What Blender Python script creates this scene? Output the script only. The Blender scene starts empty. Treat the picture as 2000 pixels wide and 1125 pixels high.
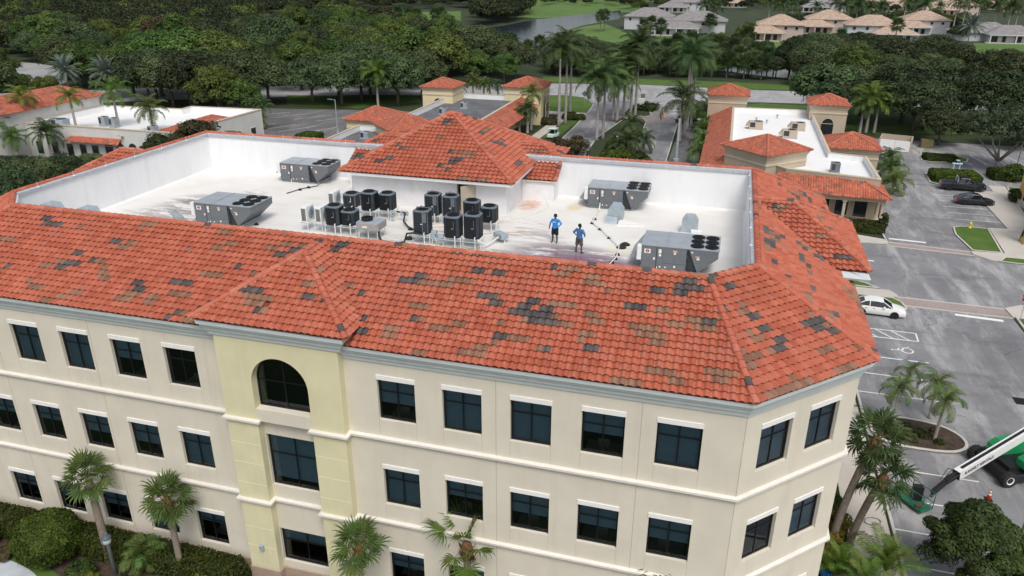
import bpy, bmesh, math, random
import numpy as np
from mathutils import Vector, Matrix
R = math.radians
scene = bpy.context.scene
COL = scene.collection
rng = random.Random(7)
# ------------------------------------------------------------------ camera
CAM = Vector((3.324, -26.097, 29.569))
YAW, PIT, ROL, FPX = -0.2746, -0.4047, 0.0032, 1476.05
fw = Vector((math.sin(YAW)*math.cos(PIT), math.cos(YAW)*math.cos(PIT), math.sin(PIT)))
rt0 = Vector((math.cos(YAW), -math.sin(YAW), 0)); up0 = rt0.cross(fw)
rt = rt0*math.cos(ROL) + up0*math.sin(ROL); up = up0*math.cos(ROL) - rt0*math.sin(ROL)
cd = bpy.data.cameras.new('camera'); cam = bpy.data.objects.new('camera', cd); COL.objects.link(cam)
cd.sensor_width = 36; cd.lens = FPX/2000*36; cd.clip_end = 5000; cd.clip_start = .5
cam.matrix_world = Matrix(((rt.x, up.x, -fw.x, CAM.x), (rt.y, up.y, -fw.y, CAM.y), (rt.z, up.z, -fw.z, CAM.z), (0, 0, 0, 1)))
scene.camera = cam
# ------------------------------------------------------------------ light: bright overcast
SUN_EL, SUN_AZ = 56, 152       # azimuth clockwise from +Y
w = bpy.data.worlds.new('World'); scene.world = w; w.use_nodes = True
nt = w.node_tree; nt.nodes.clear()
sky = nt.nodes.new('ShaderNodeTexSky'); sky.sky_type = 'NISHITA'; sky.sun_disc = False
sky.sun_elevation = R(SUN_EL); sky.sun_rotation = R(SUN_AZ); sky.air_density = 1.0; sky.dust_density = 4.0; sky.ozone_density = .7
hs = nt.nodes.new('ShaderNodeHueSaturation'); hs.inputs['Saturation'].default_value = .52
bg = nt.nodes.new('ShaderNodeBackground'); bg.inputs[1].default_value = .12
wo = nt.nodes.new('ShaderNodeOutputWorld')
nt.links.new(sky.outputs[0], hs.inputs['Color']); nt.links.new(hs.outputs[0], bg.inputs[0]); nt.links.new(bg.outputs[0], wo.inputs[0])
sl = bpy.data.lights.new('sun', 'SUN'); sl.energy = 1.1; sl.angle = R(20); sl.color = (1, .965, .91)
so = bpy.data.objects.new('sun', sl); COL.objects.link(so)
sd = Vector((math.sin(R(SUN_AZ))*math.cos(R(SUN_EL)), math.cos(R(SUN_AZ))*math.cos(R(SUN_EL)), math.sin(R(SUN_EL))))
so.rotation_euler = sd.to_track_quat('Z', 'Y').to_euler(); so.location = sd*200
vs = scene.view_settings; vs.view_transform = 'Standard'; vs.look = 'None'; vs.exposure = 0.40; vs.gamma = 1; vs.use_curve_mapping = False
scene.cycles.max_bounces = 6; scene.cycles.transparent_max_bounces = 12; scene.cycles.diffuse_bounces = 3
# ------------------------------------------------------------------ helpers
def at(px, py, z=0.0):
    """real-world point at height z seen at photograph pixel (px, py): used to survey the site"""
    d = fw + rt*((px-1000)/FPX) - up*((py-562.5)/FPX)
    return CAM + d*((z-CAM.z)/d.z)
def pix(p):
    d = Vector(p)-CAM; z = d.dot(fw)
    return 1000+FPX*d.dot(rt)/z, 562.5-FPX*d.dot(up)/z
def height_at(p, py):
    lo, hi = -5, 80
    for _ in range(40):
        m = (lo+hi)/2
        if pix((p[0], p[1], m))[1] > py: lo = m
        else: hi = m
    return m
def tag(o, label=None, cat=None, group=None, kind=None):
    if label: o['label'] = label
    if cat: o['category'] = cat
    if group: o['group'] = group
    if kind: o['kind'] = kind
    return o
def thing(name, loc, label, cat, group=None, rz=0):
    o = bpy.data.objects.new(name, None); COL.objects.link(o); o.empty_display_size = .2
    o.location = loc; o.rotation_euler = (0, 0, rz); o['off'] = [float(c) for c in loc]
    return tag(o, label, cat, group)
def off_of(p):
    while p.parent: p = p.parent
    return Vector(p['off']) if 'off' in p else Vector((0, 0, 0))
def link(name, mesh, parent=None, mats=None, smooth=False):
    if mats is not None:
        mesh.materials.clear()
        for m in (mats if isinstance(mats, (list, tuple)) else [mats]): mesh.materials.append(m)
    if smooth: mesh.shade_smooth()
    o = bpy.data.objects.new(name, mesh); COL.objects.link(o)
    if parent: o.parent = parent
    return o
def copy_tree(o, loc, rz=0, scale=1, label=None, group=None, parent=None):
    c = o.copy(); COL.objects.link(c); c.parent = parent
    if loc is not None: c.location = loc; c.rotation_euler = (0, 0, rz); c.scale = (scale,)*3 if not isinstance(scale, tuple) else scale
    if label: c['label'] = label
    if group: c['group'] = group
    for ch in o.children: copy_tree(ch, None, parent=c)
    return c
class MB:
    def __init__(s, T=None): s.v = []; s.f = []; s.m = []; s.T = T
    def pt(s, p):
        p = Vector(p)
        if s.T is not None: p = s.T @ p
        s.v.append(p); return len(s.v)-1
    def face(s, pts, mi=0):
        i = [s.pt(p) for p in pts]; s.f.append(i); s.m.append(mi)
    def box(s, x0, y0, z0, x1, y1, z1, mi=0):
        x0, x1 = min(x0, x1), max(x0, x1); y0, y1 = min(y0, y1), max(y0, y1); z0, z1 = min(z0, z1), max(z0, z1)
        b = len(s.v)
        for p in ((x0,y0,z0),(x1,y0,z0),(x1,y1,z0),(x0,y1,z0),(x0,y0,z1),(x1,y0,z1),(x1,y1,z1),(x0,y1,z1)): s.pt(p)
        for q in ((0,3,2,1),(4,5,6,7),(0,1,5,4),(1,2,6,5),(2,3,7,6),(3,0,4,7)):
            s.f.append([b+k for k in q]); s.m.append(mi)
    def cbox(s, c, sx, sy, sz, mi=0): s.box(c[0]-sx/2, c[1]-sy/2, c[2]-sz/2, c[0]+sx/2, c[1]+sy/2, c[2]+sz/2, mi)
    def bbox(s, x0, y0, z0, x1, y1, z1, b=.03, mi=0):      # box with chamfered vertical and top edges
        x0, x1 = min(x0, x1), max(x0, x1); y0, y1 = min(y0, y1), max(y0, y1)
        def ring(i, z): return [(x0+b+i,y0+i,z),(x1-b-i,y0+i,z),(x1-i,y0+b+i,z),(x1-i,y1-b-i,z),(x1-b-i,y1-i,z),(x0+b+i,y1-i,z),(x0+i,y1-b-i,z),(x0+i,y0+b+i,z)]
        s.loft([ring(0, z0), ring(0, z1-b), ring(b*.8, z1)], mi, True)
    def loft(s, rings, mi=0, cap=True, closed=True):
        idx = [[s.pt(p) for p in r] for r in rings]; n = len(idx[0])
        for a, b in zip(idx, idx[1:]):
            for k in range(n if closed else n-1):
                s.f.append([a[k], a[(k+1) % n], b[(k+1) % n], b[k]]); s.m.append(mi)
        if cap:
            s.f.append(idx[0][::-1]); s.m.append(mi); s.f.append(list(idx[-1])); s.m.append(mi)
    def prism(s, poly, z0, z1, mi=0): s.loft([[(x, y, z0) for x, y in poly], [(x, y, z1) for x, y in poly]], mi)
    def tube(s, p0, p1, r0, r1=None, n=8, mi=0, cap=True): s.path([p0, p1], [r0, r0 if r1 is None else r1], n, mi, cap)
    def path(s, pts, rad, n=8, mi=0, cap=True):
        pts = [Vector(p) for p in pts]
        if not isinstance(rad, (list, tuple)): rad = [rad]*len(pts)
        rings = []; prev = None
        for i, p in enumerate(pts):
            d = (pts[min(i+1, len(pts)-1)]-pts[max(i-1, 0)]).normalized()
            a = d.orthogonal().normalized() if prev is None else (prev-d*prev.dot(d)).normalized()
            prev = a; b = d.cross(a)
            rings.append([p+(a*math.cos(t)+b*math.sin(t))*rad[i] for t in [2*math.pi*k/n for k in range(n)]])
        s.loft(rings, mi, cap)
    def lathe(s, prof, c=(0, 0, 0), n=16, mi=0):
        s.loft([[(c[0]+r*math.cos(2*math.pi*k/n), c[1]+r*math.sin(2*math.pi*k/n), c[2]+z) for k in range(n)] for r, z in prof], mi)
    def band(s, path, prof, mi=0, closed=False):           # profile [(out, z)] swept along a plan path, mitred; outward = right of travel
        P = [Vector((p[0], p[1])) for p in path]; n = len(P); rings = []
        for i in range(n):
            ns = []
            for a, b in ((i-1, i), (i, i+1)):
                if closed: a %= n; b %= n
                if 0 <= a < n and 0 <= b < n:
                    d = (P[b]-P[a]).normalized(); ns.append(Vector((d.y, -d.x)))
            if len(ns) == 2: m = ns[0]+ns[1]; m = m/(1+ns[0].dot(ns[1]))
            else: m = ns[0]
            rings.append([(P[i].x+m.x*o, P[i].y+m.y*o, z) for o, z in prof])
        if closed: rings.append(rings[0])
        s.loft(rings, mi, not closed, True)
    def build(s, name, mats, parent=None, smooth=False, local=False, kind=None, label=None):
        me = bpy.data.meshes.new(name); V = s.v
        if parent and not local:
            o = off_of(parent); V = [p-o for p in V]
        me.from_pydata([tuple(p) for p in V], [], s.f)
        if isinstance(mats, (list, tuple)) and len(mats) > 1: me.polygons.foreach_set('material_index', s.m)
        me.validate(); me.update()
        o = link(name, me, parent, mats, smooth)
        if kind: o['kind'] = kind
        if label: o['label'] = label
        return o
def sharp(o, ang=40):
    o.data.shade_smooth(); o.data.set_sharp_from_angle(angle=R(ang)); return o
# ------------------------------------------------------------------ materials
def mat(name, col, rough=.7, var=.12, scale=3.0, bump=0, bscale=40, metal=0, col2=None, detail=6, spec=.4, dirt=None, dstretch=None):
    m = bpy.data.materials.new(name); m.use_nodes = True; N = m.node_tree.nodes; L = m.node_tree.links
    b = N['Principled BSDF']; b.inputs['Roughness'].default_value = rough; b.inputs['Metallic'].default_value = metal
    b.inputs['Specular IOR Level'].default_value = spec
    tc = N.new('ShaderNodeTexCoord'); nz = N.new('ShaderNodeTexNoise'); nz.inputs['Scale'].default_value = scale; nz.inputs['Detail'].default_value = detail
    L.new(tc.outputs['Object'], nz.inputs['Vector'])
    rp = N.new('ShaderNodeValToRGB'); rp.color_ramp.elements[0].position = .3; rp.color_ramp.elements[1].position = .7
    c2 = col2 if col2 else tuple(min(1, c*(1+var)) for c in col); c1 = col if col2 else tuple(c*(1-var) for c in col)
    rp.color_ramp.elements[0].color = (*c1, 1); rp.color_ramp.elements[1].color = (*c2, 1)
    L.new(nz.outputs['Fac'], rp.inputs[0]); out = rp.outputs[0]
    if dirt:
        dc, ds, dlo, dhi, amt = dirt
        n2 = N.new('ShaderNodeTexNoise'); n2.inputs['Scale'].default_value = ds; n2.inputs['Detail'].default_value = 8; n2.inputs['Roughness'].default_value = .65
        if dstretch: mp = N.new('ShaderNodeMapping'); mp.inputs['Scale'].default_value = dstretch; L.new(tc.outputs['Object'], mp.inputs[0]); L.new(mp.outputs[0], n2.inputs['Vector'])
        else: L.new(tc.outputs['Object'], n2.inputs['Vector'])
        mr = N.new('ShaderNodeMapRange'); mr.inputs[1].default_value = dlo; mr.inputs[2].default_value = dhi; mr.inputs[4].default_value = amt
        L.new(n2.outputs['Fac'], mr.inputs[0]); mx = N.new('ShaderNodeMix'); mx.data_type = 'RGBA'
        L.new(mr.outputs[0], mx.inputs['Factor']); L.new(out, mx.inputs['A']); mx.inputs['B'].default_value = (*dc, 1); out = mx.outputs['Result']
    L.new(out, b.inputs['Base Color'])
    if bump:
        n3 = N.new('ShaderNodeTexNoise'); n3.inputs['Scale'].default_value = bscale; n3.inputs['Detail'].default_value = 4
        L.new(tc.outputs['Object'], n3.inputs['Vector']); bp = N.new('ShaderNodeBump'); bp.inputs['Strength'].default_value = bump; bp.inputs['Distance'].default_value = .02
        L.new(n3.outputs['Fac'], bp.inputs['Height']); L.new(bp.outputs[0], b.inputs['Normal'])
    return m
def leafmat(name, c_dark, c_light, var=.25, trans=.26, nscale=.6):
    m = bpy.data.materials.new(name); m.use_nodes = True; N = m.node_tree.nodes; L = m.node_tree.links
    b = N['Principled BSDF']; b.inputs['Roughness'].default_value = .55; b.inputs['Specular IOR Level'].default_value = .25
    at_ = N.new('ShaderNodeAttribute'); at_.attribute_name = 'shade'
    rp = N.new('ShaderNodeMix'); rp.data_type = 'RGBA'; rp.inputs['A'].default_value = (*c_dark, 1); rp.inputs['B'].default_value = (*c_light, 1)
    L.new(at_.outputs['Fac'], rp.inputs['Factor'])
    oi = N.new('ShaderNodeObjectInfo'); hsv = N.new('ShaderNodeHueSaturation'); mr = N.new('ShaderNodeMapRange')
    mr.inputs[3].default_value = 1-var; mr.inputs[4].default_value = 1+var
    L.new(oi.outputs['Random'], mr.inputs[0]); L.new(mr.outputs[0], hsv.inputs['Value'])
    mh = N.new('ShaderNodeMapRange'); mh.inputs[3].default_value = .468; mh.inputs[4].default_value = .516
    ml = N.new('ShaderNodeMath'); ml.operation = 'FRACT'; mm = N.new('ShaderNodeMath'); mm.operation = 'MULTIPLY'; mm.inputs[1].default_value = 7.31
    L.new(oi.outputs['Random'], mm.inputs[0]); L.new(mm.outputs[0], ml.inputs[0]); L.new(ml.outputs[0], mh.inputs[0]); L.new(mh.outputs[0], hsv.inputs['Hue'])
    L.new(rp.outputs['Result'], hsv.inputs['Color']); L.new(hsv.outputs[0], b.inputs['Base Color'])
    if trans:
        tr = N.new('ShaderNodeBsdfTranslucent'); L.new(hsv.outputs[0], tr.inputs['Color']); mx = N.new('ShaderNodeMixShader'); mx.inputs[0].default_value = trans
        L.new(b.outputs[0], mx.inputs[1]); L.new(tr.outputs[0], mx.inputs[2]); L.new(mx.outputs[0], N['Material Output'].inputs[0])
    return m
M = {}
M['cream'] = mat('cream_stucco', (.65,.605,.505), .9, .05, .7, .15, 60, dirt=((.44,.35,.25), .9, .54, .88, .4), dstretch=(1.6, 1.6, .16))
M['yellow'] = mat('yellow_stucco', (.665,.625,.41), .9, .05, .8, .12, 60, dirt=((.46,.42,.27), .8, .52, .85, .4), dstretch=(1.4, 1.4, .2))
M['yellow_line'] = mat('yellow_joint', (.80,.74,.52), .9, .03)
M['joint'] = mat('control_joint', (.42,.37,.29), .9, .05)
M['plinth'] = mat('brown_plinth', (.40,.30,.23), .9, .08, 2, .1, 60)
M['trim'] = mat('white_trim', (.68,.655,.60), .7, .04, 2, dirt=((.50,.38,.26), .5, .58, .85, .45))
M['cornice'] = mat('cornice_paint', (.60,.65,.65), .6, .04, 2)
M['lintel'] = mat('lintel_paint', (.80,.79,.76), .7, .03, 2)
M['frame'] = mat('dark_window_frame', (.008,.009,.011), .4, .1)
M['blind'] = mat('roller_shade', (.20,.29,.34), .8, .06, 3)
M['dark'] = mat('dark_interior', (.012,.011,.010), .9, .2)
M['parapet'] = mat('white_parapet', (.78,.79,.80), .7, .02, .8, dirt=((.55,.57,.58), .9, .5, .9, .5), dstretch=(1.5, 1.5, .25))
M['coping'] = mat('grey_flashing', (.40,.42,.45), .5, .12, 3)
M['white_metal'] = mat('white_metal', (.80,.80,.79), .45, .04, 3)
M['grey_wall'] = mat('penthouse_render', (.76,.76,.77), .8, .04, 1.5, dirt=((.42,.42,.42), 1.1, .5, .85, .4))
M['door'] = mat('beige_door', (.42,.37,.29), .6, .06, 3)
M['mortar'] = mat('ridge_mortar', (.52,.27,.16), .95, .2, 6, .4, 30)
M['underlay'] = mat('roof_underlay', (.20,.05,.03), .95, .2, 3)
M['rtu'] = mat('unit_grey_panel', (.135,.148,.162), .45, .07, 3, dirt=((.26,.26,.25), 1.5, .56, .9, .35))
M['rtu_top'] = mat('unit_grey_top', (.29,.325,.36), .45, .09, 2, dirt=((.42,.40,.36), 2.2, .52, .85, .5))
M['rtu_dark'] = mat('unit_dark_coil', (.035,.038,.043), .6, .2, 8)
M['black'] = mat('black_plastic', (.012,.012,.013), .5, .1)
M['rubber'] = mat('tyre_rubber', (.022,.022,.023), .85, .15, 9)
M['navy'] = mat('condenser_paint', (.026,.036,.046), .5, .1, 4)
M['fin'] = mat('condenser_fin', (.009,.012,.016), .5, .15, 5)
M['cap_grey'] = mat('condenser_cap', (.12,.15,.175), .5, .08, 4)
M['galv'] = mat('galvanised_steel', (.36,.42,.46), .45, .12, 4, metal=.15)
M['pvc'] = mat('white_pipe', (.74,.74,.72), .5, .04)
M['lightbox'] = mat('off_white_casing', (.70,.71,.70), .5, .05)
M['sticker_w'] = mat('white_sticker', (.75,.73,.68), .5, .04)
M['sticker_o'] = mat('orange_sticker', (.62,.36,.22), .5, .06)
M['red'] = mat('red_mark', (.30,.02,.035), .5, .1)
M['rust'] = mat('rusty_fan', (.16,.07,.025), .8, .4, 12)
M['concrete'] = mat('pale_concrete', (.50,.47,.42), .9, .1, .5, .1, 30, dirt=((.28,.25,.22), .25, .5, .8, .5))
M['kerb'] = mat('kerb_concrete', (.52,.50,.46), .9, .1, .8, .1, 30, dirt=((.22,.20,.18), 1.2, .55, .85, .5))
M['paint'] = mat('road_paint', (.74,.74,.73), .8, .06, 6, dirt=((.3,.29,.28), 4, .56, .8, .5))
M['paint_blue'] = mat('blue_paint', (.25,.36,.62), .8, .1, 6)
M['paint_orange'] = mat('orange_paint', (.66,.33,.10), .8, .1, 6)
M['mulch'] = mat('mulch_bed', (.060,.042,.030), .95, .4, 3, .7, 14)
M['soil'] = mat('red_soil', (.07,.035,.03), .95, .3, .3, .3, 4)
M['bark'] = mat('grey_bark', (.12,.10,.085), .95, .3, 4, .6, 12)
M['palm_trunk'] = mat('palm_trunk', (.22,.18,.145), .95, .2, 6, .6, 14)
M['royal_trunk'] = mat('royal_palm_trunk', (.34,.32,.30), .9, .12, 2, .2, 10)
M['boot'] = mat('palm_boots', (.17,.085,.04), .95, .35, 10, .8, 20)
M['crownshaft'] = mat('green_crownshaft', (.16,.26,.05), .5, .15, 4)
def asphalt(name, c, c2, light, cracks=True):
    """worn asphalt: mottled tone, pale scuffed streaks along the lanes, dark oil spots, fine cracks"""
    m = bpy.data.materials.new(name); m.use_nodes = True; N = m.node_tree.nodes; L = m.node_tree.links; b = N['Principled BSDF']; b.inputs['Roughness'].default_value = .88; b.inputs['Specular IOR Level'].default_value = .3
    g = N.new('ShaderNodeNewGeometry')
    def noise(scale, det, rough, st=None, rot=0):
        n = N.new('ShaderNodeTexNoise'); n.inputs['Scale'].default_value = scale; n.inputs['Detail'].default_value = det; n.inputs['Roughness'].default_value = rough; n.inputs['Distortion'].default_value = .4
        src = g.outputs['Position']
        if st: mp = N.new('ShaderNodeMapping'); mp.inputs['Scale'].default_value = st; mp.inputs['Rotation'].default_value = (0, 0, rot); L.new(src, mp.inputs[0]); src = mp.outputs[0]
        L.new(src, n.inputs['Vector']); return n.outputs['Fac']
    def rng_(v, lo, hi, a, c_):
        n = N.new('ShaderNodeMapRange'); n.interpolation_type = 'SMOOTHSTEP'
        for i, q in enumerate((lo, hi, a, c_)): n.inputs[i+1].default_value = q
        L.new(v, n.inputs[0]); return n.outputs[0]
    rp = N.new('ShaderNodeValToRGB'); rp.color_ramp.elements[0].position = .32; rp.color_ramp.elements[1].position = .68; rp.color_ramp.elements[0].color = (*c, 1); rp.color_ramp.elements[1].color = (*c2, 1); L.new(noise(.16, 10, .6), rp.inputs[0]); col = rp.outputs[0]
    def layer(mask, cc):
        nonlocal col
        mx = N.new('ShaderNodeMix'); mx.data_type = 'RGBA'; L.new(mask, mx.inputs['Factor']); L.new(col, mx.inputs['A']); mx.inputs['B'].default_value = (*cc, 1); col = mx.outputs['Result']
    layer(rng_(noise(.45, 12, .72, (1.0, .22, 1), .12), .46, .66, 0, .85), light); layer(rng_(noise(.30, 9, .7, (.25, 1.0, 1), .3), .52, .68, 0, .65), tuple(q*.62 for q in c))
    layer(rng_(noise(.9, 6, .6), .62, .74, 0, .6), tuple(q*.45 for q in c)); layer(rng_(noise(.10, 6, .65, (1, .6, 1), .5), .53, .62, 0, .55), tuple(q*.66 for q in c)); layer(rng_(noise(14, 6, .7), .35, .7, 0, .22), light)
    if cracks:
        v = N.new('ShaderNodeTexVoronoi'); v.feature = 'DISTANCE_TO_EDGE'; v.inputs['Scale'].default_value = .17; mpn = N.new('ShaderNodeVectorMath'); mpn.operation = 'ADD'; nz = N.new('ShaderNodeTexNoise'); nz.inputs['Scale'].default_value = .7; nz.inputs['Detail'].default_value = 6
        L.new(g.outputs['Position'], nz.inputs['Vector']); sc = N.new('ShaderNodeVectorMath'); sc.operation = 'SCALE'; sc.inputs['Scale'].default_value = 3.0; L.new(nz.outputs['Color'], sc.inputs[0]); L.new(g.outputs['Position'], mpn.inputs[0]); L.new(sc.outputs[0], mpn.inputs[1]); L.new(mpn.outputs[0], v.inputs['Vector'])
        mk = N.new('ShaderNodeMath'); mk.operation = 'MULTIPLY'; L.new(rng_(v.outputs['Distance'], .0, .012, .6, 0), mk.inputs[0]); L.new(rng_(noise(.07, 4, .6), .5, .62, 0, 1), mk.inputs[1]); layer(mk.outputs[0], tuple(q*.4 for q in c))
    L.new(col, b.inputs['Base Color'])
    bp = N.new('ShaderNodeBump'); bp.inputs['Strength'].default_value = .3; bp.inputs['Distance'].default_value = .02; L.new(noise(60, 3, .6), bp.inputs['Height']); L.new(bp.outputs[0], b.inputs['Normal'])
    return m
M['asphalt'] = asphalt('asphalt_worn', (.150,.152,.162), (.232,.234,.243), (.40,.395,.39))
M['asphalt_dark'] = asphalt('asphalt_dark', (.10,.10,.105), (.14,.138,.135), (.20,.195,.19))
M['road'] = asphalt('road_grey', (.27,.27,.275), (.33,.33,.33), (.39,.39,.385), False)
M['brick_pave'] = mat('brick_pavers', (.31,.25,.235), .9, .2, 7, .3, 14, dirt=((.42,.39,.36), .6, .45, .8, .5))
def grass(name, a, b, s=.5): return mat(name, a, .95, 0, s, .6, 25, col2=b, detail=10)
M['lawn'] = grass('lawn', (.050,.105,.014), (.085,.145,.022), .35)
M['rough'] = grass('ground_cover', (.020,.034,.012), (.042,.058,.022), .12)
M['golf'] = grass('golf_grass', (.070,.135,.026), (.105,.175,.036), .05)
# ------------------------------------------------------------------ special materials
def tile_material():
    m = bpy.data.materials.new('clay_tile'); m.use_nodes = True; N = m.node_tree.nodes; L = m.node_tree.links
    b = N['Principled BSDF']; b.inputs['Roughness'].default_value = .72; b.inputs['Specular IOR Level'].default_value = .3
    a = N.new('ShaderNodeAttribute'); a.attribute_name = 'tint'
    g = N.new('ShaderNodeNewGeometry'); n1 = N.new('ShaderNodeTexNoise'); n1.inputs['Scale'].default_value = 1.1; n1.inputs['Detail'].default_value = 8
    L.new(g.outputs['Position'], n1.inputs['Vector'])
    n2 = N.new('ShaderNodeTexNoise'); n2.inputs['Scale'].default_value = 14; n2.inputs['Detail'].default_value = 5; L.new(g.outputs['Position'], n2.inputs['Vector'])
    mr = N.new('ShaderNodeMapRange'); mr.inputs[1].default_value = .3; mr.inputs[2].default_value = .7; mr.inputs[3].default_value = .88; mr.inputs[4].default_value = 1.09
    L.new(n1.outputs['Fac'], mr.inputs[0])
    mr2 = N.new('ShaderNodeMapRange'); mr2.inputs[1].default_value = .3; mr2.inputs[2].default_value = .7; mr2.inputs[3].default_value = .86; mr2.inputs[4].default_value = 1.1
    L.new(n2.outputs['Fac'], mr2.inputs[0]); mu = N.new('ShaderNodeMath'); mu.operation = 'MULTIPLY'; L.new(mr.outputs[0], mu.inputs[0]); L.new(mr2.outputs[0], mu.inputs[1])
    hs = N.new('ShaderNodeHueSaturation'); L.new(a.outputs['Color'], hs.inputs['Color']); L.new(mu.outputs[0], hs.inputs['Value'])
    n4 = N.new('ShaderNodeTexNoise'); n4.inputs['Scale'].default_value = 2.3; n4.inputs['Detail'].default_value = 9; n4.inputs['Roughness'].default_value = .7; L.new(g.outputs['Position'], n4.inputs['Vector'])
    m4 = N.new('ShaderNodeMapRange'); m4.inputs[1].default_value = .6; m4.inputs[2].default_value = .82; m4.inputs[4].default_value = .3; L.new(n4.outputs['Fac'], m4.inputs[0])
    mx = N.new('ShaderNodeMix'); mx.data_type = 'RGBA'; L.new(m4.outputs[0], mx.inputs['Factor']); L.new(hs.outputs[0], mx.inputs['A']); mx.inputs['B'].default_value = (.30,.15,.10,1)
    L.new(mx.outputs['Result'], b.inputs['Base Color'])
    bp = N.new('ShaderNodeBump'); bp.inputs['Strength'].default_value = .25; bp.inputs['Distance'].default_value = .01; L.new(n2.outputs['Fac'], bp.inputs['Height']); L.new(bp.outputs[0], b.inputs['Normal'])
    return m
M['tile'] = tile_material()
def far_tile_material(name, c1, c2, c3, w=.30, row=.36):
    """barrel tiles too far away to tell apart: columns follow UV u, courses UV v (metres)"""
    m = bpy.data.materials.new(name); m.use_nodes = True; N = m.node_tree.nodes; L = m.node_tree.links
    b = N['Principled BSDF']; b.inputs['Roughness'].default_value = .8
    uv = N.new('ShaderNodeUVMap'); uv.uv_map = 'UVMap'; sp = N.new('ShaderNodeSeparateXYZ'); L.new(uv.outputs[0], sp.inputs[0])
    def math_(op, a, v):
        n = N.new('ShaderNodeMath'); n.operation = op
        L.new(a, n.inputs[0])
        if isinstance(v, (int, float)): n.inputs[1].default_value = v
        elif v is not None: L.new(v, n.inputs[1])
        return n.outputs[0]
    cu = math_('DIVIDE', sp.outputs[0], w); cv = math_('DIVIDE', sp.outputs[1], row)
    fu = math_('FLOOR', cu, None); fv = math_('FLOOR', cv, None)
    cb = N.new('ShaderNodeCombineXYZ'); L.new(fu, cb.inputs[0]); L.new(fv, cb.inputs[1])
    wn = N.new('ShaderNodeTexWhiteNoise'); wn.noise_dimensions = '2D'; L.new(cb.outputs[0], wn.inputs['Vector'])
    rp = N.new('ShaderNodeValToRGB'); rp.color_ramp.interpolation = 'CONSTANT'
    e = rp.color_ramp.elements; e[0].color = (*c1, 1); e[1].color = (*c2, 1); e[1].position = .62; k = e.new(.88); k.color = (*c3, 1)
    L.new(wn.outputs['Value'], rp.inputs[0])
    nz = N.new('ShaderNodeTexNoise'); nz.inputs['Scale'].default_value = .8; nz.inputs['Detail'].default_value = 6; L.new(uv.outputs[0], nz.inputs['Vector'])
    mr = N.new('ShaderNodeMapRange'); mr.inputs[1].default_value = .3; mr.inputs[2].default_value = .7; mr.inputs[3].default_value = .8; mr.inputs[4].default_value = 1.15; L.new(nz.outputs['Fac'], mr.inputs[0])
    hs = N.new('ShaderNodeHueSaturation'); L.new(rp.outputs[0], hs.inputs['Color']); L.new(mr.outputs[0], hs.inputs['Value']); L.new(hs.outputs[0], b.inputs['Base Color'])
    su = math_('ABSOLUTE', math_('SINE', math_('MULTIPLY', cu, math.pi), None), None)
    h = math_('SUBTRACT', su, math_('MULTIPLY', math_('FRACT', cv, None), .35))
    bp = N.new('ShaderNodeBump'); bp.inputs['Strength'].default_value = .9; bp.inputs['Distance'].default_value = .09; L.new(h, bp.inputs['Height']); L.new(bp.outputs[0], b.inputs['Normal'])
    return m
M['tile_far'] = far_tile_material('clay_tile_far', (.42,.105,.055), (.48,.15,.08), (.22,.10,.07))
M['tile_tan'] = far_tile_material('tan_tile_far', (.44,.325,.245), (.48,.36,.275), (.40,.295,.22))
M['tile_slate'] = far_tile_material('grey_tile_far', (.25,.235,.235), (.29,.27,.27), (.22,.21,.21))
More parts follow.
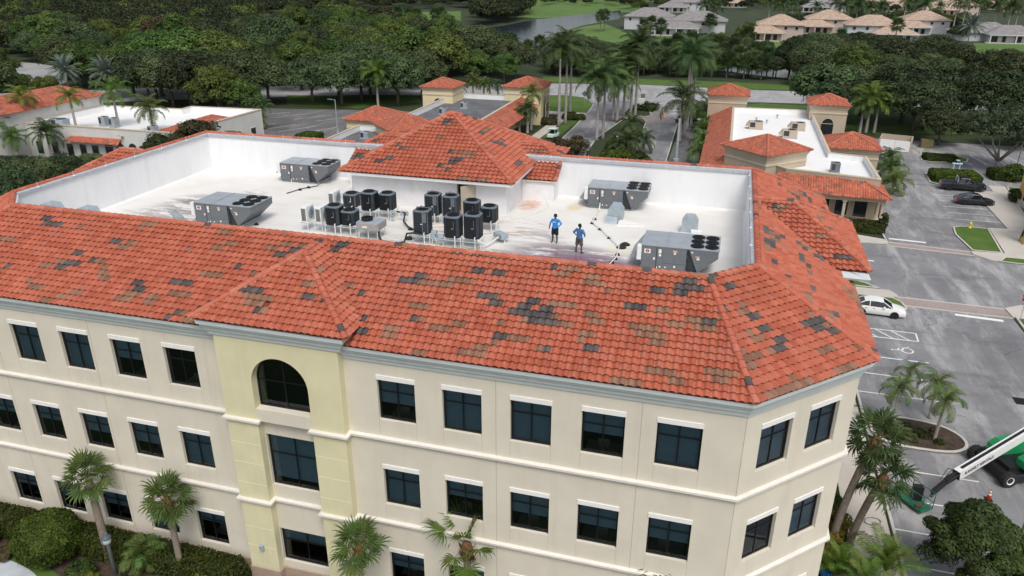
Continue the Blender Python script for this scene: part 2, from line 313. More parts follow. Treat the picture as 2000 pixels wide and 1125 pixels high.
def deck_material():
    m = bpy.data.materials.new('white_roof_membrane'); m.use_nodes = True; N = m.node_tree.nodes; L = m.node_tree.links
    b = N['Principled BSDF']; g = N.new('ShaderNodeNewGeometry'); pos = g.outputs['Position']
    def noise(scale, det=8, rough=.6, vec=None, stretch=None):
        n = N.new('ShaderNodeTexNoise'); n.inputs['Scale'].default_value = scale; n.inputs['Detail'].default_value = det; n.inputs['Roughness'].default_value = rough
        src = vec or pos
        if stretch:
            mp = N.new('ShaderNodeMapping'); mp.inputs['Scale'].default_value = stretch; mp.inputs['Rotation'].default_value = (0, 0, .12); L.new(src, mp.inputs[0]); src = mp.outputs[0]
        L.new(src, n.inputs['Vector']); return n.outputs['Fac']
    def mathn(op, a, c):
        n = N.new('ShaderNodeMath'); n.operation = op
        for i, q in enumerate((a, c)):
            if isinstance(q, (int, float)): n.inputs[i].default_value = q
            else: L.new(q, n.inputs[i])
        return n.outputs[0]
    def ramp(v, lo, hi, a=0, c=1):
        n = N.new('ShaderNodeMapRange'); n.interpolation_type = 'SMOOTHSTEP'
        for i, q in enumerate((lo, hi, a, c)): n.inputs[i+1].default_value = q
        L.new(v, n.inputs[0]); return n.outputs[0]
    def blob(x, y, rx, ry, soft=.5):
        mp = N.new('ShaderNodeMapping'); mp.vector_type = 'POINT'; mp.inputs['Location'].default_value = (-x/rx, -y/ry, 0); mp.inputs['Scale'].default_value = (1/rx, 1/ry, 0)
        L.new(pos, mp.inputs[0]); ln = N.new('ShaderNodeVectorMath'); ln.operation = 'LENGTH'; L.new(mp.outputs[0], ln.inputs[0])
        return ramp(ln.outputs['Value'], soft, 1.0, 1, 0)
    base = N.new('ShaderNodeValToRGB'); base.color_ramp.elements[0].position = .3; base.color_ramp.elements[1].position = .75
    base.color_ramp.elements[0].color = (.66,.645,.605,1); base.color_ramp.elements[1].color = (.755,.745,.72,1)
    L.new(noise(.5), base.inputs[0]); col = base.outputs[0]
    wet = None
    def layer(mask, c, amt=1.0):
        nonlocal col
        mx = N.new('ShaderNodeMix'); mx.data_type = 'RGBA'; L.new(mathn('MULTIPLY', mask, amt), mx.inputs['Factor']); L.new(col, mx.inputs['A']); mx.inputs['B'].default_value = (*c, 1); col = mx.outputs['Result']
    streak = noise(.55, 10, .68, stretch=(.7, 2.6, 1)); fine = noise(2.2, 10, .7, stretch=(.6, 2.2, 1))
    for (x, y, rx, ry, c, lo, hi, amt) in [
        (-4.6, 13.2, 4.6, 2.3, (.21,.15,.17), .36, .50, .92), (-3.2, 12.4, 4.2, 1.3, (.20,.10,.15), .34, .50, .9),
        (-7.0, 15.4, 3.6, 2.2, (.34,.30,.29), .47, .60, .75), (-9.0, 12.3, 3.2, 1.0, (.28,.22,.26), .44, .58, .7),
        (-30.2, 15.8, 4.0, 3.0, (.24,.19,.19), .42, .54, .92), (-31.0, 13.4, 4.2, 1.9, (.30,.27,.26), .43, .56, .85), (-28.5, 18.6, 1.6, 1.6, (.24,.20,.20), .45, .6, .7),
        (-14.8, 12.3, 1.5, 1.2, (.33,.29,.33), .40, .58, .7),
        (-9.0, 22.0, 1.0, 1.8, (.55,.24,.13), .36, .58, .8), (-5.9, 22.2, .8, 1.2, (.60,.45,.18), .34, .6, .75),
        (4.1, 12.5, 1.1, 1.0, (.36,.30,.16), .40, .6, .6), (-1.6, 15.0, 1.4, 1.2, (.66,.60,.34), .36, .62, .6), (2.7, 18.6, 1.2, .7, (.42,.38,.28), .40, .6, .6),
        (-15.5, 13.2, 6.0, 1.6, (.60,.60,.44), .34, .66, .45), (-10.5, 12.6, 3.0, 1.3, (.60,.60,.44), .34, .66, .45), (-22.5, 12.0, 1.6, .8, (.36,.32,.24), .42, .6, .55), (-13.0, 15.0, 3.4, 1.5, (.50,.42,.34), .45, .58, .6), (-8.6, 17.6, 2.6, 2.4, (.42,.33,.27), .47, .58, .65), (-17.5, 15.0, 3.0, 1.0, (.52,.47,.40), .45, .6, .5), (-22.0, 18.5, 3.2, 2.2, (.55,.50,.44), .47, .6, .5)]:
        mk = mathn('MULTIPLY', blob(x, y, rx, ry, .35), ramp(streak if rx > 2 else fine, lo, hi)); layer(mk, c, amt)
        if rx > 3 and y < 14: wet = mk if wet is None else mathn('MAXIMUM', wet, mk)
    layer(ramp(fine, .60, .78), (.55,.50,.42), .25)
    # seams of the membrane sheets
    sp = N.new('ShaderNodeSeparateXYZ'); L.new(pos, sp.inputs[0]); fr = mathn('FRACT', mathn('DIVIDE', sp.outputs[1], 1.9), 0.0)
    layer(ramp(fr, .0, .025, 1, 0), (.48,.465,.43), .55)
    L.new(col, b.inputs['Base Color']); L.new(ramp(wet, .2, .8, .62, .12), b.inputs['Roughness']); b.inputs['Specular IOR Level'].default_value = .35
    bp = N.new('ShaderNodeBump'); bp.inputs['Strength'].default_value = .25; bp.inputs['Distance'].default_value = .03; L.new(noise(.9, 3), bp.inputs['Height']); L.new(bp.outputs[0], b.inputs['Normal'])
    return m
M['deck'] = deck_material()
def glass_material(name, tint, gloss=.11, r=.02):
    m = bpy.data.materials.new(name); m.use_nodes = True; N = m.node_tree.nodes; L = m.node_tree.links; N.remove(N['Principled BSDF'])
    tr = N.new('ShaderNodeBsdfTransparent'); tr.inputs[0].default_value = (*tint, 1); gl = N.new('ShaderNodeBsdfGlossy'); gl.inputs['Roughness'].default_value = r; gl.inputs[0].default_value = (.75,.85,.95,1)
    fr = N.new('ShaderNodeFresnel'); fr.inputs[0].default_value = 1.5; ad = N.new('ShaderNodeMath'); ad.operation = 'MULTIPLY_ADD'; ad.inputs[1].default_value = .9; ad.inputs[2].default_value = gloss*.2
    L.new(fr.outputs[0], ad.inputs[0]); mx = N.new('ShaderNodeMixShader'); L.new(ad.outputs[0], mx.inputs[0]); L.new(tr.outputs[0], mx.inputs[1]); L.new(gl.outputs[0], mx.inputs[2]); L.new(mx.outputs[0], N['Material Output'].inputs[0])
    return m
M['glass'] = glass_material('tinted_glass', (.58,.66,.70))
M['car_glass'] = mat('car_glass', (.012,.014,.017), .06, .05, spec=.7)
M['far_glass'] = mat('far_window_glass', (.02,.024,.028), .12, .2, spec=.6)
# ------------------------------------------------------------------ tiles
TERRA = [(.43,.120,.070), (.40,.108,.062), (.46,.136,.081), (.425,.132,.083), (.38,.096,.054)]
BROWN = [(.245,.128,.082), (.28,.150,.098), (.21,.108,.070)]
SLATE = [(.092,.079,.077), (.115,.098,.093), (.075,.066,.066)]
TINTS = TERRA+BROWN+SLATE
TW, TR = .32, .34
def tile_profile(n=9):
    # one S tile: shallow pan then a barrel, seen across its width
    out = []
    for k in range(n+1):
        t = k/n; u = t*TW
        h = .012+.078*max(0, math.sin(math.pi*min(1, max(0, (t-.26)/.74))))**.8 - .010*math.sin(math.pi*min(1, t/.26))*(t < .26)
        out.append((u, h))
    return out
PROF = tile_profile()
def tile_geo():
    v = []; f = []
    n = len(PROF); L0, L1 = -.02, TR+.05
    for (vv, dz) in ((L0, .092), (L1, .004)):
        for u, h in PROF: v.append((u, vv, h+dz))
    for u, h in PROF: v.append((u, L0+.004, h+.062))
    for k in range(n-1):
        f.append((k, k+1, n+k+1, n+k)); f.append((2*n+k, 2*n+k+1, k+1, k))
    f.append((0, n, 2*n)); f.append((n-1, 3*n-1, 2*n-1))
    return v, f
TV, TF = tile_geo()
def mesh_from(name, v, f, tints_per_face=None):
    me = bpy.data.meshes.new(name); me.from_pydata(v, [], f)
    if tints_per_face is not None:
        a = me.attributes.new('tint', 'FLOAT_COLOR', 'FACE')
        a.data.foreach_set('color', np.array([(*c, 1) for c in tints_per_face], dtype=np.float32).ravel())
    me.update(); return me
TILE_MESH = []
for c in TINTS:
    me = mesh_from('roof_tile', TV, TF, [c]*len(TF)); me.materials.append(M['tile']); me.shade_smooth(); me.set_sharp_from_angle(angle=R(50)); TILE_MESH.append(me)
def tint_grid(rows, cols, seed, dens=1.0):
    r = random.Random(seed); g = [[r.randrange(len(TERRA)) for _ in range(cols)] for _ in range(rows)]
    n = int(rows*cols*.030*dens)
    for _ in range(n):
        br = r.random() < .60; y, x = r.randrange(rows), r.randrange(cols)
        for k in range(r.choice((1, 1, 1, 2, 2))):
            ln = r.choice((1, 2, 2, 2, 3, 4)); xx = x+r.choice((-2, -1, 0, 1, 2))*(k > 0)
            for q in range(ln):
                if 0 <= y-k < rows and 0 <= xx+q < cols:
                    g[y-k][xx+q] = (len(TERRA)+r.randrange(3)) if (br or r.random() < .12) else (len(TERRA)+3+r.randrange(3))
    return g
ALL_TILES = []     # (distance, matrix, tint) of whole tiles; the nearest become objects
STUFF_V, STUFF_F, STUFF_T = [], [], []
def tile_face(poly, seed, dens=1.0, skip=None):
    """poly[0]->poly[1] is the eave (left to right seen from outside); tiles laid in courses and cut at the hips"""
    P = [Vector(p) for p in poly]; u = (P[1]-P[0]).normalized(); n = None
    for k in range(2, len(P)):
        c = u.cross(P[k]-P[0])
        if c.length > .1: n = c.normalized(); break
    if n.z < 0: n = -n
    v = n.cross(u); Mx = Matrix(((u.x, v.x, n.x, P[0].x), (u.y, v.y, n.y, P[0].y), (u.z, v.z, n.z, P[0].z), (0, 0, 0, 1)))
    q = [((p-P[0]).dot(u), (p-P[0]).dot(v)) for p in P]
    u0, u1 = min(a for a, b in q), max(a for a, b in q); vm = max(b for a, b in q)
    rows, cols = int(vm/TR)+1, int((u1-u0)/TW)+2; G = tint_grid(rows, cols, seed, dens)
    cx, cy = sum(a for a, b in q)/len(q), sum(b for a, b in q)/len(q); planes = []
    for i in range(1, len(q)):
        a, b = q[i], q[(i+1) % len(q)]; e = (b[0]-a[0], b[1]-a[1]); l = math.hypot(*e); nn = (e[1]/l, -e[0]/l)
        if (cx-a[0])*nn[0]+(cy-a[1])*nn[1] > 0: nn = (-nn[0], -nn[1])
        planes.append((a, nn))
    part = []
    for r in range(rows):
        for c in range(cols):
            x, y = u0+c*TW-.05, r*TR; cs = [(x, y), (x+TW, y), (x, y+TR+.05), (x+TW, y+TR+.05)]
            if skip and skip(r, c): continue
            ds = [max((p[0]-a[0])*nn[0]+(p[1]-a[1])*nn[1] for p in cs) for a, nn in planes]
            dm = [min((p[0]-a[0])*nn[0]+(p[1]-a[1])*nn[1] for p in cs) for a, nn in planes]
            if max(dm) > 0: continue
            jit = random.Random(seed*7919+r*131+c)
            T = Mx @ Matrix.Translation((x+jit.uniform(-.004, .004), y+jit.uniform(-.008, .008), jit.uniform(0, .006))) @ Matrix.Rotation(jit.uniform(-.012, .012), 4, 'Z')
            if max(ds) <= 0: ALL_TILES.append(((T.translation-CAM).length, T, G[r][c]))
            else: part.append((x, y, G[r][c]))
    if part:
        bm = bmesh.new(); lay = bm.faces.layers.float_color.new('tint')
        for x, y, t in part:
            vs_ = [bm.verts.new((a+x, b+y, h)) for a, b, h in TV]
            for f in TF:
                fc = bm.faces.new([vs_[k] for k in f]); fc[lay] = (*TINTS[t], 1)
        for a, nn in planes:
            bmesh.ops.bisect_plane(bm, geom=bm.verts[:]+bm.edges[:]+bm.faces[:], plane_co=(a[0], a[1], 0), plane_no=(nn[0], nn[1], 0), clear_outer=True)
        base = len(STUFF_V); bm.verts.index_update()
        STUFF_V.extend(tuple(Mx @ w_.co) for w_ in bm.verts)
        for f in bm.faces: STUFF_F.append([base+w_.index for w_ in f.verts]); STUFF_T.append(tuple(f[lay])[:3])
        bm.free()
    return Mx
CAPS = []
def cap_line(p0, p1, seed, end=False, flat=0.0):
    """ridge and hip tiles: overlapping tapered barrels laid from p0 (low) to p1 (high)"""
    p0, p1 = Vector(p0), Vector(p1); d = (p1-p0).normalized(); L = (p1-p0).length; n = max(1, round(L/.40)); st = L/n
    side = d.cross(Vector((0, 0, 1))).normalized(); nz_ = side.cross(d)
    for k in range(n):
        o = p0+d*(k*st); CAPS.append(((o-CAM).length, Matrix(((side.x, d.x, nz_.x, o.x), (side.y, d.y, nz_.y, o.y), (side.z, d.z, nz_.z, o.z), (0, 0, 0, 1))), st, random.Random(seed*31+k).random()))
def cap_mesh(tint, ln=.40):
    v = []; f = []; n = 8
    for (y, r, dz) in ((-.03, .158, .075), (ln+.02, .135, .05)):
        for k in range(n+1):
            a = math.pi*k/n; v.append((r*math.cos(a), y, .03+dz+r*.82*math.sin(a)))
    for k in range(n+1):
        a = math.pi*k/n; v.append((.12*math.cos(a), -.028, .075+.09*math.sin(a)))
    m = n+1
    for k in range(n): f.append((k+1, k, m+k, m+k+1)); f.append((k, k+1, 2*m+k+1, 2*m+k))
    me = mesh_from('ridge_tile', v, f, [tint]*len(f)); me.materials.append(M['tile']); me.shade_smooth(); me.set_sharp_from_angle(angle=R(50)); return me
# ================================================================== SETTING: ground, roads, water (flat sheets, a few mm apart)
def sheet(name, pts, z, m, kind='structure'):
    me = bpy.data.meshes.new(name); bm = bmesh.new()
    vs_ = [bm.verts.new((p[0], p[1], z)) for p in pts]; f = bm.faces.new(vs_); f.normal_update()
    if f.normal.z < 0: f.normal_flip()
    bmesh.ops.triangulate(bm, faces=[f]); bm.to_mesh(me); bm.free()
    o = link(name, me, None, m); o['kind'] = kind; return o
def psheet(name, pxs, z, m): return sheet(name, [at(x, y, 0).to_2d() for x, y in pxs], z, m)
def smooth_poly(pts, it=2):
    for _ in range(it):
        q = []
        for i in range(len(pts)):
            a, b = Vector(pts[i]), Vector(pts[(i+1) % len(pts)]); q += [tuple(a*.75+b*.25), tuple(a*.25+b*.75)]
        pts = q
    return pts
sheet('ground', [(-2500,-600),(2500,-600),(2500,3500),(-2500,3500)], 0, M['rough'])
# asphalt round the office: east parking, junction, north parking
sheet('parking_lot', [(14.9,-14),(30.4,-14),(30.4,46.4),(60,46.4),(60,64.4),(38.2,64.4),(38.2,91.5),(60,93),(60,127),(24,127),(24,115),(22.6,100),(22.6,64.4),(-30,64.4),(-30,50),(14.9,50)], .02, M['asphalt'])
sheet('side_road', [(-140,47.5),(-30,47),(-30,64.4),(-140,64)], .02, M['asphalt'])
sheet('entrance_road', [(-22.8,64),(-25.6,108),(-25.6,118),(-26.6,148),(-33,158),(-3,166),(-6.2,139),(-5.3,64)], .024, M['asphalt'])
psheet('avenue', [(-80,214),(300,196),(700,186),(1070,187),(1160,196),(1480,200),(1700,206),(2200,228),(2200,200),(1700,183),(1480,176),(1240,165),(1060,163),(700,166),(300,172),(-80,186)], .026, M['road'])
sheet('west_parking', [(-100,96.5),(-57,100),(-57,70),(-74,70),(-74,99),(-74,127),(-100,121)], .02, M['asphalt_dark'])
sheet('west_parking', [(-74,94),(-62,97),(-58,129),(-98,122),(-86,101)], .03, M['asphalt_dark'])
psheet('west_road', [(-60,112),(70,124),(130,132),(130,160),(100,172),(40,172),(-60,160)], .022, M['road'])
# lawns
def lawn(name, pts, z=.03, m='lawn'): return sheet(name, pts, z, M[m])
psheet('lawn', [(1060,186),(1100,186),(1140,190),(1158,203),(1150,214),(1140,222),(1060,222)], .035, M['lawn'])
psheet('lawn', [(1080,230),(1138,229),(1098,262),(1060,270)], .035, M['lawn'])
psheet('verge', [(1060,150),(1200,153),(1420,160),(1640,172),(1640,180),(1420,172),(1200,163),(1060,161)], .03, M['lawn'])
psheet('verge', [(1330,214),(1490,202),(1650,212),(1900,240),(1900,262),(1690,262),(1560,232),(1420,222),(1330,300)], .03, M['lawn'])
psheet('verge', [(560,186),(760,188),(820,190),(820,200),(700,212),(560,206)], .03, M['lawn'])
psheet('golf_lawn', [(480,60),(540,36),(640,30),(780,24),(900,22),(900,46),(760,48),(560,62)], .03, M['golf'])
psheet('golf_lawn', [(1010,34),(1040,6),(1260,2),(1260,24),(1200,24),(1130,30),(1050,36)], .03, M['golf'])
psheet('golf_lawn', [(880,0),(1100,-6),(1300,-8),(1300,4),(1000,8)], .028, M['golf'])
psheet('mulch_bank', [(500,72),(600,48),(730,44),(870,44),(900,52),(860,66),(700,74)], .05, M['soil'])
psheet('lakeside_lawn', [(1112,60),(1140,52),(1180,46),(1215,60),(1250,70),(1280,90),(1250,100),(1200,84),(1150,74)], .05, M['golf'])
psheet('lakeside_lawn', [(1280,64),(1420,70),(1560,86),(1720,90),(1900,88),(2100,90),(2100,128),(1930,122),(1700,112),(1500,104),(1280,92)], .03, M['golf'])
psheet('side_lawn', [(1900,84),(2050,84),(2060,122),(1918,120)], .06, M['golf'])
def water_material():
    m = bpy.data.materials.new('lake_water'); m.use_nodes = True; N = m.node_tree.nodes; L = m.node_tree.links; b = N['Principled BSDF']
    b.inputs['Base Color'].default_value = (.030,.045,.060,1); b.inputs['Specular IOR Level'].default_value = .5; b.inputs['Roughness'].default_value = .06; b.inputs['IOR'].default_value = 1.33
    g = N.new('ShaderNodeNewGeometry'); n = N.new('ShaderNodeTexNoise'); n.inputs['Scale'].default_value = .9; n.inputs['Detail'].default_value = 5
    mp = N.new('ShaderNodeMapping'); mp.inputs['Scale'].default_value = (.4, 1.2, 1); L.new(g.outputs['Position'], mp.inputs[0]); L.new(mp.outputs[0], n.inputs['Vector'])
    bp = N.new('ShaderNodeBump'); bp.inputs['Strength'].default_value = .22; bp.inputs['Distance'].default_value = .3; L.new(n.outputs['Fac'], bp.inputs['Height']); L.new(bp.outputs[0], b.inputs['Normal'])
    return m
M['water'] = water_material()
psheet('lake', [(788,72),(860,64),(930,58),(985,50),(1046,38),(1120,30),(1180,24),(1212,20),(1212,36),(1170,44),(1138,50),(1112,58),(1120,70),(1180,86),(1240,102),(1330,106),(1430,112),(1560,138),(1640,152),(1640,160),(1500,150),(1380,134),(1200,116),(1060,98),(930,86),(800,80)], .04, M['water'])
# pavements (raised) with kerbs
def pavement(name, pts, z=.13, m='concrete'):
    b = MB(); b.prism([(p[0], p[1]) for p in pts], .0, z); o = b.build(name, M[m]); o['kind'] = 'structure'; return o
def kerb(path, closed=False, w=.16, z=.15):
    b = MB(); b.band(path, [(0, 0), (0, z), (-.03, z+.015), (-w, z+.015), (-w, 0)][::-1], closed=closed); o = b.build('kerb', M['kerb']); o['kind'] = 'structure'; return o
pavement('pavement', [(10.6,-14),(14.74,-14),(14.74,26.0),(12.4,26.0),(12.4,9.0),(10.6,7.0)], .12); kerb([(14.9,26),(14.9,-14)], w=.16)
pavement('pavement', [(12.9,26.3),(14.7,26.3),(14.7,46),(12.9,46)], .12)
kerb([(14.9,46.5),(14.9,26)])
# strip of grass, path and grass west of the crossing
pavement('pavement', [(-5,48.4),(20.6,48.2),(21.2,48.9),(20.6,50.0),(-5,50.2)], .12)
def turf_island(pts, z=.135):
    b = MB(); b.prism(pts, 0, z); o = b.build('grass_island', M['lawn']); o['kind'] = 'structure'; kerb(pts, True, .18, .14); return o
turf_island([(13.5,44.3),(20.2,44.3),(21.1,44.8),(21.5,45.8),(21.3,47.2),(20.6,48.1),(13.5,48.2)])
turf_island([(10,50.3),(19.8,50.2),(18.6,51.4),(16.4,52.6),(14,53.4),(10,53.8)])
# east side
turf_island([(31.5,64.9),(34.6,64.9),(35.5,74.0),(32.4,74.2),(31.4,73.4),(31.0,70.5)])
pavement('pavement', [(34.8,64.9),(31.3,64.7),(31.3,63.6),(32.6,62.2),(45,60.6),(45,63.2),(38.4,64.6),(37.6,70.2),(42,81),(43.2,96),(41,96.2),(40.8,92.6),(38.2,92.2),(38.2,91.0),(37.8,74.6),(35.6,74.4)], .12)
kerb([(38.3,91.4),(37.85,74.5)][::-1], z=.14)
turf_island([(33.4,61.9),(45,60.3),(45,62.9),(34.4,63.6)][::1])
turf_island([(41.2,80),(46,80),(46,96),(43.4,96)])
turf_island([(30.8,46.2),(38,45.2),(38,30),(31.6,30),(30.7,40)])
pavement('pavement', [(30.4,46.4),(38,45.4),(38,47.2),(34,48.6),(32,49.6),(30.3,48.4)], .125)
turf_island([(32.6,49.9),(38,49.0),(38,52),(35,51.6)])
pavement('pavement', [(18.2,64.6),(22.7,64.6),(22.7,66.2),(18.2,67.6)], .12); kerb([(16,64.5),(22.0,64.5),(22.8,65.2),(22.8,68.5)])
# north parking islands
turf_island([(33.2,95.6),(34.2,94.6),(40.6,95.6),(41.0,102.6),(36,103.4),(33.6,101)][::1])
turf_island([(34.8,110.5),(36,109.2),(41.8,111.0),(42.6,113.5),(41,116.5),(36,117.5)])
sheet('planting_strip', [(22.4,73),(23.6,73),(25.4,86),(26.4,100),(25.8,101),(22.4,92)], .03, M['mulch'])
# entrance road kerbs, paths and median
kerb([(-6.3,138),(-5.5,100),(-5.3,64)][::-1]); kerb([(-25.6,108),(-25.6,118),(-25.9,139),(-26.6,148)][::-1])
pavement('pavement', [(-5.0,64),(-1.2,64),(-1.0,90),(-1.8,112),(-2.2,136),(-5.4,136)], .1, 'asphalt_dark')
pavement('pavement', [(-1.0,66),(0.2,66),(0.2,126),(-1.6,126)], .14)
pavement('pavement', [(-31.5,108),(-29.6,108),(-28.6,134),(-31,134)], .1); pavement('pavement', [(-60,134),(-26.0,134),(-26.2,137),(-60,137)], .1); pavement('pavement', [(-6,134),(20,138),(20,141),(-6,137)], .1)
med = [(-17.8,64),(-19.4,112),(-17.4,131),(-16.6,133.2),(-13.6,133.6),(-12.6,131),(-11.8,110),(-11.6,64)]
b = MB(); b.prism(med, 0, .14); o = b.build('median', M['rough']); o['kind'] = 'structure'; kerb(med, True)
med2 = [(-18.2,136.5),(-18.0,146),(-16.8,147.6),(-14.2,147),(-12.4,138.6),(-13.2,136.8)]
b = MB(); b.prism(med2, 0, .14); o = b.build('median', M['rough']); o['kind'] = 'structure'; kerb(med2, True)
sheet('crosswalk', [(-25.9,131.2),(-6.2,131.2),(-6.4,135.6),(-26,136.4)], .034, M['brick_pave'])
sheet('crosswalk', [(20.9,46.7),(30.4,46.4),(30.4,48.2),(21.0,48.5)], .03, M['brick_pave'])
sheet('crosswalk', [(22.9,64.3),(31.4,63.4),(31.4,64.5),(22.9,65.4)], .03, M['brick_pave'])
for q in ([(20.9,46.45),(30.4,46.15),(30.4,46.4),(20.9,46.7)], [(21,48.5),(30.4,48.2),(30.4,48.45),(21,48.75)], [(22.9,64.05),(31.4,63.15),(31.4,63.4),(22.9,64.3)], [(22.9,65.4),(31.4,64.5),(31.4,64.75),(22.9,65.65)]): sheet('crosswalk_border', q, .032, M['concrete'])
# painted markings
def line(x0, y0, x1, y1, w=.11, m='paint', name='painted_line', z=.031):
    d = Vector((x1-x0, y1-y0)).normalized(); n = Vector((-d.y, d.x))*w/2; return sheet(name, [(x0+n.x, y0+n.y), (x1+n.x, y1+n.y), (x1-n.x, y1-n.y), (x0-n.x, y0-n.y)], z, M[m])
for y, x1 in ((12.8,20.8),(15.75,20.8),(18.9,20.9),(9.9,20.8),(28.6,20.9),(31.75,21.2)): line(15.1, y, x1, y)
line(15.1, 34.84, 21.2, 34.84, .12); line(15.1, 34.96, 21.2, 34.96, .10, 'paint_blue')
line(15.1, 38.77, 21.2, 38.77, .13); line(15.1, 40.42, 21.2, 40.42, .13); line(21.14, 38.77, 21.24, 40.42, .13)
for k in range(4): line(15.4+k*1.28, 40.36, 16.6+k*1.28, 38.83, .12)
line(25.5, 45.7, 29.4, 45.4, .5, name='stop_bar'); line(23.2, 66.9, 27.1, 66.55, .45, name='stop_bar'); line(17.6, 58.6, 20.4, 58.4, .3)
for y in (77.3, 80.2, 83.1, 86.0, 88.9): line(32.4, y, 37.7, y+.1, .1)
for k in range(5): line(41.5+k*3, 110.6, 40.6+k*3, 117, .1)
for k in range(4): line(-93+k*5.2, 113.5-k*.4, -88+k*5.2, 120-k*.2, .12); line(-88+k*4.6, 101-k*.2, -84+k*4.6, 108, .12)
line(-9.2, 136.8, -10.6, 147, .25, 'paint_orange'); line(-9.75, 136.8, -11.15, 147, .25, 'paint_orange')
for y0 in (139, 142.5, 146): line(-13.6, y0, -10.8, y0+.6, .25, 'paint_orange')
line(-9.4, 145.8, -3.4, 146.6, .4); line(-8.6, 141.6, -5.2, 142.2, .4)
# wheelchair symbol painted in the disabled bay
def wheelchair():
    c = at(1770, 685, 0); mb = MB(T=Matrix.Translation((c.x, c.y, .033)) @ Matrix.Rotation(R(90), 4, 'Z') @ Matrix.Scale(1.15, 4))
    def stroke(pts, w=.11):
        for a, b in zip(pts, pts[1:]):
            d = Vector((b[0]-a[0], b[1]-a[1])).normalized(); n = Vector((-d.y, d.x))*w/2
            mb.face([(a[0]+n.x, a[1]+n.y, 0), (a[0]-n.x, a[1]-n.y, 0), (b[0]-n.x, b[1]-n.y, 0), (b[0]+n.x, b[1]+n.y, 0)])
    mb.face([(.10*math.cos(t*.524)-.12, .10*math.sin(t*.524)+.95, 0) for t in range(12)])
    stroke([(-.10, .80), (-.02, .22), (.30, .20), (.46, -.22), (.58, -.18)]); stroke([(-.06, .52), (.24, .50)])
    stroke([(-.03+.40*math.cos(R(t)), -.05+.40*math.sin(R(t))) for t in range(105, 345, 16)])
    o = mb.build('wheelchair_symbol', M['paint']); o['kind'] = 'structure'
wheelchair()
# planted island with three palms, storm drain, manhole
isl = smooth_poly([(15.2,21.6),(19.6,21.4),(21.2,22.3),(21.3,23.9),(19.8,25.4),(15.2,25.5)], 2)
b = MB(); b.prism(isl, 0, .12); o = b.build('planting_bed', M['mulch']); o['kind'] = 'structure'; kerb(isl, True, .2, .15)
c = at(1998, 785); b = MB(); b.box(c.x-.6, c.y-.5, .02, c.x+.6, c.y+.5, .05, 1)
for k in range(10): b.box(c.x-.5+k*.11, c.y-.4, .05, c.x-.44+k*.11, c.y+.4, .075, 0)
tag(b.build('storm_drain', [M['black'], M['concrete']]), 'rectangular storm drain grate set in the parking asphalt', 'drain')
# front planting strip and walk
sheet('planting_strip', [(-60,-4.6),(-29.5,-3.4),(-26,-3.6),(-20,-4.6),(12,-4.6),(12,2),(-60,2)], .02, M['mulch'])
psheet('lawn', [(-60,1040),(0,1068),(60,1088),(125,1130),(90,1160),(-60,1160)], .03, M['lawn'])
sheet('walkway', smooth_poly([tuple(at(*q).to_2d()) for q in ((-90,1066),(-20,1082),(34,1100),(72,1122),(84,1150),(60,1200),(-120,1200))], 2), .05, mat('pale_walkway', (.46,.50,.53), .6, .2, .8, .1, 20))
# ================================================================== OFFICE BUILDING
XL, XC, XR, YB = -35.9, 5.34, 9.88, 29.2
TC = -14.82                                   # centre line of the entrance tower
ZE, ZR_, ZD = 14.54, 17.27, 14.516
YRF, XRR, XRL, YRB = 4.83, 5.36, -35.96, 24.6
office = thing('office_building', (-15, 0, 0), 'three storey cream office building with red tiled roof around a white flat roof well', 'building')
WT = [(1.28, 3.30), (6.14, 8.20), (10.83, 12.90)]; WW = 1.774
WX = [-10.17+3.04*k for k in range(5)] + [-21.22-3.046*k for k in range(5)]
mb = MB(); 
def wallrun(mb, p0, d, L, z0, z1, opens, depth=.22, mi=0, ri=0):
    n = Vector((d[1], -d[0])); d = Vector(d)
    def Pt(s, o, z): return (p0[0]+d.x*s+n.x*o, p0[1]+d.y*s+n.y*o, z)
    xs = sorted({0, L, *[o[0] for o in opens], *[o[1] for o in opens]}); zs = sorted({z0, z1, *[o[2] for o in opens], *[o[3] for o in opens]})
    for a, b in zip(xs, xs[1:]):
        for c, e in zip(zs, zs[1:]):
            if any(o[0] < (a+b)/2 < o[1] and o[2] < (c+e)/2 < o[3] for o in opens): continue
            mb.face([Pt(a, 0, c), Pt(b, 0, c), Pt(b, 0, e), Pt(a, 0, e)], mi)
    for s0, s1, a, b in opens:
        mb.face([Pt(s0, 0, a), Pt(s0, -depth, a), Pt(s0, -depth, b), Pt(s0, 0, b)][::-1], ri); mb.face([Pt(s1, 0, a), Pt(s1, -depth, a), Pt(s1, -depth, b), Pt(s1, 0, b)], ri)
        mb.face([Pt(s0, 0, b), Pt(s0, -depth, b), Pt(s1, -depth, b), Pt(s1, 0, b)], ri); mb.face([Pt(s0, 0, a), Pt(s1, 0, a), Pt(s1, -depth, a), Pt(s0, -depth, a)], ri)
tw_in, tw_out, TY = 1.44, 3.10, -.42
lo = [(x-XL, x+WW-XL, a, b) for x in WX[5:] for a, b in WT]; wallrun(mb, (XL, 0), (1, 0), TC-tw_out-XL, 0, 13.86, lo)
ro = [(x-(TC+tw_out), x+WW-(TC+tw_out), a, b) for x in WX[:5] for a, b in WT]; wallrun(mb, (TC+tw_out, 0), (1, 0), XC-TC-tw_out, 0, 13.86, ro)
CW = [.879, 3.65]; co = [(s, s+WW, a, b) for s in CW for a, b in WT]; D45 = (math.sqrt(.5), math.sqrt(.5)); CL = 6.42
wallrun(mb, (XC, 0), D45, CL, 0, 13.86, co)
SY = [1.6+3.04*k for k in range(7)]; wallrun(mb, (XR, 4.54), (0, 1), YB-4.54, 0, 13.86, [(s, s+WW, a, b) for s in SY for a, b in WT])
